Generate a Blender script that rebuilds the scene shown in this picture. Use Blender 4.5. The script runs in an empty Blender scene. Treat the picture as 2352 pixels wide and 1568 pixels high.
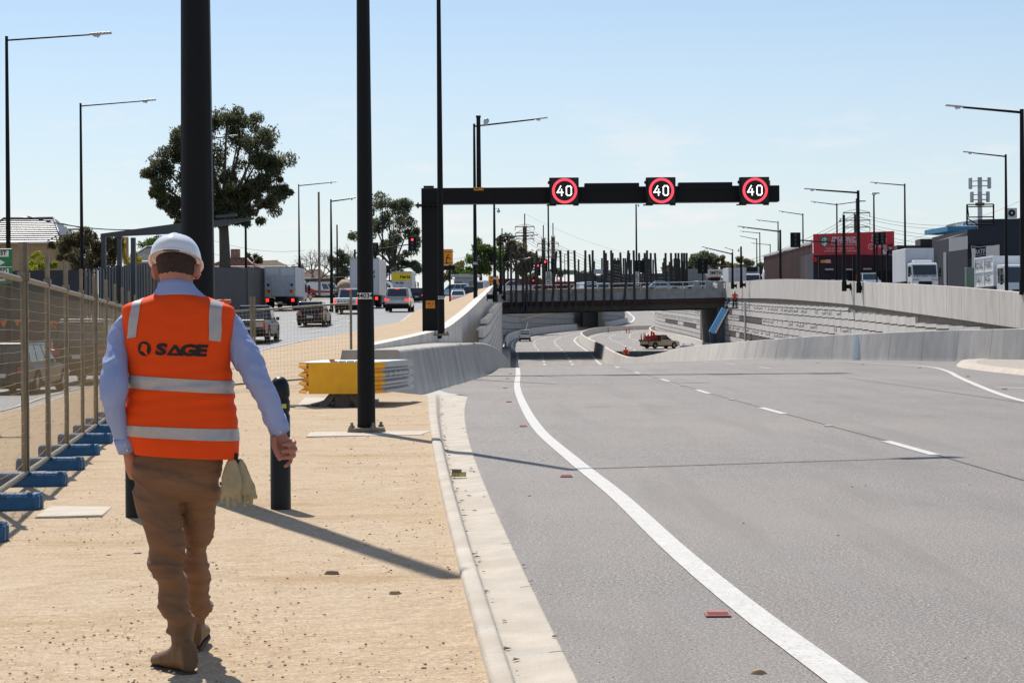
import bpy, bmesh, math, random
from mathutils import Vector, Matrix, noise as mnoise
from math import radians as rad, sin, cos, pi, sqrt, atan2, tan
random.seed(7)
SC = bpy.context.scene
COL = SC.collection

# ------------------------------------------------------------------ camera, sky, sun, exposure
F = 4600.0                      # focal length in pixels of a 2352 px wide frame
CU, CV = 1176.0, 784.0
H0 = 1.49
CAM = Vector((0, 0, H0))
PITCH = math.atan(19 / F)
ROLL = rad(0.45)
FWD = Vector((0, cos(PITCH), -sin(PITCH)))
_r0 = Vector((1, 0, 0)); _u0 = Vector((0, sin(PITCH), cos(PITCH)))
RIGHT = _r0 * cos(ROLL) - _u0 * sin(ROLL)
UP = _u0 * cos(ROLL) + _r0 * sin(ROLL)
cam_data = bpy.data.cameras.new('camera')
cam_data.sensor_width = 36.0
cam_data.lens = F / 2352 * 36
cam_data.clip_start = 0.3
cam_data.clip_end = 9000
cam = bpy.data.objects.new('camera', cam_data)
COL.objects.link(cam)
M3 = Matrix((RIGHT, UP, -FWD)).transposed()
cam.matrix_world = Matrix.Translation(CAM) @ M3.to_4x4()
SC.camera = cam

SUN_AZ = Vector((-0.36, 0.933, 0)).normalized()      # horizontal direction towards the sun
SUN_EL = rad(53)
SC.view_settings.view_transform = 'Standard'
SC.view_settings.look = 'None'
SC.view_settings.gamma = 1
SC.view_settings.exposure = 0.15
world = bpy.data.worlds.new("World")
SC.world = world
world.use_nodes = True
wn = world.node_tree; wn.nodes.clear()
sky = wn.nodes.new('ShaderNodeTexSky'); sky.sky_type = 'NISHITA'; sky.sun_disc = False
sky.sun_elevation = SUN_EL
sky.sun_rotation = math.atan2(SUN_AZ.x, SUN_AZ.y)
sky.altitude = 50; sky.air_density = 1.0; sky.dust_density = 0.3; sky.ozone_density = 2.5
bg = wn.nodes.new('ShaderNodeBackground'); bg.inputs[1].default_value = 0.103
wo = wn.nodes.new('ShaderNodeOutputWorld')
tc = wn.nodes.new('ShaderNodeTexCoord')
mp = wn.nodes.new('ShaderNodeMapping'); mp.inputs['Scale'].default_value = (9, 9, 34)
mp.inputs['Location'].default_value = (3.3, 1.2, 0.4)
nz = wn.nodes.new('ShaderNodeTexNoise'); nz.inputs['Scale'].default_value = 2.2; nz.inputs['Detail'].default_value = 7; nz.inputs['Roughness'].default_value = 0.55
rp = wn.nodes.new('ShaderNodeMapRange'); rp.inputs['From Min'].default_value = 0.54; rp.inputs['From Max'].default_value = 0.68
sx = wn.nodes.new('ShaderNodeSeparateXYZ')
band = wn.nodes.new('ShaderNodeMapRange'); band.inputs['From Min'].default_value = 0.13; band.inputs['From Max'].default_value = 0.06
mul = wn.nodes.new('ShaderNodeMath'); mul.operation = 'MULTIPLY'
mul2 = wn.nodes.new('ShaderNodeMath'); mul2.operation = 'MULTIPLY'; mul2.inputs[1].default_value = 0.55
mixc = wn.nodes.new('ShaderNodeMixRGB'); mixc.inputs['Color2'].default_value = (8.3, 7.9, 7.9, 1)
L = wn.links.new
L(tc.outputs['Generated'], mp.inputs[0]); L(mp.outputs[0], nz.inputs['Vector']); L(nz.outputs['Fac'], rp.inputs['Value'])
L(tc.outputs['Generated'], sx.inputs[0]); L(sx.outputs['Z'], band.inputs['Value'])
L(rp.outputs[0], mul.inputs[0]); L(band.outputs[0], mul.inputs[1]); L(mul.outputs[0], mul2.inputs[0])
hz = wn.nodes.new('ShaderNodeMapRange'); hz.inputs['From Min'].default_value = 0.16; hz.inputs['From Max'].default_value = -0.02; hz.inputs['To Min'].default_value = 0.14; hz.inputs['To Max'].default_value = 0.8
hm = wn.nodes.new('ShaderNodeMixRGB'); hm.inputs['Color2'].default_value = (6.5, 7.0, 7.6, 1)
L(sx.outputs['Z'], hz.inputs['Value']); L(hz.outputs[0], hm.inputs['Fac']); L(sky.outputs[0], hm.inputs['Color1'])
L(hm.outputs[0], mixc.inputs['Color1']); L(mul2.outputs[0], mixc.inputs['Fac'])
L(mixc.outputs[0], bg.inputs[0]); L(bg.outputs[0], wo.inputs[0])
sun_d = bpy.data.lights.new('sun', 'SUN'); sun_d.energy = 4.9; sun_d.angle = rad(0.53); sun_d.color = (1.0, 0.955, 0.89)
sun = bpy.data.objects.new('sun', sun_d); COL.objects.link(sun)
SUNV = Vector((SUN_AZ.x * cos(SUN_EL), SUN_AZ.y * cos(SUN_EL), sin(SUN_EL)))
sun.rotation_euler = SUNV.to_track_quat('Z', 'Y').to_euler()
sun.location = (0, 0, 60)

# ------------------------------------------------------------------ helpers
def ray(u, v):
    return FWD * F + RIGHT * (u - CU) + UP * (CV - v)
def at(u, v, d):
    r = ray(u, v); return CAM + r * (d / r.y)
def gp(u, v, z=0.0):
    r = ray(u, v); return CAM + r * ((z - H0) / r.z)
def interp(x, pts):
    if x <= pts[0][0]: return pts[0][1]
    for a, b in zip(pts, pts[1:]):
        if x <= b[0]:
            t = (x - a[0]) / (b[0] - a[0]); return a[1] + (b[1] - a[1]) * t
    return pts[-1][1]
def sinterp(x, pts):            # smooth through the points (Catmull-Rom)
    if x <= pts[0][0]: return pts[0][1]
    if x >= pts[-1][0]: return pts[-1][1]
    for i in range(len(pts) - 1):
        a, b = pts[i], pts[i + 1]
        if x <= b[0]:
            h = b[0] - a[0]; t = (x - a[0]) / h
            p0 = pts[i - 1] if i > 0 else a; p3 = pts[i + 2] if i + 2 < len(pts) else b
            m0 = (b[1] - p0[1]) / (b[0] - p0[0]) * h; m1 = (p3[1] - a[1]) / (p3[0] - a[0]) * h
            t2 = t * t; t3 = t2 * t
            return (2*t3 - 3*t2 + 1) * a[1] + (t3 - 2*t2 + t) * m0 + (-2*t3 + 3*t2) * b[1] + (t3 - t2) * m1
def V(*a): return Vector(a)

class MB:
    """collects shapes and links them as one mesh object"""
    def __init__(s): s.v = []; s.f = []; s.m = []; s.mi = 0; s.sm = []; s.smooth = False
    def mat(s, i): s.mi = i; return s
    def add(s, vs, fs, smooth=None):
        o = len(s.v); s.v += [tuple(p) for p in vs]
        for f in fs: s.f.append([i + o for i in f]); s.m.append(s.mi); s.sm.append(s.smooth if smooth is None else smooth)
        return s
    def box(s, a, b):
        x0, y0, z0 = a; x1, y1, z1 = b
        return s.add([(x0,y0,z0),(x1,y0,z0),(x1,y1,z0),(x0,y1,z0),(x0,y0,z1),(x1,y0,z1),(x1,y1,z1),(x0,y1,z1)],
                     [(0,3,2,1),(4,5,6,7),(0,1,5,4),(1,2,6,5),(2,3,7,6),(3,0,4,7)])
    def obox(s, c, sx, sy, sz, ax=None, ay=None, az=None):   # oriented box centred at c
        ax = ax or V(1,0,0); ay = ay or V(0,1,0); az = az or V(0,0,1); c = Vector(c)
        vs = [c + ax*i*sx/2 + ay*j*sy/2 + az*k*sz/2 for k in (-1,1) for i, j in ((-1,-1),(1,-1),(1,1),(-1,1))]
        return s.add(vs, [(0,3,2,1),(4,5,6,7),(0,1,5,4),(1,2,6,5),(2,3,7,6),(3,0,4,7)])
    def hexa(s, lo, hi):          # 4 bottom points, 4 top points
        return s.add(list(lo) + list(hi), [(0,3,2,1),(4,5,6,7),(0,1,5,4),(1,2,6,5),(2,3,7,6),(3,0,4,7)])
    def tube(s, p, q, r, r2=None, n=8, caps=True):
        p = Vector(p); q = Vector(q); r2 = r if r2 is None else r2
        d = (q - p).normalized(); a = d.orthogonal().normalized(); b = d.cross(a)
        vs = []
        for c, rr in ((p, r), (q, r2)):
            for i in range(n):
                t = 2*pi*(i+.5)/n; vs.append(c + (a*cos(t) + b*sin(t))*rr)
        fs = [(i, (i+1)%n, n+(i+1)%n, n+i) for i in range(n)]
        s.add(vs, fs, smooth=n > 5)
        if caps: s.add(vs, [tuple(range(n))[::-1], tuple(range(n, 2*n))], smooth=False)
        return s
    def path(s, pts, r, n=6):
        pts = [Vector(p) for p in pts]; rs = r if isinstance(r, (list, tuple)) else [r]*len(pts)
        vs = []; a = None
        for i, p in enumerate(pts):
            d = ((pts[min(i+1, len(pts)-1)] - pts[max(i-1, 0)])).normalized()
            if a is None: a = d.orthogonal().normalized()
            a = (a - d*a.dot(d)).normalized(); b = d.cross(a)
            for k in range(n):
                t = 2*pi*k/n; vs.append(p + (a*cos(t) + b*sin(t))*rs[i])
        fs = [(i*n+k, i*n+(k+1)%n, (i+1)*n+(k+1)%n, (i+1)*n+k) for i in range(len(pts)-1) for k in range(n)]
        fs += [tuple(range(n))[::-1], tuple(range((len(pts)-1)*n, len(pts)*n))]
        return s.add(vs, fs, smooth=True)
    def loft(s, rings, closed=True, caps=True, smooth=True):
        n = len(rings[0]); vs = [p for r in rings for p in r]; k = n if closed else n-1
        fs = [(i*n+j, i*n+(j+1)%n, (i+1)*n+(j+1)%n, (i+1)*n+j) for i in range(len(rings)-1) for j in range(k)]
        s.add(vs, fs, smooth=smooth)
        if caps and closed: s.add(vs, [tuple(range(n))[::-1], tuple(range((len(rings)-1)*n, len(rings)*n))], smooth=False)
        return s
    def prism(s, poly, a, b, axis='x'):     # polygon in the two other axes, extruded from a to b
        def P(c, p):
            return {'x': (c, p[0], p[1]), 'y': (p[0], c, p[1]), 'z': (p[0], p[1], c)}[axis]
        n = len(poly); vs = [P(a, p) for p in poly] + [P(b, p) for p in poly]
        fs = [(i, (i+1)%n, n+(i+1)%n, n+i) for i in range(n)] + [tuple(range(n))[::-1], tuple(range(n, 2*n))]
        return s.add(vs, fs)
    def lathe(s, prof, c=(0,0,0), n=20, smooth=True):
        rings = [[(c[0]+r*cos(2*pi*i/n), c[1]+r*sin(2*pi*i/n), c[2]+z) for i in range(n)] for r, z in prof]
        return s.loft(rings, smooth=smooth)
    def ball(s, c, rx, ry=None, rz=None, n=10, m=7):
        ry = ry or rx; rz = rz or rx
        return s.loft([[(c[0]+rx*sin(pi*j/m)*cos(2*pi*i/n), c[1]+ry*sin(pi*j/m)*sin(2*pi*i/n), c[2]-rz*cos(pi*j/m)) for i in range(n)] for j in range(1, m)])
    def quad(s, *p): return s.add(p, [tuple(range(len(p)))])
    def build(s, name, mats, parent=None, bevel=0, seg=2, loc=None, fix=True, base=True, sub=0):
        me = bpy.data.meshes.new(name)
        off = Vector((0,0,0))
        if parent is None and base and s.v:
            xs = [p[0] for p in s.v]; ys = [p[1] for p in s.v]; zs = [p[2] for p in s.v]
            off = Vector(((min(xs)+max(xs))/2, (min(ys)+max(ys))/2, min(zs)))
        me.from_pydata([tuple(Vector(p)-off) for p in s.v], [], s.f)
        mats = mats if isinstance(mats, (list, tuple)) else [mats]
        for m in mats: me.materials.append(m)
        for p, mi, sm in zip(me.polygons, s.m, s.sm): p.material_index = min(mi, len(mats)-1); p.use_smooth = sm
        if fix:
            bm = bmesh.new(); bm.from_mesh(me); bmesh.ops.recalc_face_normals(bm, faces=bm.faces); bm.to_mesh(me); bm.free()
        o = bpy.data.objects.new(name, me); COL.objects.link(o)
        if parent is not None: o.parent = parent
        o.location = loc if loc is not None else off
        if bevel:
            b = o.modifiers.new('bevel', 'BEVEL'); b.width = bevel; b.segments = seg; b.limit_method = 'ANGLE'; b.angle_limit = rad(35)
        if sub:
            b = o.modifiers.new('sub', 'SUBSURF'); b.levels = sub; b.render_levels = sub
        return o
def tag(o, label=None, cat=None, group=None, kind=None):
    if label: o['label'] = label
    if cat: o['category'] = cat
    if group: o['group'] = group
    if kind: o['kind'] = kind
    return o
def root(name, label, cat, loc=(0,0,0), rz=0, group=None):
    o = bpy.data.objects.new(name, None); COL.objects.link(o); o.empty_display_size = 0.2
    o.location = loc; o.rotation_euler = (0, 0, rz)
    return tag(o, label, cat, group)
def copy_tree(o, parent=None):
    c = o.copy(); COL.objects.link(c)
    if parent is not None: c.parent = parent
    for ch in [x for x in bpy.data.objects if x.parent == o]: copy_tree(ch, c)
    return c
_tc = {}
def text_geo(txt, size, bold=0.0, spacing=1.0, shear=0.0):
    """flat text mesh, centred, in x/z (x right, z up): returns verts, faces"""
    k = (txt, size, bold, spacing, shear)
    if k in _tc: return _tc[k]
    cu = bpy.data.curves.new('t', 'FONT'); cu.body = txt; cu.size = size; cu.align_x = 'CENTER'; cu.align_y = 'CENTER'
    cu.offset = bold; cu.space_character = spacing; cu.shear = shear; cu.resolution_u = 3
    ob = bpy.data.objects.new('t', cu); COL.objects.link(ob)
    dg = bpy.context.evaluated_depsgraph_get(); me = bpy.data.meshes.new_from_object(ob.evaluated_get(dg))
    vs = [(v.co.x, 0, v.co.y) for v in me.vertices]; fs = [tuple(p.vertices) for p in me.polygons]
    bpy.data.objects.remove(ob); bpy.data.curves.remove(cu); bpy.data.meshes.remove(me)
    _tc[k] = (vs, fs); return _tc[k]
def add_text(mb, txt, size, c, ax=None, az=None, bold=0.0, spacing=1.0, sx=1.0, shear=0.0):
    ax = ax or V(1,0,0); az = az or V(0,0,1); c = Vector(c)
    vs, fs = text_geo(txt, size, bold, spacing, shear)
    mb.add([c + ax*v[0]*sx + az*v[2] for v in vs], fs, smooth=False); return mb

# ------------------------------------------------------------------ materials
MATS = {}
def M(name, col, rough=0.6, metal=0.0, var=0.0, scale=4.0, col2=None, bump=0.0, bscale=40.0, stretch=(1,1,1), detail=6, emis=None, estr=0.0, trans=0.0, spec=0.5, coat=0.0, speck=None, world_co=False):
    if name in MATS: return MATS[name]
    m = bpy.data.materials.new(name); m.use_nodes = True; nt = m.node_tree; b = nt.nodes['Principled BSDF']
    b.inputs['Base Color'].default_value = (*col, 1); b.inputs['Roughness'].default_value = rough; b.inputs['Metallic'].default_value = metal
    b.inputs['Specular IOR Level'].default_value = spec
    if coat: b.inputs['Coat Weight'].default_value = coat; b.inputs['Coat Roughness'].default_value = 0.08
    if trans: b.inputs['Transmission Weight'].default_value = trans
    if emis: b.inputs['Emission Color'].default_value = (*emis, 1); b.inputs['Emission Strength'].default_value = estr
    if var or bump or speck:
        tcn = nt.nodes.new('ShaderNodeTexCoord'); mpn = nt.nodes.new('ShaderNodeMapping'); mpn.inputs['Scale'].default_value = stretch
        if world_co:
            gn = nt.nodes.new('ShaderNodeNewGeometry'); nt.links.new(gn.outputs['Position'], mpn.inputs[0])
        else: nt.links.new(tcn.outputs['Object'], mpn.inputs[0])
    if var:
        n1 = nt.nodes.new('ShaderNodeTexNoise'); n1.inputs['Scale'].default_value = scale; n1.inputs['Detail'].default_value = detail; n1.inputs['Roughness'].default_value = 0.62
        nt.links.new(mpn.outputs[0], n1.inputs['Vector'])
        cr = nt.nodes.new('ShaderNodeValToRGB'); c2 = col2 or tuple(max(0, c*(1-var)) for c in col); c1 = tuple(min(1, c*(1+var*0.6)) for c in col)
        cr.color_ramp.elements[0].position = 0.3; cr.color_ramp.elements[1].position = 0.7
        cr.color_ramp.elements[0].color = (*c2, 1); cr.color_ramp.elements[1].color = (*c1, 1)
        nt.links.new(n1.outputs['Fac'], cr.inputs[0]); out = cr.outputs[0]
        if speck:                       # (scale, lo, hi, colour, strength)
            for sp in (speck if isinstance(speck, list) else [speck]):
                n2 = nt.nodes.new('ShaderNodeTexNoise'); n2.inputs['Scale'].default_value = sp[0]; n2.inputs['Detail'].default_value = 2
                nt.links.new(mpn.outputs[0], n2.inputs['Vector'])
                mr = nt.nodes.new('ShaderNodeMapRange'); mr.inputs['From Min'].default_value = sp[1]; mr.inputs['From Max'].default_value = sp[2]; mr.inputs['To Max'].default_value = sp[4]
                nt.links.new(n2.outputs['Fac'], mr.inputs['Value'])
                mx = nt.nodes.new('ShaderNodeMixRGB'); mx.inputs['Color2'].default_value = (*sp[3], 1)
                nt.links.new(out, mx.inputs['Color1']); nt.links.new(mr.outputs[0], mx.inputs['Fac']); out = mx.outputs[0]
        nt.links.new(out, b.inputs['Base Color'])
    if bump:
        n3 = nt.nodes.new('ShaderNodeTexNoise'); n3.inputs['Scale'].default_value = bscale; n3.inputs['Detail'].default_value = 4
        nt.links.new(mpn.outputs[0], n3.inputs['Vector'])
        bp = nt.nodes.new('ShaderNodeBump'); bp.inputs['Strength'].default_value = bump; bp.inputs['Distance'].default_value = 0.02
        nt.links.new(n3.outputs['Fac'], bp.inputs['Height']); nt.links.new(bp.outputs[0], b.inputs['Normal'])
    MATS[name] = m; return m

def ground_mat(name, layers, base, rough, bumps, spec=0.4, cracks=False):
    """layers: (scale, lo, hi, colour, strength, stretch)"""
    m = bpy.data.materials.new(name); m.use_nodes = True; nt = m.node_tree; b = nt.nodes['Principled BSDF']
    b.inputs['Roughness'].default_value = rough; b.inputs['Specular IOR Level'].default_value = spec
    g = nt.nodes.new('ShaderNodeNewGeometry')
    rgb = nt.nodes.new('ShaderNodeRGB'); rgb.outputs[0].default_value = (*base, 1); out = rgb.outputs[0]
    for ly in layers:
        mpn = nt.nodes.new('ShaderNodeMapping'); mpn.inputs['Scale'].default_value = ly[5] if len(ly) > 5 else (1,1,1)
        mpn.inputs['Location'].default_value = (ly[0]*.37, ly[0]*.11, 0)
        nt.links.new(g.outputs['Position'], mpn.inputs[0])
        n2 = nt.nodes.new('ShaderNodeTexNoise'); n2.inputs['Scale'].default_value = ly[0]; n2.inputs['Detail'].default_value = 5; n2.inputs['Roughness'].default_value = .65
        nt.links.new(mpn.outputs[0], n2.inputs['Vector'])
        mr = nt.nodes.new('ShaderNodeMapRange'); mr.inputs['From Min'].default_value = ly[1]; mr.inputs['From Max'].default_value = ly[2]; mr.inputs['To Max'].default_value = ly[4]
        nt.links.new(n2.outputs['Fac'], mr.inputs['Value'])
        mx = nt.nodes.new('ShaderNodeMixRGB'); mx.inputs['Color2'].default_value = (*ly[3], 1)
        nt.links.new(out, mx.inputs['Color1']); nt.links.new(mr.outputs[0], mx.inputs['Fac']); out = mx.outputs[0]
    nt.links.new(out, b.inputs['Base Color'])
    prev = None
    for sc, st, dist in bumps:
        n3 = nt.nodes.new('ShaderNodeTexNoise'); n3.inputs['Scale'].default_value = sc; n3.inputs['Detail'].default_value = 4
        nt.links.new(g.outputs['Position'], n3.inputs['Vector'])
        bp = nt.nodes.new('ShaderNodeBump'); bp.inputs['Strength'].default_value = st; bp.inputs['Distance'].default_value = dist
        nt.links.new(n3.outputs['Fac'], bp.inputs['Height'])
        if prev: nt.links.new(prev, bp.inputs['Normal'])
        prev = bp.outputs[0]
    if prev: nt.links.new(prev, b.inputs['Normal'])
    MATS[name] = m; return m

SAND = ground_mat('sand', [(0.4, .4, .65, (.435,.32,.20), .9), (3.5, .45, .68, (.36,.25,.15), .6), (45, .50, .62, (.60,.49,.35), .8), (30, .60, .70, (.22,.15,.095), .8), (.9, .55, .7, (.37,.245,.13), .7, (.6,1.5,1)), (1.7, .60, .75, (.58,.47,.34), .6)],
                  (.47,.355,.24), .95, [(70, .55, .02), (9, .5, .06)], spec=.15)
SAND_FAR = SAND
ASPH = ground_mat('asphalt', [(0.25, .4, .65, (.175,.153,.136), .7), (48, .50, .60, (.46,.43,.40), .85), (58, .52, .61, (.040,.038,.037), .85), (24, .55, .7, (.12,.112,.106), .6), (1.6, .5, .7, (.20,.19,.185), .5, (1.5,.25,1)), (.09, .45, .6, (.265,.235,.205), .55), (.7, .5, .62, (.185,.165,.148), .5, (1.8,.12,1)), (.35, .58, .66, (.16,.145,.13), .4, (1,.4,1))],
                  (.222,.193,.170), .72, [(70, .7, .02)], spec=.3)
ASPH_LEFT = ground_mat('asphalt_worn', [(.4, .4, .65, (.15,.148,.145), .7), (2.2, .5, .7, (.17,.168,.165), .4, (1.5,.2,1))],
                  (.125,.125,.125), .55, [(90, .25, .01)], spec=.6)
CONC = M('concrete', (.40,.37,.33), .85, var=.28, scale=1.5, stretch=(1,1,.35), bump=.25, bscale=30, speck=[(9, .58, .75, (.30,.285,.26), .5)])
CONC_W = M('concrete_wall', (.64,.59,.525), .85, var=.22, scale=.9, stretch=(1.6,1.6,.25), bump=.2, bscale=20, speck=[(3, .55, .72, (.48,.45,.41), .5), (1.2, .6, .75, (.66,.60,.52), .6)], world_co=True)
CONC_K = M('kerb_concrete', (.49,.43,.35), .9, var=.18, scale=2.5, bump=.35, bscale=60, speck=[(30, .6, .75, (.33,.27,.20), .5), (1.2, .5, .72, (.40,.33,.25), .6)], world_co=True)
CONC_D = M('concrete_dark', (.23,.225,.215), .85, var=.3, scale=1.5, stretch=(1,1,.3), bump=.2, bscale=20)
RECESS_SHADE = M('shadowed_joint_concrete', (.20,.18,.15), .95, var=.3, scale=3)
PANEL = M('precast_panel', (.66,.615,.56), .85, var=.14, scale=.6, world_co=True, bump=.15, bscale=20)
PANEL_B = M('precast_panel_brown', (.105,.078,.072), .85, var=.2, scale=1)
BLACK = M('black_powder_coat', (.0045,.0045,.005), .55, var=.3, scale=2, spec=.22)
BLACKM = M('black_matte', (.008,.008,.009), .8)
GALV = M('galvanised_steel', (.23,.19,.135), .55, .3, var=.3, scale=8)
STEEL = M('bright_steel', (.38,.40,.43), .35, .8, var=.15, scale=6)
ALU = M('lamp_alloy', (.45,.45,.45), .4, .5)
WIRE = M('fence_wire', (.42,.31,.17), .5, .2)
WHITEP = M('road_paint', (.55,.53,.49), .8, var=.12, scale=6, speck=[(50, .54, .66, (.33,.315,.30), .75), (4, .5, .75, (.50,.48,.45), .5)], world_co=True)
WHITE = M('white_paint', (.80,.80,.79), .35, coat=.3)
GLASS = M('dark_glass', (.012,.016,.018), .06, spec=.9, coat=.5)
RUBBER = M('rubber', (.012,.012,.012), .85)
RIM = M('alloy_rim', (.30,.30,.31), .35, .8)
PLATE = M('plate_white', (.7,.7,.68), .5)
INK = M('black_ink', (.006,.006,.006), .7)
REDL = M('tail_red', (.45,.012,.010), .3, coat=.4)
REDLIT = M('tail_red_lit', (.6,.01,.01), .3, emis=(1,.03,.02), estr=2.2)
YEL = M('yellow_plastic', (.92,.45,.008), .55, var=.12, scale=4)
ORANGE = M('orange_sign', (.75,.27,.01), .5)
RED = M('red_paint', (.50,.03,.025), .5, var=.1)
BLUEP = M('blue_plastic', (.006,.085,.20), .5, var=.35, scale=6, bump=.2, bscale=30)
GREEN = M('sign_green', (.004,.16,.055), .4)
# ------------------------------------------------------------------ levels
ZL = [(0,-.28),(45,-.28),(56,-.2),(66,-.1),(76,.15),(88,.62),(98,1.05),(107,1.4),(122,1.95),(145,2.95),(164,3.5),(190,4.15),(208,4.6),(235,5.6),(262,6.3),(300,6.8),(340,7.0),(1200,7.0)]
ZR = [(0,0),(80,0),(92,-.12),(115,-.9),(130,-1.5),(150,-2.2),(170,-2.5),(190,-2.4),(212,-1.98),(230,-1.6),(250,-1.0),(272,-.45),(340,.5),(420,2.0),(480,2.95),(560,5.3),(650,8.8),(900,18)]
def zl(y): return sinterp(y, ZL)
def zroad(x, y):
    fade = min(1, max(0, (215 - y) / 75.0))
    return sinterp(y - 1.8 * max(0, min(16, x)) * fade, ZR)
ZT = [(0,1.8),(80,1.9),(98,2.4),(145,3.9),(190,5.4),(238,6.4),(300,7.0),(1200,7.0)]     # land right of the trench
def zt(y): return interp(y, ZT)
SZ = .08                                            # level of the sand next to the kerb

# kerb and gutter: (sand side u, asphalt side u, v)
KP = [(1120,1325,1568),(1065,1265,1420),(1045,1185,1300),(1018,1145,1180),(1008,1110,1100),(988,1078,1020),(984,1068,950),(980,1078,907)]
KL = [gp(a, v, 0.0) for a, b, v in KP]; KR = [gp(b, v, 0.0) for a, b, v in KP]
def smooth_pts(P):
    return [P[0]] + [(P[i-1]+P[i]*2+P[i+1])/4 for i in range(1,len(P)-1)] + [P[-1]]
KL = [KL[0] + (KL[0]-KL[1])*2.2] + KL; KR = [KR[0] + (KR[0]-KR[1])*2.2] + KR
def resample(pts, step):
    out = []
    L_ = [0]
    for a, b in zip(pts, pts[1:]): L_.append(L_[-1] + (Vector(b)-Vector(a)).length)
    n = max(1, int(round(L_[-1]/step)))
    ks = [[(l, p[k]) for l, p in zip(L_, pts)] for k in range(len(pts[0]))]
    return [Vector([sinterp(L_[-1]*i/n, ks[k]) for k in range(len(pts[0]))]) for i in range(n+1)]
import numpy as np
def _fit(P):
    ys = np.array([p.y for p in P]); xs = np.array([p.x for p in P]); return np.polyfit(ys, xs, 3)
_fl, _fr = _fit(KL[1:]), _fit(KR[1:])
_ys = [4.5 + .4*i for i in range(int((49-4.5)/.4)+1)]
kl = [V(float(np.polyval(_fl, y)), y, 0) for y in _ys]; kr = [V(float(np.polyval(_fr, y)), y, 0) for y in _ys]
mb = MB(); prof = [(-.35,-.12),(-.01,.07),(0,.10),(.02,.118),(.05,.124),(.19,.130),(.22,.124),(.245,.105),(.31,.014),(.33,.0),(.37,-.008),(.6,-.006),(.97,.012),(1.0,.010),(1.0,-.15)]
rows = []
for i, (a, b) in enumerate(zip(kl, kr)):
    w = b - a; f = 1.0 if a.y < 44 else max(.25, 1-(a.y-44)/6)
    rows.append([(a.x + w.x*t, a.y + w.y*t, z*f) for t, z in prof])
step = 6
for i in range(0, len(rows)-1, step):                 # cast in short lengths with joints
    seg = [list(map(Vector, r)) for r in rows[i:i+step+1]]
    if i: seg[0] = [p + (q-p)*.05 for p, q in zip(seg[0], seg[1])]
    mb.loft(seg, closed=False, caps=False)
tag(mb.build('kerb', CONC_K), 'pale concrete kerb and gutter curving between the sand and the near asphalt', 'kerb', kind='structure')

# left edge of the main road, by distance
XLR = [(-8, kr[0].x+.05)] + [(p.y, p.x) for p in kr[1:-1:3]] + [(51,-2.0),(55,-1.75),(69,-.95),(82,-.8),(92,-.75),(110,-.7),(700,-1.4)]
XLR = sorted(XLR)
def xlr(y): return interp(y, XLR)
def sheet(name, rowsf, ys, mat, label, cat=None, n=30, kind='structure', dz=0):
    mb = MB(); rs = []
    for y in ys:
        x0, x1 = rowsf(y)[:2]; zf = rowsf(y)[2]
        rs.append([(x0+(x1-x0)*i/n, y, zf(x0+(x1-x0)*i/n, y)+dz) for i in range(n+1)])
    mb.loft(rs, closed=False, caps=False); o = mb.build(name, mat, base=False); tag(o, label, cat, kind=kind); return o
def yrange(a, b, s0, grow=1.04):
    out = [a]; s = s0
    while out[-1] + s < b: out.append(out[-1]+s); s *= grow
    return out + [b]
def rroad(y):
    xr = 60 if y < 88 else (interp(y, [(88,60),(96,26.5)]) if y < 96 else (26.5 if y < 330 else interp(y, [(330,26.5),(420,40),(700,90)])))
    return (xlr(y), xr, zroad)
sheet('road', rroad, yrange(-8, 700, .8, 1.03), ASPH, 'grey asphalt carriageway dipping into the underpass', n=48)

# ---- far ground sheet and side lands
mb = MB()
mb.loft([[(x, y, 6.9 if y > 300 else 6.9) for x in (-6000, -900, -200, 90, 900, 6000)] for y in (700, 1500, 8000)], closed=False, caps=False)
GROUNDM = ground_mat('dry_ground', [(.05, .4, .6, (.20,.19,.12), .8), (2, .45, .6, (.30,.24,.16), .6)], (.27,.22,.15), .95, [(8,.4,.05)])
tag(mb.build('ground', GROUNDM, base=False), 'flat land running to the horizon', kind='structure')
def rleftland(y): return (-420, interp(y, [(-10,-30),(60,-30),(100,-27),(150,-24),(230,-22),(260,-20),(700,-20)]), lambda x, yy: zl(yy)+.02)
sheet('verge', rleftland, yrange(-10, 700, 4, 1.05), GROUNDM, 'bare land left of the side road', n=12)
def rrightland(y): return ((26.0 if y < 330 else (xwr(y)+.7 if y < 470 else 70)), 500, lambda x, yy: zt(yy))
LATER = lambda: sheet('land', rrightland, yrange(90, 700, 4, 1.05), M('verge_asphalt', (.14,.135,.13), .8, var=.2, scale=.3), 'paved land right of the trench', n=14)

# ---- left side road
KLINE = [(-20,-12.5),(30,-12.4)] + [(at(u,v,d).y, at(u,v,d).x) for u, v, d in [(0,958,44.7),(230,897,62.7),(586,811,88),(785,779,107),(861,766,112),(893,758,118),(922,737,127),(968,706,160),(1000,692,180)]] + [(215,-7.2),(235,-8),(262,-12)]
def xk(y): return sinterp(y, KLINE)
def rside(y):
    if y < 262: return (interp(y, [(-10,-30),(60,-30),(100,-27),(150,-24),(230,-22),(262,-20)]), xk(y), lambda x, yy: zl(yy))
    return (-60, -1.0, lambda x, yy: zl(yy))
sheet('road', rside, yrange(-10, 262, 2, 1.02), ASPH_LEFT, 'pale sunlit side road climbing towards the junction', n=12)
mb = MB(); mb.loft([[(x, y, zl(y)+(0 if abs(x)>1 else 0)) for x in (-300,-60,-20,-2.2)] for y in (262.01,300,340,400,700)], closed=False, caps=False)
tag(mb.build('road', ASPH_LEFT, base=False), 'asphalt of the junction left of the bridge', kind='structure')
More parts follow.
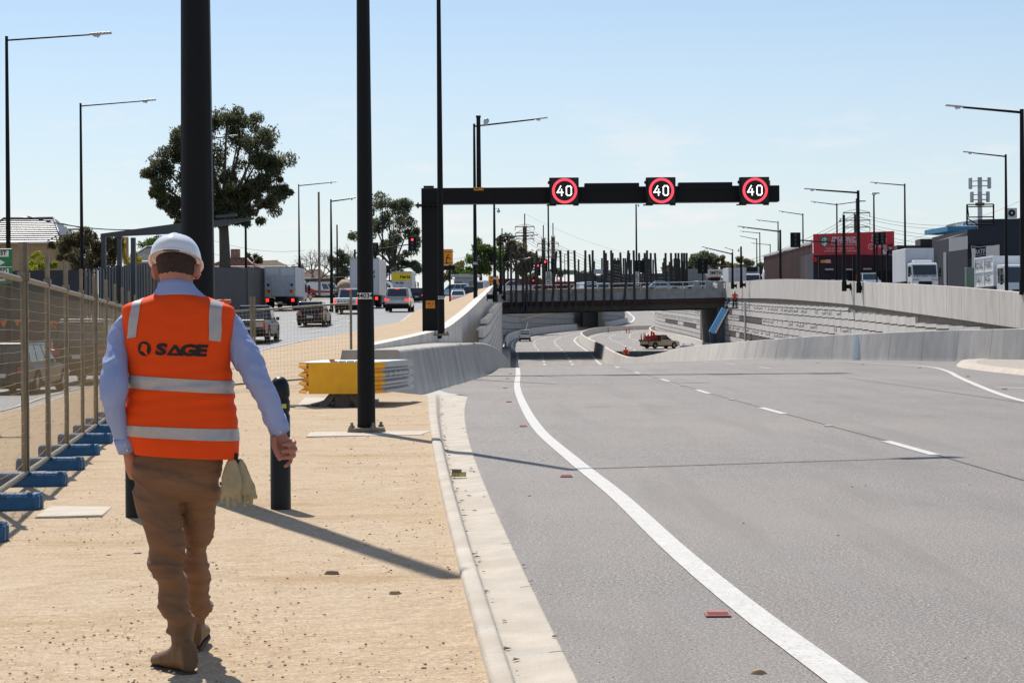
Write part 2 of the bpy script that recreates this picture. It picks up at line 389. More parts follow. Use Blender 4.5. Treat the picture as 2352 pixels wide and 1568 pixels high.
# sand between side road and trench
PT = [(859,792,50),(930,777,60),(985,764,70),(1027,752,78),(1054,733,85),(1078,713,98),(1105,687,116),(1118,674,150),(1127,664,190),(1132,658,215),(1137,655,236)]      # top of the left parapet
PTOP = [at(*p) for p in PT]
def xpar(y): return sinterp(y, [(p.y, p.x) for p in PTOP])
def zpar(y): return sinterp(y, [(p.y, p.z) for p in PTOP])
def sand_r(y):
    if y < 46: return interp(y, [(p.y, p.x) for p in kl]) + .01
    return interp(y, [(46, kl[-1].x),(46.3,-2.62),(49,-4.0),(50,PTOP[0].x)]) if y < 50 else xpar(y)
def sand_zr(y): return interp(y, [(-20,SZ),(46,SZ),(52,.45),(60,1.1),(70,1.5),(78,zpar(78)-.03)]) if y < 78 else zpar(y)-.03
mb = MB(); rs = []
for y in yrange(-8, 236, .35, 1.02):
    a, b = xk(y), sand_r(y); za, zb = zl(y)+.10, sand_zr(y); r = []
    for i in range(61):
        t = i/60; x = a+(b-a)*t
        if y < 46: z = za + (zb-za)*min(1, t*2.2)**.8
        else: z = za + (zb-za)*t
        e = min(t, 1-t, .12)/.12
        z += e*(.022*mnoise.noise(V(x*.55, y*.5, 0)) + .010*mnoise.noise(V(x*2.7, y*2.3, 5)))
        r.append((x, y, z))
    rs.append(r)
mb.loft(rs, closed=False, caps=False)
sand_o = tag(mb.build('ground', SAND, base=False), 'compacted yellow sand verge with small stones and wheel marks', kind='structure')
def zsand(x, y):
    a, b = xk(y), sand_r(y); t = max(0, min(1, (x-a)/(b-a))); za, zb = zl(y)+.10, sand_zr(y)
    return za + (zb-za)*(min(1, t*2.2)**.8 if y < 46 else t)
# kerb of the side road
mb = MB(); rs = []
for y in yrange(-8, 236, 1, 1.02):
    x = xk(y); z = zl(y); rs.append([(x-.25,y,z+.012),(x-.05,y,z+.02),(x,y,z+.10),(x+.14,y,z+.125),(x+.2,y,z+.09)])
mb.loft(rs, closed=False, caps=False)
tag(mb.build('kerb', CONC_K, base=False), 'low kerb along the far edge of the sand', kind='structure')
# trench bank behind the left wall, seen only from aside
# ---- markings
mb = MB()
def ribbon(pts, w, dz=.006, zf=zroad, step=1.0):
    ps = resample([Vector((p[0], p[1], 0)) for p in pts], step); rs = []
    for i, p in enumerate(ps):
        d = (ps[min(i+1,len(ps)-1)] - ps[max(0,i-1)]); d.z = 0; d.normalize(); nrm = V(d.y, -d.x, 0)
        ww = w(p.y) if callable(w) else w
        a = p - nrm*ww/2; b = p + nrm*ww/2
        rs.append([(a.x, a.y, zf(a.x,a.y)+dz), (b.x, b.y, zf(b.x,b.y)+dz)])
    mb.loft(rs, closed=False, caps=False, smooth=False)
EL = [gp(u, v, 0.0) for u, v in [(1945,1568),(1730,1410),(1560,1270),(1420,1140),(1320,1060),(1240,990),(1202,930),(1188,890),(1190,858)]]
EL = [EL[0]+(EL[0]-EL[1])*1.6] + EL + [V(.25,100,0),V(.3,130,0),V(.35,170,0),V(.5,205,0),at(1188,809,245),at(1177,790,275),at(1177,783,300)]
ribbon(EL, lambda y: .17 if y < 190 else .3)
ribbon([at(1177,783,300), at(1184,778.5,325), at(1215,771,352), at(1270,765,385)], .3)
DL = [(p.x, p.y) for p in (gp(2352,1105), gp(2085,1027), gp(1777,945), gp(1618,902), gp(1531,875), gp(1468,858))]
xd = lambda y: interp(y, sorted([(b, a) for a, b in DL] + [(110, 4.3), (420, 7)]))
def dash(x0, y0, L_, w=.13, xf=None):
    ribbon([((xf(y0) if xf else x0), y0, 0), ((xf(y0+L_) if xf else x0), y0+L_, 0)], w, step=1.0)
y = gp(2165,1045).y - 12*2
while y < 100:
    dash(0, y, 3.0, .14, xd); y += 12.0
x2 = lambda y: xd(y) + 3.6 + max(0, (60-y))*.02
for v_, u_ in ((847,1770),(838,1690),(831.5,1630)):
    p = gp(u_, v_, 0); ribbon([(p.x, p.y, 0), (p.x-.1, p.y+3, 0)], .14, dz=.007)
# right edge line sweeping round the island
RE = [at(1560,826,125), at(1640,824,118), at(1720,821.5,112), gp(1900,829), gp(2020,835), gp(2130,843), gp(2175,853), gp(2200,866), gp(2250,888), gp(2300,907), gp(2352,922), gp(2480,945), gp(2800,975)]
RE = [(p.x, p.y, 0) for p in RE]
ribbon(RE, .18, dz=.008)
ribbon([tuple(gp(2285,891)), tuple(gp(2352,892)), tuple(gp(2600,893))], .4, dz=.008)
# lane lines inside the underpass
def upx(k, y):          # lateral position of lane boundaries, k=0..3 left carriageway, 4..7 right
    l = interp(y, [(90,.25),(130,.3),(205,.5),(245,.63),(275,.1),(300,.05),(325,.65),(352,3.1),(385,8),(420,16),(480,30)])
    m_ = interp(y, [(90,10.6),(196,10.0),(212,9.4),(242,9.7),(275,9.3),(320,9.9),(350,11.2),(385,14.8),(410,20.3),(480,34)])
    m2 = interp(y, [(120,13),(212,11.8),(242,12.0),(275,11.6),(320,12.3),(350,13.6),(385,17.4),(410,23),(480,38)])
    r = interp(y, [(90,24),(300,23.6),(340,23.4),(375,25.2),(400,28),(440,35),(480,44)])
    return (l + (m_-l)*k/3) if k < 4 else (m2 + (r-m2)*(k-4)/3)
for k in (1, 2, 5, 6):
    y = 196 if k < 4 else 130
    while y < 405:
        ribbon([(upx(k,y),y,0),(upx(k,y+3.5),y+3.5,0)], .3, dz=.01); y += 9
for k in (3, 4, 7):
    ribbon([(upx(k,y),y,0) for y in range(150 if k > 3 else 205, 405, 15)], .26, dz=.012, step=3)
# far carriageway beyond the second bridge
ribbon([at(1438,716,640), at(1448,722,600), at(1456,732,570), at(1452,741,530), at(1440,746,500)], .6, dz=.02, step=4)
for i, (u, v) in enumerate([(1484,716),(1490,720),(1494,725),(1496,731),(1495,737),(1490,744),(1482,749)]):
    pass
for i in range(12):
    y0 = 500 + i*12; ribbon([(interp(y0,[(500,37),(560,42),(640,44)]),y0,0),(interp(y0+4,[(500,37),(560,42),(640,44)]),y0+4,0)], .45, dz=.02)
tag(mb.build('road_marking', WHITEP, base=False, fix=False), 'white edge lines and lane dashes painted on the asphalt', kind='structure')
mb = MB()
zlf = lambda x, y: zl(y)
for off in (-3.6, -7.2):
    y = 40
    while y < 230:
        ribbon([(xk(y)+off,y,0),(xk(y+3)+off,y+3,0)], .14, dz=.02, zf=zlf); y += 9
ribbon([(xk(y)-.6,y,0) for y in range(40,112,6)], .12, dz=.02, zf=zlf)
for i in range(6):
    y = 120+i*4; ribbon([(xk(y)-4.9,y,0),(xk(y)-4.5,y+1,0)], .5, dz=.025, zf=zlf)
tag(mb.build('road_marking', WHITEP, base=False, fix=False), 'faded white lane dashes on the side road', kind='structure')
# joints in the fresh asphalt
mb = MB()
ribbon([(xd(y)+.02, y, 0) for y in range(4, 96, 3)], .03, dz=.0035)
ribbon([(gp(1940,868).x, gp(1940,868).y,0), tuple(gp(2100,890)), tuple(gp(2352,926))], .04, dz=.0035)
ribbon([tuple(gp(1340,937)), tuple(gp(1404,935))], .05, dz=.0035)
tag(mb.build('road_joint', M('joint_seal', (.045,.044,.043), .8), base=False, fix=False), 'dark seams between asphalt passes', kind='structure')

# ------------------------------------------------------------------ walls
def frame(ps, i):
    d = ps[min(i+1,len(ps)-1)] - ps[max(0,i-1)]; d = Vector((d.x, d.y, 0)).normalized(); return d, V(-d.y, d.x, 0)
def wall(path, prof, panel=2.4, gap=.03, mat=None, core=None, cprof=None, sub=3, mb=None):
    """path: (x,y,zb,zt) points; prof: (offset to the left of travel, height fraction)"""
    mb = mb or MB(); ps = resample(path, panel/sub)
    n = len(ps)-1
    def sec(p, d, nr, pf): return [V(p[0]+nr.x*o, p[1]+nr.y*o, p[2]+(p[3]-p[2])*f) for o, f in pf]
    frs = [frame([V(q[0],q[1],0) for q in ps], i) for i in range(n+1)]
    for i in range(0, n, sub):
        js = list(range(i, min(n, i+sub)+1)); rs = [sec(ps[j], *frs[j], prof) for j in js]
        d0 = frs[js[0]][0]*gap/2; d1 = frs[js[-1]][0]*gap/2
        rs[0] = [p+d0 for p in rs[0]]; rs[-1] = [p-d1 for p in rs[-1]]
        mb.mat(0).loft(rs, smooth=False)
    if cprof: mb.mat(1).loft([sec(ps[j], *frs[j], cprof) for j in range(n+1)], smooth=False)
    return mb
def P4(p, zb, zt_): return Vector((p.x, p.y, zb, zt_))
# left parapet on top of the trench wall
pp = [P4(p, min(p.z-.25, p.z - interp(p.y, [(50,.35),(70,1.0),(98,1.9),(236,2.0)])), p.z) for p in PTOP]
mb = wall(pp, [(-.02,0),(-.0,1),(.42,1),(.42,0)], 2.4, .03, cprof=[(.03,.02),(.03,.985),(.38,.985),(.38,.02)])
mb.build('parapet_wall', [CONC_W, CONC_D])
tag(bpy.data.objects['parapet_wall'], 'curved concrete parapet rising along the left lip of the trench beside the sand', 'wall')
# left precast retaining wall below it
mb = MB(); ys = yrange(84, 243, 2.2, 1.0)
def panels(mb, path, rows_h, pw, protr=False, brown=None, seed=1, bump_out=.05, side=1, thick=.3, grade=0):
    """path of (x,y,zb,zt); panels on the left-of-travel*side face"""
    rnd = random.Random(seed); ps = resample(path, pw); n = len(ps)-1
    for i in range(n):
        a, b = ps[i], ps[i+1]; A = V(a[0],a[1],0); B = V(b[0],b[1],0); d = (B-A).normalized(); nr = V(-d.y,d.x,0)*side
        ln = (B-A).length; zb = min(a[2], b[2])-.3; ztp = (a[3]+b[3])/2; lv = grade*((a[1]+b[1])/2-100); k0 = math.floor((zb-lv)/rows_h)
        k = k0
        while True:
            z0 = k*rows_h+lv; z1 = z0+rows_h
            if z0 >= ztp: break
            z1c = min(z1, z0+math.floor((ztp-z0)/.3)*.3)
            if z1c - z0 < .12: break
            br = brown(i, k) if brown else 0
            c = (A+B)/2 + V(0,0,(max(z0,zb)+z1c)/2) + nr*rnd.uniform(-.004,.004)
            mb.mat(1 if br else 0).obox(c, ln-.035, thick, z1c-max(z0,zb)-.085, d, nr)
            if protr and not br and k % 2 == 0 and k > -3 and z1c >= z1-.01 and z0 > zb:
                t = -.45
                while t < .4:
                    w = rnd.choice((.12,.4,.55,.8)); w = min(w, .46-t)
                    if rnd.random() < .72:
                        mb.mat(0).obox((A+B)/2 + d*ln*(t+w/2) + V(0,0,z0+rows_h-.12) + nr*(thick/2+bump_out/2), ln*w*.93, bump_out, .17, d, nr)
                    t += w + rnd.choice((.03,.08,.15))
            k += 1
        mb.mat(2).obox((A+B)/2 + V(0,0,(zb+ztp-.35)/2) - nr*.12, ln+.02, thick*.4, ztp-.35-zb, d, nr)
        c = (A+B)/2
lw = [Vector((interp(y,[(86,-1.42),(102,-1.26)]), y, zroad(0,y), interp(y,[(66,1.1),(98,2.3),(130,3.3),(180,4.4),(243,5.3)]))) for y in range(88, 246, 6)]
panels(mb, lw, .5, 2.2, seed=3, side=-1, grade=.021)
o = mb.build('retaining_wall', [PANEL, PANEL_B, RECESS_SHADE], fix=False); tag(o, 'shaded block-faced trench wall under the left parapet', 'wall')
# left barrier with its blunt end block
bt = [(915,803,47.6),(993,795,57),(1076,788,68),(1109,787,75),(1136,796,92),(1155,812,112),(1170,830,136)]
BT = [at(*p) for p in bt] + [V(-.45,170,zroad(0,170)+1.05), V(-.35,205,zroad(0,205)+1.05), V(-.3,243,zroad(0,243)+1.05)]
ks = sorted([(p.y, p.x) for p in BT]); kz = sorted([(p.y, p.z) for p in BT])
mb = MB(); rs = []
ysb = [47.6]+[48.5+i*1.2 for i in range(165)]
def bsec(y):
    xt_ = sinterp(y, ks); z1 = sinterp(y, kz); zb = zroad(0,y)-.1 if y > 60 else -.1
    bat = interp(y, [(47,.24),(80,.3),(110,.2),(240,.2)])
    xl = interp(y, [(47.6,xt_-1.36),(60,xt_-1.15)]) if y < 60 else min(-1.45 if y > 90 else xpar(y)-.1, xt_-.2)
    return [(xt_+bat,y,zb),(xt_+.03,y,z1-.04),(xt_-.02,y,z1),(min(xl+.02,xt_-.15),y,z1),(min(xl,xt_-.2)-(.2 if y < 52 else 0),y,zb)]
for i in range(0, len(ysb)-1, 2):
    js = ysb[i:i+3]
    if len(js) < 2: continue
    r_ = [bsec(js[0]+(.02 if i else 0))] + [bsec(q) for q in js[1:-1]] + [bsec(js[-1]-.01)]
    mb.mat(0).loft(r_, smooth=False)
o = mb.build('concrete_barrier', [CONC, CONC_D], bevel=.03); tag(o, 'smooth grey concrete barrier with a blunt square end behind the yellow crash cushion', 'barrier')
# median barrier
mt = [(2700,748,84),(2352,754.5,90),(2200,757.5,94),(2050,763,98),(1900,770,103),(1780,778.5,107),(1700,785,112),(1636,790,120),(1570,798,134),(1526,809,150),(1493,816,165),(1463,820,180),(1434,817,197),(1403,804,213),(1381,791,242),(1350,776,275),(1336,766,320),(1339,760.5,350),(1368,752.5,385),(1421,749,410),(1500,747,430)]
MT = [at(*p) for p in mt]
mp_ = [P4(p, zroad(p.x, p.y)-.06, p.z) for p in MT]
for p in mp_: p[2] = min(p[2], p[3]-.9)
mb = wall(mp_, [(.34,0),(.30,.12),(.10,.985),(.08,1),(-.10,1),(-.12,.985),(-.30,.12),(-.34,0)], 2.4, .025, cprof=[(.3,0),(.085,.97),(-.085,.97),(-.3,0)])
o = mb.build('median_barrier', [CONC_W, CONC_D], bevel=0); tag(o, 'long pale concrete median barrier sweeping down from the right into the underpass', 'barrier')
mb = MB(); p = at(1968,800,101); q = at(1960,829,101)
mb.hexa([at(1958,829,100.2),at(1968,829,100.1),at(1968,829,100.6),at(1958,829,100.7)],[at(1966,768,100.45),at(1976,768,100.3),at(1976,768,100.9),at(1966,768,101)])
tag(mb.build('joint_cover', M('pale_blue_metal',(.66,.76,.78),.4,.3)), 'pale blue metal cover strip over a joint of the median barrier', 'cover strip')
# island kerb at right
mb = MB(); isl = [gp(2900,905), gp(2500,878), gp(2352,863), gp(2260,853), gp(2205,845), gp(2195,839), gp(2215,832), gp(2280,829.5), gp(2352,828), gp(2700,826)]
isl = [V(p.x,p.y,0) for p in isl]; ip = resample(isl, 1.0)
mb.loft([[(p.x,p.y,-.02), (p.x+(c_-p).x*.01, p.y+(c_-p).y*.01, .14), (p.x+(c_-p).x*.035, p.y+(c_-p).y*.035, .16), (p.x+(c_-p).x*.05, p.y+(c_-p).y*.05, .13)] for p in ip for c_ in [V(36,84,0)]], closed=False, caps=False)
o = mb.build('traffic_island', [CONC_K], base=False)
mb2 = MB(); mb2.add([V(p.x+(36-p.x)*.05, p.y+(84-p.y)*.05, .13) for p in ip], [tuple(range(len(ip)))])
mb2.build('gravel_infill', M('pale_gravel',(.42,.37,.31),.95,var=.3,scale=8,speck=(30,.5,.6,(.2,.17,.14),.7)), parent=o); tag(o, 'low concrete traffic island with gravel infill on the right of the road', 'traffic island', kind='structure')

# right parapet and trench wall
rp_ = [at(2800,706,78), at(2500,683,90), at(2352,672,97.8), at(2200,659,109), at(2100,653,121), at(1970,647,145), at(1880,643,164), at(1780,641,190), at(1700,646,222), at(1662,650,238)]
WR = [(70,25.1)] + [(p.y, p.x) for p in rp_] + [(300,25.6),(345,25.4),(372,26.6),(400,29.5),(430,34),(470,42)]
def xwr(y): return sinterp(y, sorted(WR))
LATER()
hb = [(78,1.75),(98,1.77),(145,1.72),(190,1.85),(238,1.9)]
mb = wall([P4(p, p.z-interp(p.y,hb), p.z) for p in rp_], [(-.0,0),(.0,1),(-.3,1),(-.3,0)][::1], 3.4, .04, cprof=[(-.03,.02),(-.03,.985),(-.27,.985),(-.27,.02)])
o = mb.build('parapet_wall', [CONC_W, CONC_D]); tag(o, 'sunlit precast parapet along the right lip of the trench carrying lamp brackets', 'wall')
mb = MB()
def rz_top(y): return interp(y, [(p.y, p.z) for p in rp_])
path = [Vector((xwr(y)+.12, y, zroad(24,y) if y > 100 else 0, (rz_top(y)-interp(y,hb)-.22) if y < 240 else 7.6)) for y in list(range(76, 240, 6)) + list(range(240, 470, 8))]
def brown(i, k):
    y = 76+i*3.2
    if y <= 222: return (k == -3 and 150 < y < 222) or (k == 0 and 200 < y < 222)
    if y > 222: return (k == 1 and 228 < y < 330 and int(y/14)%3 != 2) or (k == -3 and 226 < y < 330 and int(y/11)%3 != 0) or (k == 4 and 236 < y < 320)
    return False
panels(mb, path, .62, 3.2, grade=.0214, protr=True, brown=brown, seed=5, side=1)
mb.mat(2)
for a in range(0, len(rp_)-1):                       # dark strip below the parapet, overhang shade put into its colour
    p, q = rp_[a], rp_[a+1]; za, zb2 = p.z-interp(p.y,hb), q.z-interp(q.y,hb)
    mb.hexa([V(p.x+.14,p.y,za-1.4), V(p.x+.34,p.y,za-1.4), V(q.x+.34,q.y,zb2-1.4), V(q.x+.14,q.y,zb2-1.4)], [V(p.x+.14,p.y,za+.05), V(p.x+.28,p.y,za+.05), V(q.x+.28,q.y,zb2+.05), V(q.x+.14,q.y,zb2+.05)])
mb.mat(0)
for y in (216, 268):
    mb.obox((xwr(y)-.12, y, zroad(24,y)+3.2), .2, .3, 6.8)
o = mb.build('retaining_wall', [PANEL, PANEL_B, RECESS_SHADE], fix=False); tag(o, 'sunlit precast trench wall with rows of small projecting blocks and brown bands', 'wall')
# barrier at the foot of the right wall
bp_ = [Vector((xwr(y)-1.0, y, zroad(24,y)-.05, zroad(24,y)+1.15)) for y in range(100, 440, 12)]
mb = wall(bp_, [(.3,0),(.1,1),(-.12,1),(-.3,0)], 3.0, .02)
tag(mb.build('concrete_barrier', [CONC_W]), 'low pale barrier at the foot of the right trench wall', 'barrier')
# left wall of the underpass beyond the bridge, bending right
lf = [at(1158,790,250), at(1160,784,280), at(1166,779,315), at(1182,774,345), at(1218,766,375), at(1275,761,405), at(1335,757,432), at(1390,752,468), at(1440,745,520)]
lfw = [Vector((p.x-.6, p.y, zroad(p.x,p.y), zroad(p.x,p.y)+7.2)) for p in lf]
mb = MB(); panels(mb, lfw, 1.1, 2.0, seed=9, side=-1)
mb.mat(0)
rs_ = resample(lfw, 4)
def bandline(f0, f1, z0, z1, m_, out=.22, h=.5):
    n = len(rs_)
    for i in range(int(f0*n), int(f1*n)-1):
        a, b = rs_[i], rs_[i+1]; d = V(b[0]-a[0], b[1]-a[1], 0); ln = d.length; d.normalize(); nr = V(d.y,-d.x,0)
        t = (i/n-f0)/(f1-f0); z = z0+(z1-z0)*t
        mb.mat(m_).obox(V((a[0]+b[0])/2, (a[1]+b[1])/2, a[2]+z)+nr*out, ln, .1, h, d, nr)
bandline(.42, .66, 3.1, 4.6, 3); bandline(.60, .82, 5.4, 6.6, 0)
o = mb.build('retaining_wall', [M('precast_panel_shade',(.30,.30,.29),.85,var=.15,scale=.5), PANEL_B, RECESS_SHADE, M('timber_waler',(.40,.32,.22),.8)], fix=False); tag(o, 'curved gridded trench wall beyond the bridge on the left', 'wall')
fb = [Vector((p.x+.15, p.y, zroad(p.x,p.y)-.05, zroad(p.x,p.y)+1.25)) for p in lf]
mb = wall(fb, [(-.25,0),(-.1,1),(.1,1),(.25,0)], 3.0, .02)
tag(mb.build('concrete_barrier', [CONC_W]), 'low barrier at the foot of the curved wall beyond the bridge', 'barrier')
# dark service opening in that wall
mb = MB(); a = at(1331,756,424); b = at(1372,751,446); dd = (b-a); dd.z = 0; ln = dd.length; dd.normalize(); nr = V(dd.y,-dd.x,0)
mb.mat(0).obox((a+b)/2+V(0,0,2.0)+nr*.15, ln*.85, .6, 3.4, dd, nr); mb.mat(1).obox(b+V(0,0,2.2)+nr*.6, .8, .5, 3.8, dd, nr); mb.mat(2).obox((a+b)/2+V(0,0,4.1)+nr*.4, ln, 1.0, .4, dd, nr)
tag(mb.build('service_doorway', [BLACKM, CONC_W, CONC_D]), 'dark doorway opening in the curved trench wall under the bridge', 'doorway')
# inner curved wall of the far carriageway
# ------------------------------------------------------------------ poles and lamps
def lamp(label, top, d, zb, tip=None, tipd=None, r0=.11, r1=.06, name='street_lamp', group=None, plate=None, bracket=None, n=8, armr=.045, cam_at=None, bolts=False, tipv=None, ztop=None, extra=None):
    t = at(*top, d) if ztop is None else at(top[0], 700, d)
    if ztop is not None: t = V(t.x, d, ztop)
    x, y, zt_ = t
    r = root(name, label, 'street lamp' if tip or tipv else 'pole', (x, y, zb), group=group)
    h = zt_-zb
    mb = MB(); mb.tube((0,0,0), (0,0,h), r0, r1, n=n); mb.tube((0,0,h), (0,0,h+.04), r1*1.05, n=n)
    mb.build('pole', BLACK, r)
    if tip or tipv:
        tv = Vector(tipv) if tipv else at(*tip, tipd or d) - V(x, y, zb) - V(0,0,h)
        a = V(0,0,h-.12); b = a + tv + V(0,0,.12); dd = (b-a).normalized(); ln = (b-a).length
        hl = min(.85, ln*.24); c = b - dd*hl
        mb = MB(); mb.tube(a, c, armr, armr*.8, n=6); mb.build('arm', BLACK, r)
        side = dd.cross(V(0,0,1)).normalized(); upv = side.cross(dd)
        mb = MB(); mb.obox(c+dd*hl*.5+upv*.02, hl, .3, .07, dd, side, upv); mb.obox(c+dd*hl*.3-upv*.05, hl*.3, .22, .07, dd, side, upv)
        mb.tube(c+dd*hl*.35-upv*.06, c+dd*hl*.35-upv*.14, .035, n=6)
        mb.build('lamp_head', ALU, r, bevel=.02)
    if bracket:
        mb = MB(); mb.obox((bracket/2,0,.32), bracket, .12, .3); mb.obox((bracket,0,.3), .05, .4, .55); mb.tube((0,0,-.02),(0,0,.7), r0*1.25, n=8)
        mb.build('bracket', BLACK, r)
    if plate:
        txt, z, w, hh = plate; rr = r0+(r1-r0)*z/h
        yy = -rr*1.0-.012
        p_ = MB().box((-w/2, yy-.004, z-hh/2), (w/2, yy, z+hh/2)); q = p_.build('number_plate', PLATE, r)
        add_text(MB(), txt, hh*1.05, (0, yy-.008, z), bold=.002, sx=1.0).build('lettering', INK, q)
    if bolts:
        mb = MB(); mb.tube((0,0,0),(0,0,.035), .29, n=8).tube((0,0,.04),(0,0,.075), .28, n=8)
        for k in range(4):
            a = k*pi/2+.5; mb.tube((.23*cos(a),.23*sin(a),.07),(.23*cos(a),.23*sin(a),.15),.022,n=6)
            mb.tube((.23*cos(a),.23*sin(a),.075),(.23*cos(a),.23*sin(a),.105),.04,n=6)
        mb.build('base_plate', GALV, r)
    if cam_at:
        cz, side_ = cam_at; mb = MB(); mb.tube((0,0,cz),(side_*.28,0,cz+.04),.02,n=6); mb.tube((side_*.28,0,cz+.04),(side_*.28,0,cz-.08),.05,n=8)
        mb.ball((side_*.28,-.04,cz-.15),.11); mb.build('camera_dome', ALU, r)
    return r
# big dark pole right behind the man
bx = (455-1176)/4600*17.9
r_ = lamp('thick black tapered pole right behind the walking man, cut off at its top', (455,0), 17.9, SZ-.01, r0=.168, r1=.10, name='light_pole', ztop=9.0, bolts=True)
q = gp(842, 993, SZ)
r_ = lamp('black street lamp pole with number 44034 bolted to a slab beside the kerb', (842,0), q.y, SZ, ztop=10.0+SZ, tipv=(4.5,2.0,.35), r0=.137, r1=.075, plate=('44034', (at(836,680,q.y).z-SZ), .215, .09), bolts=True)
_x = r_.location.copy(); r_.location = (q.x, q.y, SZ)
lamp('black street lamp pole with number 44039 standing on the parapet beside the gantry column', (1013,0), 67, zpar(67)-.05, ztop=13.4, tipv=(4.4,.6,.3), r0=.125, r1=.07, plate=('44039', at(1016,680,67).z-zpar(67), .21, .1), bolts=True)
lamp('black street lamp on the sand with its arm over the trench, just behind the gantry', (1089,286), 126, zpar(126)-.1, (1258,271), plate=('44040', 2.2, .3,.14), r0=.145, r1=.075, armr=.06)
lamp('slim black camera mast bracketed to the left parapet, nearest the bridge side of the gantry', (1135,470), 128, at(1136,693,128).z, name='camera_mast', r0=.125, r1=.07, bracket=-.5, cam_at=(at(1139,480,128).z-at(1136,693,128).z, 1), plate=('44041', 1.5, .3, .14))
lamp('short black street lamp bracketed to the left parapet with an arm towards the trench', (1149,541), 165, at(1150,675,165).z, (1236,540), bracket=-.4, r0=.13, r1=.07, armr=.06)
lamp('low black street lamp with a sloping arm beside the left end of the bridge', (1158,600), 205, at(1158,690,205).z, (1219,592), r0=.13, r1=.08, armr=.06, bracket=-.3)
# left row
G = 'street lamps along the side road'
for lab, top, tip, d in [
    ('tall street lamp at the left edge of the photo, nearest of the side road row', (15,86), (256,77), 80),
    ('tall street lamp second from the left edge above the sheet metal hoarding', (185,239), (358,230), 111),
    ('street lamp behind the thick black pole, its arm ending before the gum tree', (470,317), (546,311), 142),
    ('street lamp in front of the right side of the big gum tree', (563,373), (666,366), 173),
    ('street lamp just right of the big gum tree crown, above the box truck', (686,424), (773,418), 204),
    ('slim street lamp beside the parked red and white van', (760,459), (817,455), 150)]:
    lamp(lab, top, d, zl(d)+.05, tip, group=G, r0=.12 if d < 120 else .14, r1=.06, armr=.04 if d < 120 else .055)
lamp('bare grey steel mast standing alone left of the number 44034 pole', (732,442), 190, 5.2, name='steel_mast', r0=.13, r1=.10)
bpy.data.objects['steel_mast'].children[0].data.materials[0] = GALV
lamp('thin black pole with a small cap near the leafless trees', (774,517), 215, 5.6, name='utility_pole', r0=.11, r1=.08)
for top, tip, d, lab in [((878,466),(903,462),250,'far street lamp in front of the big dark gum right of pole 44034'), ((894,543),(920,538),290,'far street lamp close left of the gantry column'), ((1185,570),(1150,563),330,'far double street lamp above the yellow bus sign')]:
    lamp(lab, top, d, 6.9, tip, r0=.12, r1=.07, armr=.06)
# right row on the parapet
for lab, top, base, tip, d, camr in [
    ('black street lamp cut by the right edge of the photo with its arm reaching left', (2347,253), (2347,676), (2172,243), 98, 0),
    ('largest black street lamp bracketed to the sunlit parapet left of the white truck', (1971,439), (1975,672), (1847,434), 143, 0),
    ('black camera mast bracketed to the parapet just left of the largest bracketed lamp', (1938,495), (1942,668), None, 148, 1),
    ('black street lamp bracketed to the parapet in front of the striped building', (1792,529), (1797,657), (1694,520), 188, 0),
    ('slim black camera mast bracketed to the parapet near the bridge end', (1702,567), (1705,661), None, 214, 1),
    ('black street lamp bracketed to the parapet nearest the bridge end', (1682,581), (1684,663), (1612,567), 222, 0)]:
    zb = at(*base, d).z
    lamp(lab, top, d, zb, tip, r0=.15, r1=.10, bracket=.45, group='poles bracketed to the right parapet', armr=.07, cam_at=((at(*top,d).z-zb)-.25, -1) if camr else None, name='camera_mast' if camr else 'street_lamp')
for lab, top, tip, d in [
    ('tall thin street lamp behind the tipper truck with its arm to the left', (2310,356), (2212,349), 150),
    ('thin street lamp with left arm right of the red billboard', (2078,423), (1999,419), 205),
    ('thin street lamp with left arm above the striped building', (1844,491), (1789,485), 260),
    ('far thin street lamp left of the striped building, tallest of the far cluster', (1787,509), (1736,505), 290),
    ('far thin street lamp above the two round trees on the right', (1745,534), (1700,531), 330),
    ('far thin street lamp behind the trees right of the bridge', (1738,548), (1699,542), 340),
    ('far thin street lamp behind the gap in the striped wall', (1769,561), (1725,558), 360),
    ('far thin street lamp between the two trees right of the bridge', (1683,573), (1664,568), 380),
    ('thin street lamp above the left posts on the bridge', (1166,546), (1190,543), 255),
    ('far thin street lamp rising behind the bridge posts left of centre', (1297,583), (1318,579), 445),
    ('far thin street lamp beside the green road sign', (1289,600), (1316,597), 445)]:
    lamp(lab, top, d, 6.6 if d > 250 else zt(d), tip, group='far street lamps', r0=.14, r1=.08, armr=.06)
for top, a, b, d, lab in [((1922,468), (1862,463),(1981,462),235,'thin double armed street lamp behind the red billboard'), ((2007,448),(2003,443),(2012,444),215,'thin mast with two small floodlights over the red billboard')]:
    r_ = lamp(lab, top, d, zt(d), a, group='far street lamps', r0=.14, r1=.08, armr=.06)
    p = at(*b, d) - r_.location; h = at(*top, d).z - r_.location.z
    mb = MB(); mb.tube((0,0,h-.1),p,.05,n=6); mb.obox(p,.7,.3,.1); mb.build('arm', BLACK, r_)
lamp('tall black pole rising behind the middle of the gantry beam', (1259,455), 250, 6.2, name='utility_pole', r0=.13, r1=.1)
lamp('tall black pole with a camera at its tip rising above the bridge posts', (1461,470), 240, 6.3, name='camera_mast', r0=.14, r1=.09, cam_at=(at(1461,470,240).z-6.3,1))

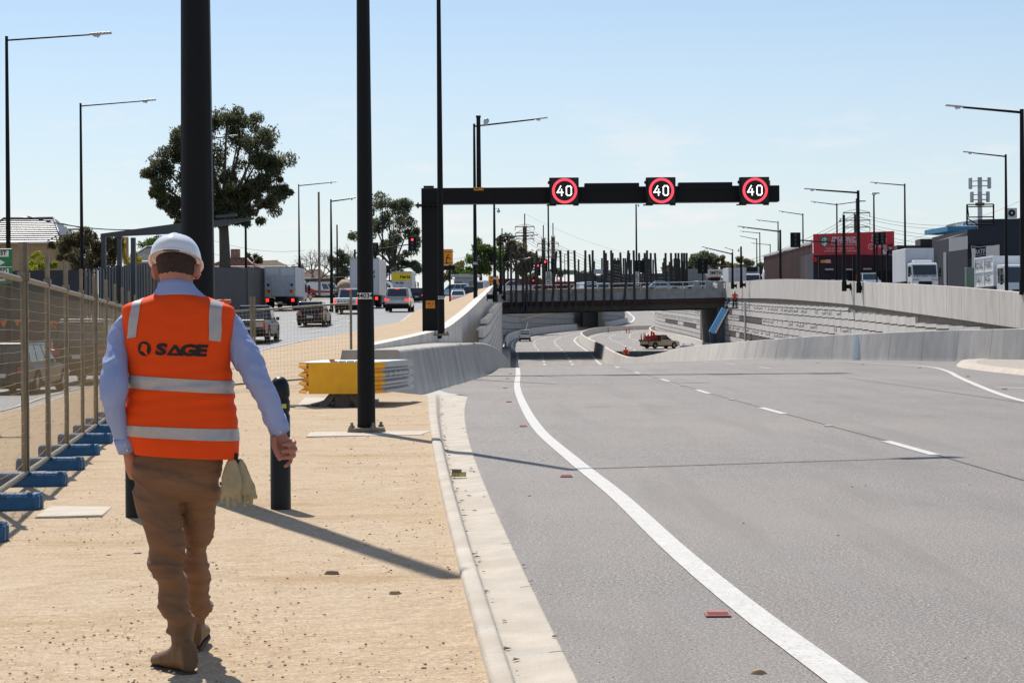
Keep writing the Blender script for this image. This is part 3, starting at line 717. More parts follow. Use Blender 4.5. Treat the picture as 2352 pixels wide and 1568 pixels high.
# ------------------------------------------------------------------ gantry
GD = 74.0
cz0 = zpar(74)-.25
gc = at(987, 430, GD)
g = root('sign_gantry', 'black cantilever gantry beam over the road carrying three lit 40 speed signs', 'gantry', (gc.x, GD, cz0))
def GL(u, v, d=GD): p = at(u, v, d); return V(p.x-gc.x, p.y-GD, p.z-cz0)
zb_, zt2 = GL(1400,467).z, GL(1400,430).z
mb = MB(); mb.box((-.30,-.28,0),(.30,.28,zb_-.02)); mb.build('column', BLACK, g, bevel=.02)
mb = MB(); mb.box((-.52,-.42,zb_-.06),(.42,.42,zb_+.0))
for i in range(5): mb.tube((-.42+.18*i,-.38,zb_-.16),(-.42+.18*i,-.38,zb_+.06),.03,n=6)
mb.box((-.4,-.4,-.05),(.4,.4,.06)); mb.build('flange', BLACK, g)
x1 = GL(1788,440).x
mb = MB(); mb.box((-.30,-.30,zb_+.003),(x1,.30,zt2)); mb.build('beam', BLACK, g, bevel=.015)
mb = MB(); mb.box((-.22,-.2,zt2+.002),(.15,.2,zt2+.09)); mb.build('cap', BLACK, g)
for ua, ub in ((1342,1467),(1557,1680)):
    mb = MB(); mb.box((GL(ua,430).x,-.33,zt2-.15),(GL(ub,430).x,.2,zt2+.13)); mb.build('cable_tray', BLACK, g, bevel=.01)
mb = MB(); p = GL(1768,425); mb.tube((p.x,0,zt2),(p.x,0,zt2+.2),.02,n=6); mb.build('antenna', GALV, g)
LEDR = M('led_red', (.25,.01,.02), .5, emis=(1.0,.045,.09), estr=1.25)
LEDR2 = M('led_red_bright', (.25,.01,.02), .5, emis=(1.0,.14,.17), estr=1.0)
LEDW = M('led_white', (.5,.5,.5), .5, emis=(1,.98,1), estr=1.7)
SCRB = M('sign_face_black', (.012,.011,.011), .65)
for i, uc in enumerate((1294.5,1515,1728)):
    p = GL(uc, 441.5 - i*.6); w = .54; cx, cz = p.x, p.z
    sg = root('speed_sign', ['lit variable speed sign showing 40 in a red ring, left one on the gantry beam','lit variable speed sign showing 40 in a red ring, middle one on the gantry beam','lit speed sign showing 40 in a red ring, right one near the beam end'][i], 'speed sign', (gc.x+cx, GD-.33, cz0+cz), group='speed signs on the gantry')
    mb = MB(); mb.box((-w,-.35,-.49),(w,0,.49)); mb.build('housing', BLACK, sg, bevel=.015)
    mb = MB(); mb.box((-w-.05,-.2,.27),(-w-.002,-.05,.37)); mb.box((-w-.1,-.25,-.53),(-w+.25,-.05,-.492)); mb.box((w-.2,-.25,-.53),(w,-.05,-.492)); mb.build('clamp', BLACK, sg)
    mb = MB(); mb.box((-w+.06,-.358,-.46),(w-.03,-.352,.46)); fc = mb.build('face', SCRB, sg)
    rr = MB(); cxr = .02; nseg = 60
    def ringq(mb, r0, r1, y, gapf=None):
        for k in range(nseg):
            a0 = 2*pi*k/nseg; a1 = 2*pi*(k+(gapf or 1))/nseg
            mb.quad((cxr+r0*cos(a0),y,r0*sin(a0)),(cxr+r1*cos(a0),y,r1*sin(a0)),(cxr+r1*cos(a1),y,r1*sin(a1)),(cxr+r0*cos(a1),y,r0*sin(a1)))
    rr.mat(0); ringq(rr, .365, .46, -.366); rr.mat(1)
    for k in range(3): ringq(rr, .38+.026*k, .396+.026*k, -.370, .6)
    rr.build('red_ring', [LEDR, LEDR2], sg, fix=False)
    mb = MB()
    def st(pts, t=.040):
        for (xa, za), (xb, zb3) in zip(pts, pts[1:]):
            dx, dz = xb-xa, zb3-za; L_ = sqrt(dx*dx+dz*dz); ux, uz = dx/L_, dz/L_; nx, nz_ = -uz*t/2, ux*t/2; ex, ez = ux*t*.45, uz*t*.45
            mb.quad((xa-ex-nx,-.372,za-ez-nz_),(xb+ex-nx,-.372,zb3+ez-nz_),(xb+ex+nx,-.372,zb3+ez+nz_),(xa-ex+nx,-.372,za-ez+nz_))
    st([(-.12,.17),(-.25,-.06),(-.04,-.06)]); st([(-.09,.05),(-.09,-.17)])
    z_ = [(.10,.17),(.19,.17),(.235,.12),(.235,-.12),(.19,-.17),(.10,-.17),(.055,-.12),(.055,.12),(.10,.17)]; st([(a+.03,b) for a, b in z_])
    mb.build('digits', LEDW, sg, fix=False)
# camera mast on the beam
p = at(1100, 431, GD); top = at(1100, 269, GD)
cm = root('camera_mast', 'black camera mast standing on the left half of the gantry beam', 'camera mast', (p.x, GD, cz0+zt2))
h = top.z-p.z
mb = MB(); mb.tube((0,0,0),(0,0,h),.095,.08,n=8); mb.tube((0,0,h),(0,0,h+.07),.10,n=8); mb.build('pole', BLACK, cm)
mb = MB(); mb.tube((.08,0,h-.28),(.28,0,h-.25),.03,n=6); mb.ball((.30,0,h-.12),.10); mb.obox((.27,-.06,h-.2),.16,.16,.14); mb.build('camera_dome', ALU, cm)
def signplate(name, label, cat, u0, v0, u1, v1, d, mat, texts, parent=None, thick=.02, tm=None):
    a = at(u0, v1, d); b = at(u1, v0, d); c = at(u0, v0, d)
    cx, cz = (a.x+b.x)/2, (a.z+b.z)/2; w, hh = abs(b.x-a.x), abs(c.z-a.z)
    loc = V(cx, d, cz)
    if parent is not None: loc = loc - parent.location
    mb = MB(); mb.box((-w/2,0,-hh/2),(w/2,thick,hh/2))
    o = mb.build(name, mat, parent, loc=loc, bevel=.004)
    if parent is None: o.location = loc; tag(o, label, cat)
    t = MB()
    for txt, sz, x, z in texts: add_text(t, txt, sz*hh, (x*w, -.005, z*hh), bold=.01*sz*hh)
    if texts: t.build('lettering', tm or INK, o)
    return o
signplate('number_plate', '', '', 1088, 430.5, 1111, 437.5, GD-.32, ORANGE, [('CAM 2128', .85, 0, 0)], parent=g)
signplate('number_plate', '', '', 978, 690, 999, 708, GD-.31, ORANGE, [('LUMS 554', .32, 0, .1), ('FOR FAULTS CALL', .13, 0, .38), ('HELP PHONE', .13, 0, -.14), ('1800 018 313', .16, 0, -.33)], parent=g)

# ------------------------------------------------------------------ bollards
def bollard(u, v, label):
    p = gp(u, v, SZ); r = root('bollard', label, 'bollard', (p.x, p.y, SZ-.02), group='black bollards on the sand')
    mb = MB(); pr = [(.083,0),(.081,.78),(.074,.79),(.074,.81),(.081,.82),(.081,.90),(.074,.91),(.074,.93),(.081,.94),(.080,.98),(.074,1.03),(.056,1.07),(.03,1.09),(.001,1.095)]
    mb.lathe(pr, n=24); mb.build('post', M('bollard_black', (.008,.008,.009), .42, spec=.3), r)
    mb = MB(); mb.box((.025,-.086,.84),(.062,-.083-.002,.875)); mb.build('sticker', M('sticker_yellow', (.5,.5,.08), .5), r)
    return r
bollard(645, 1169, 'black dome-topped bollard behind the right hand of the walking man')
bollard(313, 1186, 'black bollard mostly hidden behind the left leg of the walking man')
# ------------------------------------------------------------------ temporary fence
def fx(y): return -4.58 - .142*(y-18.8)
posts = [(fx(y), y) for y in [11.2,13.8,16.4,18.9,21.2,23.7,26.4,29.0,31.5,34.0,36.5,39.0,41.5,44.0,46.5,49.0]]
corner = posts[-1]; back = [(-6.5,50.3),(-4.03,50.6)]
posts += back
FG = 'temporary mesh fence panels'; 
def fence_panel(a, b, label, seed):
    rnd = random.Random(seed); A = V(*a, 0); B = V(*b, 0); d = (B-A); ln = d.length; d.normalize(); za = zsand(*a)+.13; zb = zsand(*b)+.13
    r = root('mesh_fence', label, 'fence panel', (A.x, A.y, za), atan2(d.y, d.x), group=FG)
    dz = zb-za; H = 1.82; tilt = rnd.uniform(-.02,.03)
    Z = lambda x: dz*x/ln
    mb = MB()
    for x in (.035, ln-.035): mb.obox((x, tilt*.5, Z(x)+H/2-.02), .06, .045, H+.1); mb.obox((x+(.0 if x < 1 else 0), tilt, Z(x)+H+.17), .055, .04, .36); mb.obox((x, tilt, Z(x)+H+.03), .085, .07, .08)
    for z in (.0, H): mb.tube((.03, tilt*(z/H), Z(0)+z), (ln-.03, tilt*(z/H), dz+z), .027, n=8)
    mb.build('frame', GALV, r)
    mb = MB(); w = .0019
    nx = int(ln/.085)
    for i in range(1, nx):
        x = ln*i/nx; bow = rnd.uniform(-.006,.006); mb.path([(x,0,Z(x)+.02),(x+bow,.012,Z(x)+H*.5),(x,tilt,Z(x)+H-.02)], w, n=3)
    for k in range(1, 19):
        z = H*k/19; sag = rnd.uniform(-.012,.004); pts = [(ln*t, tilt*z/H+.01*sin(7*t+k), Z(ln*t)+z+sag*sin(pi*t)+rnd.uniform(-.004,.004)) for t in [i/8 for i in range(9)]]
        mb.path(pts, w, n=3)
    mb.build('wire_mesh', WIRE, r, fix=False)
labs = ['nearest', 'second', 'third', 'fourth', 'fifth', 'sixth', 'seventh', 'eighth', 'ninth', 'tenth', 'eleventh', 'twelfth', 'thirteenth', 'fourteenth', 'fifteenth']
for i, (a, b) in enumerate(zip(posts, posts[1:])):
    lab = f'mesh fence panel beside the sand, {labs[i]} in the row leading away' if i < 15 else ['mesh fence panel crossing behind the man, left of the end panel', 'mesh fence panel ending left of pole 44034, behind the yellow crash cushion'][i-15]
    fence_panel(a, b, lab, i)
def foot_mesh():
    mb = MB(); L2 = .34; pts = []
    prof = [(-.115,0),(.115,0),(.10,.11),(.075,.14),(-.075,.14),(-.10,.11)]
    mb.prism(prof, -L2, L2, 'x')
    for x in (-L2-.012, L2+.012-.024): mb.prism([(-.09,.01),(-.015,.01),(-.015,.12),(-.07,.12)], x, x+.024, 'x'); mb.prism([(.015,.01),(.09,.01),(.07,.12),(.015,.12)], x, x+.024, 'x')
    return mb
base_foot = None
for i, (x, y) in enumerate(posts):
    lab = f'blue plastic fence block, {labs[min(i,14)]} along the fence from the camera' if i < 15 else ['blue plastic fence block at the far corner of the mesh fence', 'blue plastic fence block under the back fence behind the right hand', 'blue plastic fence block beside the crash cushion end of the fence'][i-15]
    if base_foot is None:
        o = foot_mesh().build('fence_block', BLUEP, bevel=.014, base=True); base_foot = o
    else: o = base_foot.copy(); COL.objects.link(o)
    o.location = (x+(.02 if i < 15 else 0), y+.02, zsand(x,y)-.005); o.rotation_euler = (0,0,(.03 if i%2 else -.04) if i < 15 else 1.45)
    tag(o, lab, 'fence block', 'blue fence feet')

# ------------------------------------------------------------------ crash cushion
CD = 38.6
cc = root('crash_cushion', 'yellow nosed steel crash cushion in front of the concrete end block', 'crash cushion', (-3.3, CD+1, SZ))
C0 = cc.location
outl = [(-4.13,40.4),(-4.13,39.3),(-3.92,38.62),(-2.78,38.55),(-2.52,39.0)]
outs = [(-2.52,39.0),(-2.40,39.9),(-2.26,40.9),(-2.14,42.2)]
def quadprof():
    pr = []
    for k in range(4):
        z = .36 + k*.165
        pr += [(.10,z),(.10,z+.035),(.0,z+.075),(.0,z+.125)]
    pr[0] = (.10,.35); pr[-1] = (.10,.355+3*.165+.10); pr.append((.10,.90))
    return pr
def guard(pts, flat=False):
    mb = MB(); rows = []
    for i, p in enumerate(pts):
        P = V(*p,0); d = V(*pts[min(i+1,len(pts)-1)],0)-V(*pts[max(0,i-1)],0); d.normalize(); nr = V(d.y,-d.x,0)
        rows.append([P + nr*((o if not flat else .10)-.05) - C0 + V(0,0,z+.0) for o, z in quadprof()])
    mb.loft(rows, closed=False, caps=False, smooth=False); 
    return mb
for nm, pts, mt_, fl in (('nose_panel', outl[1:3], YEL, False), ('nose_panel', [outl[2],outl[3]], YEL, True), ('nose_panel', outl[3:5], YEL, False), ('side_panel', outs, STEEL, False), ('side_panel', [(-4.06,42.2)]+outl[0:2], STEEL, False)):
    o = guard(pts, fl).build(nm, mt_, cc, fix=False); s = o.modifiers.new('s','SOLIDIFY'); s.thickness = .012
mb = MB(); top_o = [(-4.08,40.4),(-4.08,39.32),(-3.88,38.68),(-2.82,38.61),(-2.58,39.05),(-2.2,42.2),(-4.02,42.2)]
mb.prism([(x-C0.x, y-C0.y) for x, y in top_o], .86, .875, 'z'); mb.build('top_cover', M('cover_white', (.78,.78,.78), .4, .2), cc)
mb = MB()
for k in range(4): mb.obox((-3.45+.16*k-C0.x, 38.8-C0.y, .885), .14, .12, .03)
mb.build('label_strip', M('dark_label', (.2,.2,.2), .6), cc)
mb = MB(); mb.obox((-3.5-C0.x, 38.9-C0.y, .91), .10, .05, .05); mb.build('tag', ORANGE, cc)
mb = MB()
for sx_ in (-1, 1):
    mb.hexa([(sx_*.38-.09,-.95,.0),(sx_*.38+.09,-.95,.0),(sx_*.38+.09,-.6,.0),(sx_*.38-.09,-.6,.0)],[(sx_*.12-.07,-.9,.33),(sx_*.12+.07,-.9,.33),(sx_*.12+.07,-.62,.33),(sx_*.12-.07,-.62,.33)])
mb.box((-.4,-.98,.33),(.45,-.5,.37)); mb.box((-.14,-.88,.0),(.14,-.5,.3)); mb.box((-.6,-.8,0),(.5,2.4,.06)); mb.box((-.3,.5,.06),(.2,2.4,.5))
mb.build('pedestal', M('worn_steel', (.13,.11,.09), .6, .5, var=.4, scale=9), cc)
mb = MB()
for i in range(5): mb.obox((-1.15+.0*i,-.7+i*.09,.012+.004*i), .9, .05, .03)
mb.build('ground_rail', GALV, cc)
for i in range(5):
    pass
mb = MB()
for i in range(5):
    y = 39.4+i*.55; x = interp(y, [(39,-2.5),(42.2,-2.12)]); mb.obox((x-C0.x+.02, y-C0.y, .63), .09, .2, .09)
mb.build('bolt_block', STEEL, cc, bevel=.02)

# ------------------------------------------------------------------ street name sign, slabs, markers, litter
sg = root('street_sign', 'green street direction sign with white plates ending in ST and RD at the left edge', 'sign', (at(-40,610,30).x, 30.1, -.2))
S0 = sg.location
def SL(u, v, d=30): p = at(u, v, d); return V(p.x-S0.x, p.y-S0.y, p.z-S0.z)
mb = MB()
for v0, v1 in ((571,611.5),(613,651)):
    a = SL(-95, v1); b = SL(28, v0); c = SL(28, v1)
    mb.box((a.x, -.1, c.z), (b.x, -.08, SL(28,v0).z))
mb.build('panel', GREEN, sg, bevel=.03)
for v0, v1, wtxt, aw in ((571,611.5,'CROFT ST',1),(613,651,'SOUTH RD',0)):
    z0, z1 = SL(28,v1).z, SL(28,v0).z; hh = z1-z0; xr = SL(20,v0).x; xl_ = SL(-88,v0).x; e = .008
    mb = MB(); mb.box((xl_,-.106,z1-.42*hh-.01),(xr,-.102,z1-.10*hh)); o = mb.build('name_plate', PLATE, sg, bevel=.01)
    tb = MB(); t_ = 'ST' if aw else 'RD'
    add_text(tb, t_, .088, (SL(8,v0).x, -.112, z1-.26*hh), bold=.003)
    tb.build('lettering', INK, o)
    ar = MB()
    if aw: ar.box((xl_,-.112,z0+.16*hh),(SL(0,v0).x,-.108,z0+.28*hh)); ar.quad((SL(0,v0).x,-.112,z0+.06*hh),(SL(12,v0).x,-.112,z0+.22*hh),(SL(0,v0).x,-.112,z0+.38*hh))
    else: ar.box((xl_,-.112,z0+.16*hh),(SL(12,v0).x,-.108,z0+.28*hh))
    ar.build('arrow', PLATE, sg)
mb = MB(); mb.tube((0,0,-.2),(0,0,SL(0,560).z),.04,n=8); mb.build('post', GALV, sg)
SLABM = M('slab_concrete', (.52,.45,.36), .9, var=.15, scale=4, bump=.2, bscale=40)
def slab(quad_uv, label, z=SZ-.002, th=.03):
    ps = [gp(u, v, SZ) for u, v in quad_uv]; mb = MB(); mb.prism([(p.x, p.y) for p in ps], z-th, z+.012, 'z'); o = mb.build('concrete_slab', SLABM, bevel=.01); tag(o, label, 'slab'); return o
slab([(703,1003),(965,999),(992,990),(712,993)], 'thin pale concrete slab under the base plate of pole 44034')
slab([(80,1190),(235,1186),(258,1167),(115,1165)], 'pale pit cover in the sand beside the blue fence feet', z=SZ+.004)
slab([(676,938),(760,937),(790,915),(700,913)], 'small pale pad left under the crash cushion')
RPMR = M('marker_red', (.36,.10,.09), .6); RPMW = M('marker_white', (.65,.65,.65), .4); RPMO = M('marker_orange', (.5,.17,.05), .5)
def marker_proto(mat, nm):
    r = root(nm, 'x', 'road marker', (0,0,0)); mb = MB()
    mb.hexa([(-.055,-.055,0),(.055,-.055,0),(.055,.055,0),(-.055,.055,0)], [(-.05,-.03,.022),(.05,-.03,.022),(.05,.03,.022),(-.05,.03,.022)]); mb.build('lens_block', mat, r)
    mb = MB(); mb.box((-.065,-.065,.0005),(.065,.065,.006)); mb.build('adhesive_pad', M('pad_'+nm, tuple(c*.8 for c in mat.node_tree.nodes['Principled BSDF'].inputs['Base Color'].default_value[:3]), .7), r); return r
def markers(mat, nm, pts, labs_, grp):
    pr = None
    for (u, v), lb in zip(pts, labs_):
        p = gp(u, v, 0)
        o = marker_proto(mat, nm) if pr is None else copy_tree(pr)
        if pr is None: pr = o
        o.location = (p.x, p.y, zroad(p.x, p.y)+.004); o['label'] = lb; o['group'] = grp
markers(RPMR, 'road_marker', [(1648,1414),(1301,1096),(1202,981),(1169,925),(1160,893),(1166,871),(1172,859)],
        ['red raised road marker nearest the camera, left of the broad edge line'] + [f'red raised road marker, {w} from the camera along the edge line' for w in ('second','third','fourth','fifth','sixth','seventh')], 'red markers along the left edge line')
markers(RPMW, 'road_marker', [(1903,980),(1681,920),(1568,888),(1503,869),(1457,855)],
        [f'white raised road marker, {w} from the camera along the dashed lane line' for w in ('first','second','third','fourth','fifth')], 'white markers along the lane line')
markers(RPMO, 'road_marker', [(2307,895),(2223,866),(2112,846),(1981,838.5),(1878,834),(1799,828)],
        [f'orange raised road marker, {w} from the right edge along the sweeping edge line' for w in ('first','second','third','fourth','fifth','sixth')], 'orange markers along the right edge line')
# litter in the gutter
p = gp(1053, 1092, .02)
lt = root('litter', 'crumpled yellow and white cardboard packet lying in the gutter', 'litter', (p.x, p.y, .012), .25)
mb = MB(); mb.hexa([(-.09,-.03,0),(.07,-.045,0),(.09,.03,0),(-.07,.04,0)],[(-.07,-.02,.035),(.075,-.03,.05),(.08,.01,.045),(-.06,.03,.02)]); mb.build('wrapper', M('packet', (.6,.52,.12), .6, var=.7, scale=30, col2=(.05,.06,.1)), lt)
mb = MB(); mb.hexa([(-.06,.045,0),(.04,.04,0),(.04,.06,0),(-.06,.065,0)],[(-.055,.05,.075),(.045,.045,.07),(.045,.055,.07),(-.055,.06,.075)]); mb.build('flap', M('cardboard', (.25,.16,.09), .8), lt)
rnd = random.Random(11)
mb = MB()
LEAFD = M('dead_leaf', (.22,.10,.055), .8, var=.5, scale=20); LEAFP = M('pale_bark', (.50,.40,.29), .8)
for i in range(150):
    t = rnd.random(); k = int(t**1.3*(len(kl)-6)); a, b = kl[k], kr[k]
    f = rnd.gauss(.37,.03) if rnd.random() < .7 else rnd.uniform(.05,1.0); x = a.x+(b.x-a.x)*f; y = a.y + rnd.uniform(-.3,.3)
    z = interp(f, [(0,.10),(.2,.13),(.245,.105),(.31,.02),(.37,-.004),(.6,-.004),(1,.015)])
    s = rnd.uniform(.012,.035); an = rnd.uniform(0,pi); c_, s_ = cos(an), sin(an)
    mb.mat(0 if rnd.random() < .65 else 1)
    q = [(-s,-s*.3,0),(0,-s*.35,s*.25),(s,0,.0),(0,s*.4,s*.3)]
    mb.add([(x+c_*qx-s_*qy, y+s_*qx+c_*qy, z+.004+qz) for qx, qy, qz in q], [(0,1,2,3)])
tag(mb.build('leaf_litter', [LEAFD, LEAFP], fix=False), 'brown dead leaves and bark gathered along the gutter', 'leaf litter', kind='stuff')
mb = MB(); mb2 = MB()
STONE1 = M('stone_dark', (.28,.19,.13), .9); STONE2 = M('stone_pale', (.62,.52,.40), .9); STONE3 = M('stone_ochre', (.40,.27,.16), .9)
def stone(mb, x, y, z, s):
    n = 5; a0 = rnd.uniform(0,6); top = [(x+s*cos(a0+i*2*pi/n)*rnd.uniform(.5,.8), y+s*sin(a0+i*2*pi/n)*rnd.uniform(.4,.7), z+s*rnd.uniform(.35,.6)) for i in range(n)]
    bot = [(x+s*cos(a0+i*2*pi/n), y+s*sin(a0+i*2*pi/n)*.8, z-s*.2) for i in range(n)]
    mb.loft([bot, top], smooth=False)
for i in range(6500):
    y = 7.6 + (rnd.random()**2.0)*30; hw = y*.27
    x = rnd.uniform(-hw-.3, interp(y, [(p.y, p.x) for p in kl])-.02)
    s = rnd.choice((.0018,.0024,.003,.0035,.0045,.007)) * (1 + y/45)
    if rnd.random() < .006: s *= 2
    if mnoise.noise(V(x*.9,y*.6,3)) + rnd.uniform(-.4,.4) < -.05: continue
    mb.mat(rnd.choice((0,1,1,2,2))); stone(mb, x, y, zsand(x,y)+.003, s)
tag(mb.build('gravel', [STONE1, STONE2, STONE3], fix=False), 'small loose stones scattered over the sand', 'gravel', kind='stuff')
for i in range(700):
    y = 8 + rnd.random()**1.6*60; x = rnd.uniform(interp(y, XLR)+.05, y*.25); s = rnd.choice((.002,.003,.004)) if rnd.random() < .98 else .010
    mb2.mat(rnd.choice((0,0,1))); stone(mb2, x, y, zroad(x,y)+.002, s)
tag(mb2.build('gravel', [STONE1, STONE2], fix=False), 'tiny chips of stone scattered over the asphalt', 'gravel', kind='stuff')
for u, v, s, m_, lb in [(763,1319,.035,STONE1,'flat dark stone on the sand left of the kerb in the middle foreground'),(907,1364,.028,STONE3,'brown wood chip on the sand close to the kerb'),(1216,1140,.014,STONE1,'small dark stone alone on the asphalt beside the kerb'),(1742,1547,.03,STONE3,'brown leaf curled on the asphalt at the bottom of the photo'),(316,1273,.024,STONE1,'brown stone on the sand right of a smaller one, left of the left trouser leg'),(249,1277,.018,STONE1,'smaller brown stone on the sand at the far left of the pair')]:
    p = gp(u, v, SZ if u < 1000 else 0); mb = MB(); stone(mb, p.x, p.y, (zsand(p.x,p.y) if u < 1000 else 0)+.004, s); mb.v = [(p.x+(a-p.x)*1.5, b, c) for a, b, c in mb.v]
    tag(mb.build('loose_stone', m_), lb, 'stone')
# ------------------------------------------------------------------ vehicles (local: +y forward, origin on the ground in the middle)
def paint(name, col, rough=.28, metal=0.0): return M('paint_'+name, col, rough, metal, coat=.6 if max(col) > .2 else .12, spec=.5 if max(col) > .2 else .3)
def lerp(a, b, t): return a + (b-a)*t
def wheel_at(r, x, y, rw, w=.22, twin=False):
    mb = MB(); s = 1 if x > 0 else -1
    pr = [(rw*.62,-w/2),(rw*.93,-w/2),(rw,-w/2+.03),(rw,w/2-.03),(rw*.93,w/2),(rw*.62,w/2)]
    n = 18; rings = [[(x+o, y+q*cos(2*pi*i/n), rw+q*sin(2*pi*i/n)) for i in range(n)] for q, o in pr]
    mb.loft(rings + [rings[0]], caps=False, smooth=True); wh = mb.build('wheel', RUBBER, r)
    mb = MB(); xo = x + s*(w/2-.05)
    rings = [[(xo+o, y+q*cos(2*pi*i/10), rw+q*sin(2*pi*i/10)) for i in range(10)] for q, o in [(rw*.66,-s*.02),(rw*.62,s*.03),(rw*.45,0),(rw*.16,s*.03),(.01,s*.03)]]
    mb.loft(rings, smooth=False); mb.build('rim', RIM, wh)
def glass_pane(face, u0, u1, v0, v1, off, mb):
    """face: bl, br, tr, tl corners"""
    bl, br, tr, tl = [Vector(p) for p in face]
    P = lambda u, v: lerp(lerp(bl, br, u), lerp(tl, tr, u), v)
    nrm = (br-bl).cross(tl-bl).normalized()*off
    q = [P(u0,v0), P(u1,v0), P(u1,v1), P(u0,v1)]
    mb.hexa([p - nrm*.2 for p in (q[0], q[1])] + [p+nrm for p in (q[1], q[0])], [p - nrm*.2 for p in (q[3], q[2])] + [p+nrm for p in (q[2], q[3])])
KINDS = {   # L, W, H, belt, greenhouse: rear bottom, rear top, front top, front bottom (fractions of L), top width
 'suv':   (4.8,1.93,1.76,.60,-.475,-.425,.06,.21,.80), 'wagon': (4.6,1.74,1.48,.60,-.47,-.40,.06,.20,.77),
 'sedan': (4.7,1.75,1.43,.60,-.35,-.20,.06,.22,.74), 'ute':   (5.3,1.85,1.82,.60,-.10,-.075,.09,.24,.80),
 'van':   (4.9,1.72,2.05,.52,-.49,-.47,.27,.42,.86), 'hatch': (4.2,1.75,1.5,.60,-.47,-.38,.05,.22,.76)}
def car(kind, name, label, cat, loc, yaw, pt, lit=True, rack=False, grp=None, beacons=0, Hs=1.0, plain=False):
    L_, W, H, bf, g0, g1, g2, g3, tw = KINDS[kind]; H *= Hs
    r = root(name, label, cat, loc, yaw, grp)
    rw = {'suv':.37,'ute':.39,'van':.32}.get(kind, .32); belt = H*bf; sill = .26 if kind not in ('ute','suv') else .36
    yf, yr = .315*L_, -.29*L_; ra = rw*1.16
    def arch(yc): return [(yc+ra*cos(a), max(sill-.02, rw+ra*sin(a))) for a in [pi*k/8 for k in range(0,9)]]
    top = [(-.5*L_+.02, sill+.12), (-.5*L_, sill+.25), (-.497*L_, belt*.80), (-.485*L_, belt-.03), (-.47*L_, belt)]
    if kind == 'van': top += [(.40*L_, belt), (.475*L_, belt-.25), (.5*L_, sill+.35)]
    elif kind == 'sedan': top += [(-.36*L_, belt+.02), (.20*L_, belt-.02), (.40*L_, belt-.12), (.48*L_, belt-.26), (.5*L_, sill+.25)]
    else: top += [(.22*L_, belt-.01), (.40*L_, belt-.09), (.48*L_, belt-.22), (.5*L_, sill+.3)]
    bot = [(.49*L_, sill)] + arch(yf) + [(0, sill-.02)] + arch(yr) + [(-.47*L_, sill+.02)]
    hw = W/2
    mb = MB(); poly = top + bot
    mb.prism(poly, -hw, hw, 'x')
    vs = []
    for x, y, z in mb.v:
        t = abs(y)/(L_/2); k = 1 - .07*t**4 - (.05 if z < sill+.02 else 0) - .04*max(0, (z-belt*.75)/(belt*.25)); vs.append((x*k, y, z))
    mb.v = vs; body = mb.build('body', pt, r, bevel=.05, seg=3)
    mb = MB(); mb.box((-hw*.86,-.45*L_,sill-.12),(hw*.86,.45*L_,sill+.3)); mb.build('underbody', BLACKM, r)
    # cabin
    wb, wt = hw*.95, hw*tw; za, zb = belt-.04, H
    yb = [g0*L_, g3*L_]; yt = [g1*L_, g2*L_]
    lo = [V(-wb,yb[0],za),V(wb,yb[0],za),V(wb,yb[1],za),V(-wb,yb[1],za)]; hi = [V(-wt,yt[0],zb),V(wt,yt[0],zb),V(wt,yt[1],zb-.03),V(-wt,yt[1],zb-.03)]
    mb = MB(); mb.hexa(lo, hi); mb.build('cabin', pt, r, bevel=.06, seg=3)
    def pane(face, u0, u1, v0, v1, nm='window'):
        mb = MB(); glass_pane(face, u0, u1, v0, v1, .012, mb); mb.build(nm, GLASS, r)
    pane((lo[0],lo[1],hi[1],hi[0]), .09,.91,.14,.86,'rear_window')
    pane((lo[2],lo[3],hi[3],hi[2]), .06,.94,.12,.92,'windscreen')
    if not plain:
        cuts = {'ute':[(.08,.46),(.5,.90)],'van':[(.52,.70),(.73,.93)],'sedan':[(.14,.48),(.52,.88)]}.get(kind, [(.05,.28),(.31,.58),(.62,.92)])
        for a, b in cuts:
            pane((lo[1],lo[2],hi[2],hi[1]), a, b, .14,.88); pane((lo[0],lo[3],hi[3],hi[0]), a, b, .14,.88)
            m_ = r.children[-1]
    # bumpers, lights, plate
    mb = MB(); mb.box((-hw*.93,-.5*L_-.04,sill+.02),(hw*.93,-.5*L_+.12,sill+.20)); mb.build('bumper', BLACKM if kind in ('ute','suv','van') else pt, r, bevel=.03)
    mb = MB(); mb.box((-hw*.9,.5*L_-.12,sill+.0),(hw*.9,.5*L_+.02,sill+.22)); mb.box((-.4,.5*L_-.02,sill+.26),(.4,.5*L_+.015,sill+.42)); mb.build('grille', BLACKM, r, bevel=.02)
    zl_ = {'ute':belt-.30,'van':belt-.42,'sedan':belt-.22}.get(kind, belt-.20)
    for s in (-1, 1):
        w0, w1, hh = (hw*.80, hw*.955, .34) if kind in ('ute','van') else (hw*.62, hw*.95, .17)
        mb = MB(); mb.box((min(s*w0,s*w1),-.5*L_-.012,zl_-hh/2),(max(s*w0,s*w1),-.5*L_+.15,zl_+hh/2)); mb.build('tail_light', REDLIT if lit else REDL, r, bevel=.02)
        mb = MB(); mb.box((min(s*hw*.6,s*hw*.93),.5*L_-.16,belt-.38),(max(s*hw*.6,s*hw*.93),.5*L_-.01,belt-.24)); mb.build('headlight', M('headlight_glass',(.75,.78,.8),.1,.2), r, bevel=.02)
        mb = MB(); mb.box((min(s*hw*.97,s*hw*1.14),g3*L_-.32,belt-.02),(max(s*hw*.97,s*hw*1.14),g3*L_-.22,belt+.15)); mb.build('mirror', pt if kind == 'van' else BLACKM, r, bevel=.02)
    if lit and kind != 'van':
        mb = MB(); mb.box((-.16,yt[0]-.035,H-.11),(.16,yt[0]+.02,H-.07)); mb.build('brake_light', REDLIT, r)
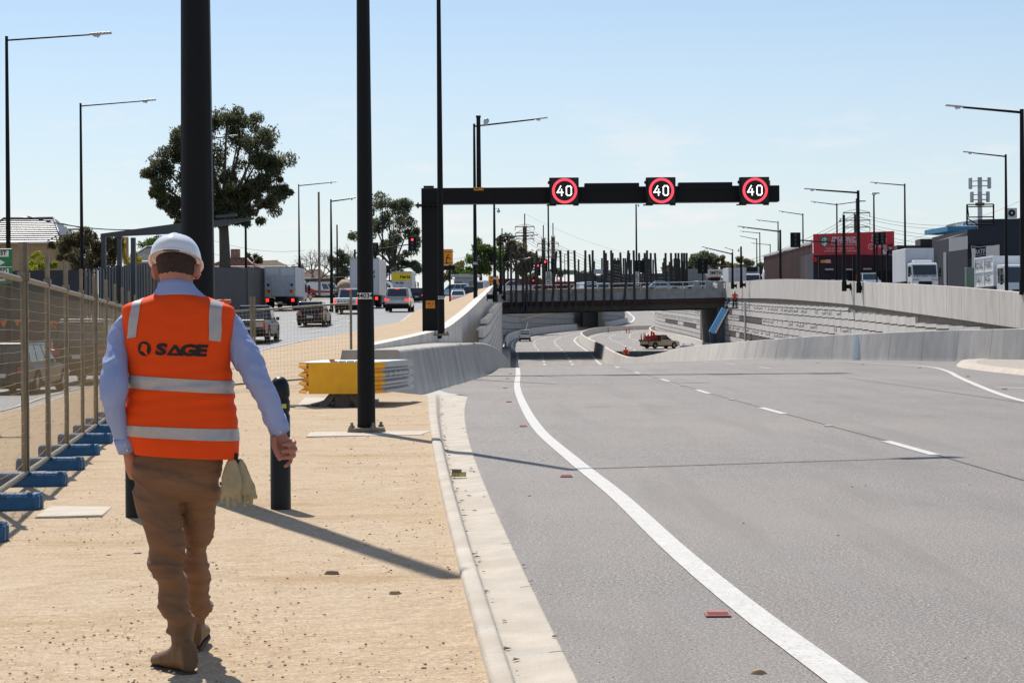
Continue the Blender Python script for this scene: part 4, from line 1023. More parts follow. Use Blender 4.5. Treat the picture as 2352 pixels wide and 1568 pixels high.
    mb = MB(); mb.box((-.19,-.5*L_-.055,(sill+.24 if kind in('ute','van','sedan') else belt-.42)),(.19,-.5*L_-.0,(sill+.36 if kind in('ute','van','sedan') else belt-.30))); mb.build('number_plate', PLATE, r)
    if kind == 'ute':
        mb = MB(); mb.box((-hw*.80,-.44*L_,belt-.02),(hw*.80,-.12*L_,belt+.012)); mb.build('tray_cover', BLACKM, r)
        mb = MB(); mb.box((-hw*.78,-.5*L_-.014,belt-.50),(hw*.78,-.5*L_+.0,belt-.05)); mb.build('tailgate', pt, r, bevel=.012)
    if rack:
        mb = MB()
        for s in (-1,1): mb.tube((s*wt*.92,yt[0]+.15,H+.05),(s*wt*.92,yt[1]-.1,H+.05),.022,n=6)
        for k in range(3): mb.tube((-wt*.92,lerp(yt[0]+.2,yt[1]-.2,k/2),H+.06),(wt*.92,lerp(yt[0]+.2,yt[1]-.2,k/2),H+.06),.018,n=6)
        mb.build('roof_rack', ALU, r)
    for i in range(beacons):
        mb = MB(); mb.tube(((-.45+.9*i),yt[0]+.5,H+.0),((-.45+.9*i),yt[0]+.5,H+.16),.08,n=8); mb.build('beacon', M('beacon_orange',(.8,.2,.02),.3), r)
    for s in (-1, 1):
        for y in (yf, yr): wheel_at(r, s*(hw-.12), y, rw)
    return r
def rear_at(u, d, L_, zf=zl, dz=0):          # location of a car heading away whose rear centre shows at column u, distance d
    p = at(u, 700, d); return (p.x, d+L_/2, zf(d+L_/2)+dz+.01)
GREYB = paint('grey_blue', (.026,.035,.047), .4, .0); BLK = paint('black', (.008,.009,.010)); WHT = paint('white', (.72,.73,.74)); SILV = paint('silver', (.42,.41,.39), .3, .6)
SILB = paint('silver_blue', (.30,.40,.48), .3, .5); DKB = paint('dark_blue', (.02,.03,.05), .3, .3); CREAM = paint('cream', (.62,.55,.42), .5)
TG = 'traffic on the side road'
car('ute','pickup','grey double cab pickup seen from behind just right of the walking man','pickup',rear_at(571,98,5.3),-.02,GREYB,lit=False,grp=TG)
o_ = bpy.data.objects['pickup']
mb = MB(); mb.box((.28,-2.675,.72),(.75,-2.655,.98)); mb.build('sticker', M('worn_sticker',(.55,.42,.30),.7), o_)
car('wagon','station_wagon','black station wagon on the side road beside the grey pickup','car',rear_at(713,122,4.6),-.02,BLK,lit=False,grp=TG)
car('ute','pickup','white double cab pickup with lit brake lights behind the pole numbered 44034','pickup',rear_at(797,145,5.3),-.02,WHT,grp=TG)
o_ = bpy.data.objects['pickup.001']; mb = MB()
add_text(mb,'RANGER',.2,(0,-2.672,.80),spacing=1.9,bold=.004); mb.build('lettering', BLACKM, o_)
car('suv','suv','silver SUV with lit brake lights nearest the gantry column','car',rear_at(914,150,4.8),-.03,SILV,grp=TG)
car('van','van','white van with a roof rack just left of the silver SUV','van',rear_at(877,188,4.9),-.02,WHT,lit=False,rack=True,grp=TG,Hs=1.08)
car('wagon','station_wagon','dark estate car at the left edge behind the mesh fence','car',rear_at(6,58,4.6),-.05,paint('blue_grey_dark',(.012,.018,.026),.3,.0),lit=False,grp=TG)
car('suv','suv','tall black four wheel drive behind the mesh fence left of the walking man','car',rear_at(183,66,4.8),-.03,BLK,lit=False,rack=True,grp=TG,Hs=1.16)
car('hatch','hatchback','dark hatchback with one lit tail light showing beside the gantry column','car',rear_at(958,215,4.2),-.02,DKB,grp=TG)
car('sedan','sedan','white sedan with lit tail lights beyond the sand, right of pole 44039','car',rear_at(1052,208,4.7,dz=-.1),-.02,WHT,grp=TG)
car('wagon','station_wagon','silver blue estate car crossing behind the white sedan','car',(at(1040,660,252).x,252,zl(252)),1.35,SILB,lit=False,grp=TG,Hs=1.12)
car('hatch','hatchback','dark hatchback with one red tail light right of the white sedan','car',rear_at(1082,222,4.2),-.05,DKB,grp=TG)
car('van','van','white van with a roof rack beyond the left parapet','van',(at(1121,660,245).x,245,zl(245)-.2),-.5,WHT,lit=False,rack=True,grp=TG,Hs=1.05)
# trucks
def box_truck(label, loc, yaw, W, H, L_, boxmat, zb=1.05, rear='doors', cabmat=None, lit=True, deck=.15, grp=None, cab=True):
    r = root('truck', label, 'truck', loc, yaw, grp); hw = W/2; cl = 2.0 if cab else 0
    mb = MB(); mb.box((-hw,-L_/2,zb),(hw,L_/2-cl-.15,H)); mb.build('cargo_box', boxmat, r, bevel=.03)
    mb = MB(); mb.box((-hw-.01,-L_/2-.02,H-.10),(hw+.01,-L_/2+.05,H+.01)); mb.box((-hw-.01,-L_/2-.02,zb-.02),(hw+.01,-L_/2+.05,zb+.06))
    for s in (-1,1): mb.box((min(s*hw,s*(hw-.07)),-L_/2-.03,zb),(max(s*hw,s*(hw-.07))+.0,-L_/2+.05,H)); mb.box((s*.0-.03 if s < 0 else .01,-L_/2-.03,zb+.0),(s*.0-.01 if s < 0 else .03,-L_/2-.002,H))
    for z in (zb+.8,H-.6): mb.box((-hw+.1,-L_/2-.02,z),(hw-.1,-L_/2-.004,z+.02))
    mb.build('rear_frame', ALU, r)
    mb = MB(); mb.box((-.42,-L_/2+.2,.55),(.42,L_/2-.4,zb-.01)); mb.box((-hw*.95,-L_/2+.02,.62),(hw*.95,-L_/2+.14,.80)); mb.build('chassis', BLACKM, r)
    for s in (-1,1):
        mb = MB(); x0, x1_ = sorted((s*hw*.74, s*hw*.92)); mb.box((x0,-L_/2-.03,.62),(x1_,-L_/2+.0,.86)); mb.build('tail_light', REDLIT if lit else REDL, r)
        mb = MB(); x0, x1_ = sorted((s*hw*.40, s*hw*.68)); mb.box((x0,-L_/2+.3,.30),(x1_,-L_/2+.33,.75)); mb.build('mudflap', BLACKM, r)
    mb = MB(); mb.box((-.2,-L_/2-.02,.50),(.2,-L_/2+.0,.61)); mb.build('number_plate', PLATE, r)
    if cab: truck_cab(r, hw*.92, L_/2-cl, L_/2, min(H*.72, 2.7), cabmat or WHT)
    for y in (-L_*.30, L_/2-1.2):
        for s in (-1,1): wheel_at(r, s*(hw-.22), y, .48, .3 if y > 0 else .5)
    return r
def truck_cab(r, hw, y0, y1, h, mt, z0=.5):
    mb = MB(); prof = [(y0,z0),(y1-.05,z0),(y1,z0+.15),(y1-.02,z0+.55),(y1-.10,z0+.95),(y1-.42,h-.12),(y1-.62,h),(y0,h)]
    mb.prism(prof, -hw, hw, 'x'); cb = mb.build('cab', mt, r, bevel=.07, seg=3)
    mb = MB(); f = [V(hw,y1-.095,z0+.98),V(-hw,y1-.095,z0+.98),V(-hw,y1-.415,h-.14),V(hw,y1-.415,h-.14)]
    glass_pane(f, .06,.94,.03,.93,.015,mb); mb.build('windscreen', GLASS, r)
    for s in (-1,1):
        mb = MB(); x = s*hw; a, b = sorted((x-s*.01, x+s*.012)); mb.hexa([(a,y0+.3,z0+1.0),(b,y0+.3,z0+1.0),(b,y1-.18,z0+1.0),(a,y1-.18,z0+1.0)],[(a,y0+.3,h-.28),(b,y0+.3,h-.28),(b,y1-.48,h-.28),(a,y1-.48,h-.28)]); mb.build('side_window', GLASS, r)
        mb = MB(); mb.obox((s*(hw+.20),y1-.25,z0+1.35),.16,.12,.48); mb.obox((s*(hw+.20),y1-.25,z0+.95),.18,.12,.2); mb.tube((s*hw,y1-.3,z0+1.6),(s*(hw+.2),y1-.25,z0+1.62),.02,n=6); mb.build('mirror', BLACKM, r)
        mb = MB(); a, b = sorted((s*hw*.62,s*hw*.93)); mb.box((a,y1-.03,z0+.18),(b,y1+.03,z0+.42)); mb.build('headlight', M('headlight_glass',(.75,.78,.8),.1,.2), r, bevel=.02)
    mb = MB(); mb.box((-hw*.5,y1-.02,z0+.16),(hw*.5,y1+.02,z0+.46)); mb.build('grille', BLACKM, r)
    mb = MB(); mb.box((-hw*1.0,y1-.06,z0-.12),(hw*1.0,y1+.06,z0+.12)); mb.build('bumper', M('bumper_light',(.55,.55,.55),.5), r, bevel=.03)
TBOX = M('truck_box_white', (.62,.62,.64), .45, var=.12, scale=1.2, stretch=(1,1,.4))
tr = box_truck('white box truck seen from behind with a tail lift, left of the red van', rear_at(647,162,8), -.03, 2.48, 3.42, 8.0, TBOX, grp=TG)
mb = MB(); mb.box((-1.2,-4.06,1.08),(1.2,-4.035,2.72)); mb.build('tail_lift', M('tail_lift_grey',(.50,.50,.52),.45,var=.15,scale=3), tr)
mb = MB()
for s in (-1,1): a, b = sorted((s*.62,s*.72)); mb.box((a,-4.08,1.05),(b,-4.062,2.2))
mb.build('lift_rail', ALU, tr)
mb = MB()
for s in (-1,1): a, b = sorted((s*.85,s*1.05)); mb.box((a,-4.075,1.85),(b,-4.062,2.08))
mb.build('marker_light', M('dark_blue_panel',(.02,.04,.10),.4), tr)
for s in (-1,1):
    a, b = sorted((s*.80,s*1.17)); mb = MB(); mb.mat(0).box((a,-4.075,1.28),(b,-4.062,1.58)); mb.mat(1).prism([(s*.98,1.58),(s*.80,1.58),(s*.80,1.40)][::1], -4.080, -4.076, 'y'); mb.mat(1).prism([(s*.80,1.33),(s*1.0,1.36),(s*1.05,1.58),(s*.80,1.58)], -4.082, -4.0765, 'y'); mb.build('marker_plate', [YEL, RED], tr, fix=False)
t2 = box_truck('tall white furniture truck partly behind pole 44034, with a small logo', rear_at(841,172,9), -.03, 2.5, 4.15, 9.0, TBOX, grp=TG)
mb = MB(); a_ = at(884,625,172); lx = 1.0
add_text(mb, 'ks', .34, (lx-.25,-4.56,2.62), bold=.02, shear=.3); mb.build('lettering', M('logo_green',(.02,.22,.10),.5), t2)
mb = MB(); add_text(mb, 'T R A D E', .17, (lx-.55,-4.56,2.2), bold=.004); mb.build('lettering', INK, t2)
mb = MB(); mb.mat(0).tube((lx-.4,-4.56,3.05),(lx-.4,-4.55,3.05),.16,n=14); mb.mat(1).path([(lx-.62,-4.57,3.0),(lx-.45,-4.57,2.84),(lx-.2,-4.57,2.9),(lx-.08,-4.57,3.2)],[.02,.05,.05,.01]); mb.build('logo', [RED, INK], t2)
t3 = box_truck('small rental box truck with a yellow Hertz band across its rear doors'.replace('Hertz ', ''), rear_at(926,222,6.5), -.05, 2.25, 3.15, 6.5, TBOX, grp=TG)
mb = MB(); mb.box((-1.05,-3.29,2.15),(1.06,-3.275,2.98)); mb.build('yellow_band', M('rental_yellow',(.85,.62,.01),.5), t3)
mb = MB(); add_text(mb,'Hertz',.5,(.38,-3.30,2.56),bold=.015,shear=.25); mb.build('lettering', INK, t3)
mb = MB(); add_text(mb,'Fast. Easy.',.24,(-.2,-3.285,1.9),bold=.008,shear=.25); mb.build('lettering', INK, t3)
# wrapped load on a truck ahead of the white pickup
t4 = root('flatbed_truck', 'flatbed truck carrying a brown wrapped load under a grey frame, left of pole 44034', 'truck', rear_at(795,200,6), 0, TG)
mb = MB(); mb.box((-1.1,-3,.95),(1.1,3,1.1)); mb.box((-.4,-2.8,.5),(.4,3,.95)); mb.build('deck', BLACKM, t4)
mb = MB()
rg = []
for j in range(7):
    z = 1.1+1.35*j/6; k = (1,1.02,1,1.03,.98,.9,.6)[j]; rg.append([(k*(1.0*cos(a)/max(abs(cos(a)),abs(sin(a))))*(1+.07*sin(3*a+j)), k*2.2*sin(a)/max(abs(cos(a)),abs(sin(a)))-.5, z+.1*sin(2*a+j)) for a in [2*pi*i/16+.2 for i in range(16)]])
mb.loft(rg); mb.build('wrapped_load', M('brown_wrap',(.42,.28,.19),.8,var=.3,scale=3), t4)
mb = MB(); 
for x in (-1.15,1.1): mb.tube((x,-2.9,1.0),(x,-2.9,2.75),.03,n=6)
mb.tube((-1.15,-2.9,2.75),(1.1,-2.9,2.75),.03,n=6); mb.build('frame', GALV, t4)
for s in (-1,1): wheel_at(t4, s*.85, -1.8, .45, .3)
# parked red/white van, side on
pv = car('van','van','parked white van with a red stripe and roof ladders, side on beside the road','van',(at(745,680,268).x,268,zl(268)+.0),-pi/2+.1,WHT,lit=False,Hs=.98)
mb = MB()
for s in (1,): mb.prism([(-2.42,.62),(2.2,.70),(2.2,.86),(-1.2,.98),(-2.42,1.6)], .863, .872, 'x')
mb.build('red_stripe', RED, pv)
mb = MB()
for k in range(4): mb.tube((-.5+.3*k,-2.1,2.12),(-.5+.3*k,.9,2.14),.04,n=6)
mb.build('ladder', GALV, pv)
# on the bridge
BG = 'vehicles on the bridge and junction'
car('sedan','sedan','silver sedan crossing the bridge behind the railing, right of centre','car',(at(1521,655,246).x,246,6.3),-pi/2,SILB,lit=False,grp=BG)
car('sedan','sedan','white car crossing the bridge just right of the silver sedan','car',(at(1648,655,252).x,252,6.35),pi/2,WHT,lit=False,grp=BG)
car('hatch','hatchback','pale blue hatchback crossing at the right end of the bridge railing','car',(at(1601,655,250).x,250,6.35),pi/2+.3,SILB,lit=False,grp=BG)
car('van','van','white van with a rounded roof behind the posts at the middle of the bridge','van',(at(1342,655,252).x,251,6.2),.35,WHT,lit=False,grp=BG,Hs=.78)
car('van','van','white van behind the posts just left of the camera mast on the bridge','van',(at(1381,655,252).x,253,6.2),.1,WHT,lit=False,grp=BG,Hs=.72)
car('ute','pickup','white pickup crossing at the left end of the bridge railing','pickup',(at(1178,660,250).x,250,6.2),pi/2,WHT,lit=False,grp=BG)
# right side beyond the parapet
car('suv','suv','pale blue SUV with roof rails showing just above the right parapet','car',(at(1996,650,212).x,212,zt(212)-.1),pi,SILB,lit=False,rack=True)
def front_truck(label, u, d, yaw, W, H, L_, z, txt=None, fairing=True, boxm=TBOX):
    p = at(u, 650, d); r = root('truck', label, 'truck', (p.x, d, z), yaw); hw = W/2
    mb = MB(); mb.box((-hw,-L_/2,1.0),(hw,L_/2-2.0,H)); mb.build('cargo_box', boxm, r, bevel=.05)
    truck_cab(r, hw*.92, L_/2-1.8, L_/2, 2.55, WHT)
    if fairing:
        mb = MB(); mb.prism([(L_/2-1.8,2.56),(L_/2-.8,2.56),(L_/2-1.0,2.75),(L_/2-1.75,2.9)], -hw*.7, hw*.7, 'x'); mb.build('roof_fairing', WHT, r, bevel=.1)
    mb = MB(); mb.box((-.42,-L_/2+.2,.5),(.42,L_/2-.5,.98)); mb.box((-hw*.97,-L_/2+.3,.6),(hw*.97,L_/2-2.3,.66)); mb.build('chassis', BLACKM, r)
    mb = MB()
    for i in range(14): mb.tube((hw+.005,-L_/2+.4+i*.36,1.0),(hw+.005,-L_/2+.4+i*.36,.72),.02,n=4)
    mb.build('curtain_strap', BLACKM, r)
    if txt:
        mb = MB(); add_text(mb, txt, .24, (0,L_/2+.03,1.42), ax=V(-1,0,0), bold=.004); mb.build('lettering', INK, r)
    mb = MB(); 
    for s in (-1,1): a, b = sorted((s*hw*.45,s*hw*.9)); mb.box((a,L_/2-.02,1.08),(b,L_/2+.02,1.14))
    mb.build('orange_stripe', M('stripe_orange',(.7,.12,.02),.5), r)
    for y in (-L_*.28, L_/2-1.1):
        for s in (-1,1): wheel_at(r, s*(hw-.22), y, .48, .3)
    return r
front_truck('white curtain sided truck facing the camera beyond the right parapet', 2103, 174, pi+.03, 2.45, 3.85, 7.2, zt(174)-.2, 'R & R Grain Trucks')
front_truck('white refrigerated truck facing the camera with a dark cooling unit, beyond the parapet left of the striped building', 1721, 275, pi, 2.4, 3.5, 7, 6.75, fairing=False)
bpy.data.objects['truck.004']['label'] = 'white refrigerated truck with a dark cooling unit left of the striped building'
mb = MB(); mb.box((-.95,1.45,2.85),(.95,2.0,3.55)); mb.build('cooling_unit', BLACKM, bpy.data.objects['truck.004'], bevel=.1)
box_truck('plain white truck body left of the refrigerated truck, nearest the bridge end', (at(1687,640,268).x,270,6.7), 0.1, 2.4, 3.3, 6, TBOX)
r = root('tanker', 'white rounded tank trailer in front of the striped building', 'trailer', (at(1769,640,262).x,262,6.75), 0)
mb = MB(); mb.loft([[(x, .0+.95*k*cos(a), 2.0+.85*k*sin(a)) for a in [2*pi*i/16 for i in range(16)]] for x, k in ((-.95,.8),(-.88,1),(.88,1),(.95,.8))]); mb.build('tank', WHITE, r)
mb = MB(); mb.box((-1.0,-.8,.6),(1.0,.8,1.1)); mb.build('chassis', BLACKM, r)
for s in (-1,1): wheel_at(r, s*.8, 0, .45, .3)
r = root('tipper_truck', 'pale tipper truck marked SMITH standing behind the right end of the bridge', 'truck', (at(1640,640,285).x,285,6.9), 0)
mb = MB(); mb.prism([(-1.25,3.35),(1.25,3.35),(.75,2.2),(-.75,2.2)], -2.5, 2.5, 'y'); mb.build('tipper_body', M('dusty_white',(.6,.56,.5),.6), r, bevel=.03)
mb = MB(); add_text(mb,'SMITH',.62,(0,-2.53,2.85),bold=.012,sx=.95); mb.build('lettering', INK, r)
mb = MB(); mb.box((-1.05,-2.3,.6),(1.05,2.5,2.15)); mb.build('chassis', BLACKM, r)
mb = MB(); mb.box((-.75,-2.56,2.2),(.75,-2.52,2.3)); mb.build('tail_bar', RED, r)
for s in (-1,1): wheel_at(r, s*.95, -1.4, .5, .35)
# tipper at the right edge
p = at(2318,650,160)
r = root('tipper_truck', 'white tipper truck marked ROYAL PARK SALVAGE at the right edge of the photo', 'truck', (p.x,160,3.6), pi+.06)
mb = MB(); mb.box((-1.22,-5.2,1.35),(1.22,.0,3.75)); mb.build('tipper_body', WHITE, r, bevel=.03)
mb = MB()
mb.box((1.22,-5.2,3.62),(1.30,0,3.78)); mb.box((1.22,-5.2,2.5),(1.28,0,2.62)); mb.box((1.22,-5.2,1.35),(1.28,0,1.45))
for y in (-5.2,-2.65,-.1): mb.box((1.22,y,1.35),(1.285,y+.12,3.7))
mb.build('rib', WHITE, r, bevel=.01)
mb = MB()
for t_, y, z in (('ROYAL',-3.9,3.05),('PARK',-1.4,3.05),('SALV',-3.9,1.95),('AGE',-1.6,1.95)): add_text(mb,t_,.72,(1.296,y,z),ax=V(0,1,0),bold=.006,sx=.95)
mb.build('lettering', INK, r)
mb = MB(); mb.box((-.5,-5,.55),(.5,2,1.3)); mb.build('chassis', M('worn_steel', (.13,.11,.09), .6), r)
truck_cab(r, 1.18, .5, 2.7, 3.0, WHT, z0=.55)
for y in (-4.4,-3.3,-.9,.15,1.7):
    for s in (-1,1): wheel_at(r, s*.98, y, .5, .35)
# underpass
car('ute','pickup','white pickup with a ladder rack driving away in the left carriageway of the underpass','pickup',(at(1206,778,318).x,318,zroad(2,318)),-.02,WHT,lit=False)
o_ = bpy.data.objects['pickup.003']
mb = MB(); mb.tube((.1,-1.8,1.3),(-.15+.6,-.2,3.0),.05,n=6); mb.box((-.8,-2.5,1.25),(.8,-.7,1.6)); mb.build('ladder_rack', ALU, o_)
p = at(1516,800,262)
fb_ = car('ute','flatbed_pickup','dusty cream flatbed pickup carrying red witches hats parked in the right carriageway','pickup',(p.x,262,zroad(p.x,262)+.02),-.95,CREAM,lit=False)
mb = MB(); mb.box((-1.02,-2.75,.95),(1.02,-.62,1.16)); mb.box((-1.02,-.68,1.16),(1.02,-.62,1.75)); mb.build('tray', M('rusty_tray',(.10,.075,.06),.8), fb_)
mb = MB()
for x, y, h in ((-.8,-2.5,.8),(-.6,-2.2,.9),(-.1,-2.4,.85),(.3,-2.3,.8),(.7,-2.5,.7)): mb.tube((x,y,1.17),(x,y,1.17+h),.09,.04,n=8)
mb.box((-.7,-1.9,1.17),(.6,-.9,1.65)); mb.tube((-.3,-1.2,1.65),(-.1,-1.3,2.3),.12,n=6); mb.tube((.3,-1.2,1.65),(.2,-1.3,2.1),.15,n=6)
mb.build('cargo', M('safety_red',(.62,.05,.03),.6), fb_)
p = at(1584,790,214)
car('van','van','white vehicle roof with two orange beacons showing over the median barrier','van',(p.x,217,zroad(p.x,214)),-.05,WHT,lit=False,beacons=2,rack=True)
# boom lift
BD = 214
b0 = at(1640,800,BD); b0.z = zroad(b0.x,BD)
bl = root('boom_lift', 'blue boom lift reaching up the right trench wall beside the bridge', 'boom lift', b0)
def BL(u, v, dd=0): p = at(u, v, BD+dd); return p - b0
BLU = M('lift_blue',(.03,.20,.40),.4,var=.15,scale=3); BLL = M('lift_blue_light',(.14,.42,.72),.4); BLD = M('lift_dark_blue',(.015,.045,.09),.5)
mb = MB(); mb.box((-1.2,-1.6,.4),(1.2,1.6,1.3)); mb.box((-.9,-1.2,1.3),(.9,1.4,2.2)); mb.build('turret', BLD, bl, bevel=.05)
for s in (-1,1):
    for y in (-1.2,1.2): wheel_at(bl, s*1.1, y, .45, .35)
a = BL(1633,764); b = BL(1665,707); lo_ = BL(1637,792)
def beam(p, q, w, h, mt, nm):
    d = (q-p); ln = d.length; d.normalize(); sd = d.cross(V(0,1,0)).normalized(); mb = MB(); mb.obox((p+q)/2, ln, h, w, d, V(0,1,0), sd); return mb.build(nm, mt, bl, bevel=.02)
beam(lo_+V(-.0,0,0), a+V(0,0,.1), .42, .5, BLD, 'riser'); beam(a, a.lerp(b,.97), .55, .5, BLL, 'main_boom'); beam(a+V(.45,.1,-.05), b+V(.35,.1,-.05), .2, .2, WHITE, 'hydraulic_arm'); beam(a+V(.6,.2,-.1), b+V(.5,.2,-.3), .12, .2, BLACKM, 'cable_carrier')
beam(b, BL(1671,703), .3, .35, BLD, 'jib')
c0 = BL(1671,709); c1 = BL(1694,684); w_ = c1.x-c0.x; h_ = c1.z-c0.z
mb = MB(); mb.box((c0.x,-.45,c0.z),(c1.x,.45,c0.z+.12))
for x in (c0.x,(c0.x+c1.x)/2,c1.x):
    for y in (-.45,.45): mb.tube((x,y,c0.z),(x,y,c1.z),.03,n=6)
for z in (c0.z+.55,c1.z):
    for y in (-.45,.45): mb.tube((c0.x,y,z),(c1.x,y,z),.03,n=6)
    for x in (c0.x,c1.x): mb.tube((x,-.45,z),(x,.45,z),.03,n=6)
mb.box((c0.x-.05,-.5,c1.z-.5),(c0.x+.25,.3,c1.z)); mb.build('basket', BLD, bl)
# ------------------------------------------------------------------ bridge over the trench
BD1 = 236.0
def bz(x): return interp(x, [(-2.5,6.05),(26,6.45)])          # top of the edge beam
br = root('road_bridge', 'dark girder bridge carrying the junction over the underpass', 'bridge', (12, BD1, 4))
B0 = br.location
def BB(a, b): return (a[0]-B0.x, a[1]-B0.y, a[2]-B0.z), (b[0]-B0.x, b[1]-B0.y, b[2]-B0.z)
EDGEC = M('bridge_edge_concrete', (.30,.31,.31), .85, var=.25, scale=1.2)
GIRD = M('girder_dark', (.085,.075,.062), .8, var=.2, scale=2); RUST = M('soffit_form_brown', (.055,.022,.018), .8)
mb = MB(); x = -1.6
while x < 25.4:
    x2_ = min(x+4.4, 25.6); za, zb = bz(x), bz(x2_)
    mb.hexa([V(x+.02,BD1,za-.95)-B0,V(x2_-.02,BD1,zb-.95)-B0,V(x2_-.02,BD1+.35,zb-.95)-B0,V(x+.02,BD1+.35,za-.95)-B0],[V(x+.02,BD1,za)-B0,V(x2_-.02,BD1,zb)-B0,V(x2_-.02,BD1+.35,zb)-B0,V(x+.02,BD1+.35,za)-B0]); x = x2_
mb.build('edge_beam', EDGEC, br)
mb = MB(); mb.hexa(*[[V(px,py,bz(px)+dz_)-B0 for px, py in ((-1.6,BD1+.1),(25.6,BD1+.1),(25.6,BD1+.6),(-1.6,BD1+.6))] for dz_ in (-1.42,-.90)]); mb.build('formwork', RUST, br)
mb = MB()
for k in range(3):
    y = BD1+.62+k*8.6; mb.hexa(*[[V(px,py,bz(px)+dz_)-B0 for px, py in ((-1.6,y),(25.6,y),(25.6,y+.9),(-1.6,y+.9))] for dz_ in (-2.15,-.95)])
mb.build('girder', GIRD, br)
mb = MB(); mb.hexa(*[[V(px,py,bz(px)+dz_)-B0 for px, py in ((-1.9,BD1+.36),(25.9,BD1+.36),(25.9,BD1+22),(-1.9,BD1+22))] for dz_ in (-.90,-.02)]); mb.build('deck', ASPH_LEFT, br)
mb = MB(); 
for px in (-1.6, 24.3):
    mb = MB(); mb.box(*BB((px, BD1+3 if px < 20 else BD1+.7, -3), (px+(.3 if px < 0 else 1.0), BD1+21, 4.3))); mb.build('abutment_and_shade', M('abutment_shade_dark',(.12,.12,.12),.85,var=.2,scale=1), br)  # right box: dark stand-in for the wall's shade under the deck
# railing
mb = MB()
N = 16
for i in range(N+1):
    px = -1.4 + (25.2+1.4)*i/N; z = bz(px); mb.box(*BB((px-.05,BD1+.1,z),(px+.05,BD1+.22,z+.95)))
for dz_ in (.45,.95):
    a = V(-1.4,BD1+.13,bz(-1.4)+dz_)-B0; b = V(25.2,BD1+.13,bz(25.2)+dz_)-B0; mb.tube(a,b,.06,n=6)
mb.build('railing', M('rail_galvanised',(.38,.38,.37),.5,.5), br)
mb = MB()
for px in (21.8, 23.2, 24.6): mb.box(*BB((px-.35,BD1+.02,bz(px)),(px+.35,BD1+.3,bz(px)+1.0)))
mb.build('end_pier', EDGEC, br)
mb = MB(); mb.box(*BB((-1.5,BD1+.4,6.15),(25.5,BD1+1.0,6.62))); mb.build('footpath_kerb', M('tan_kerb',(.33,.27,.19),.9), br)
tag(bpy.data.objects['footpath_kerb'])
# second deck further down the trench (casts the far shadow)
r2 = root('road_bridge', 'second bridge over the far part of the trench, hidden behind the first', 'bridge', (20, 440, 7))
mb = MB(); mb.box((-45,0,.3),(45,26,1.1)); mb.build('deck', CONC_D, r2)
mb = MB(); mb.box((-45,-.3,.2),(45,0,1.3)); mb.build('edge_beam', EDGEC, r2)

# ---- decorative posts
POSTM = M('rust_black_post', (.022,.020,.020), .6, var=.3, scale=3)
def cu4(x): return (2000+x/3.92)/1.7415
def cu5(x): return (2500+x/3.36)/1.7415
near = [(170,180),(245,258),(335,375),(408,420),(472,485),(573,577),(680,688),(885,812),(947,965),(1068,1083),(1167,1192),(1338,1345),(1452,1460),(1632,1635),(1743,1755),(2013,1940),(2095,2112),(2305,2305)]
ORD = ['first','second','third','fourth','fifth','sixth','seventh','eighth','ninth','tenth','eleventh','twelfth','thirteenth','fourteenth','fifteenth','sixteenth','seventeenth','eighteenth','nineteenth','twentieth'] + [f'twenty {w}' for w in ('first','second','third','fourth','fifth','sixth','seventh','eighth','ninth')] + ['thirtieth','thirty first','thirty second']
def post(a, b, r, label, grp):
    d = b-a; o = root('art_post', label, 'post', a, group=grp); mb = MB(); mb.tube((0,0,0), d, r, r*.95, n=8); mb.build('shaft', POSTM, o)
    mb = MB(); mb.obox((0,.0,1.6) if d.length > 9 else (0,0,.1), .5, .25, .5); mb.build('bracket', POSTM, o); return o
for i, (xt_, xb_) in enumerate(near):
    a = at(cu4(xb_), 709+ (1 if i < 7 else 0), BD1-.35); b = at(cu4(xt_), 575 if i > 7 else 577, BD1-.35)
    lean = xt_-xb_
    lab = {7:'near bridge post leaning right, just right of the twin traffic lights', 15:'near bridge post leaning right, crossing behind the row right of centre', 2:'near bridge post leaning slightly left, third from the left end', 10:'near bridge post leaning slightly left, left of the bridge centre'}.get(i, f'rusty black post on the near face of the bridge, {ORD[i]} from the left')
    post(a, b, .15, lab, 'posts on the near face of the bridge')
mid = [cu4(x) for x in (1660,1765,2025,2180,2268)] + [cu5(x) for x in (345,545,618,680,718,763,795,828)]
for k_, u in enumerate(mid):
    a = at(u+.8, 655, 256); a.z = 6.1; post(a, at(u, 581, 256), .16, f'upright dark post just behind the bridge railing, {ORD[k_]} from the left', 'posts behind the bridge railing')
post(V(at(cu4(1912),655,256).x,256,6.1), at(cu4(1886),580,256), .16, 'dark post behind the bridge railing leaning left, right of centre', 'posts behind the bridge railing')
post(V(at(cu5(432),655,256).x,256,6.1), at(cu5(402),581,256), .16, 'dark post behind the bridge railing leaning left, near the right camera mast', 'posts behind the bridge railing')
post(V(at(cu4(1440),655,256).x,256,6.1), at(cu4(1402),584,256), .16, 'dark post behind the bridge railing leaning left beside the grey board', 'posts behind the bridge railing')
for k_, u in enumerate([cu4(x) for x in (1232,1330,1478,1598,1690,1780,1803,1830,1850,1875,1935,1965,2058,2140,2240,2335)] + [cu5(x) for x in (84,235,322,378,510,525,598,628,663,695,732,770,800,890,962)]):
    a = V(at(u,655,443).x,443,8.0); post(a, at(u, 595+random.uniform(-3,8), 443), .22, f'slim post in the far back row beyond the bridge, {ORD[k_]} from the left', 'posts in the back row beyond the bridge')
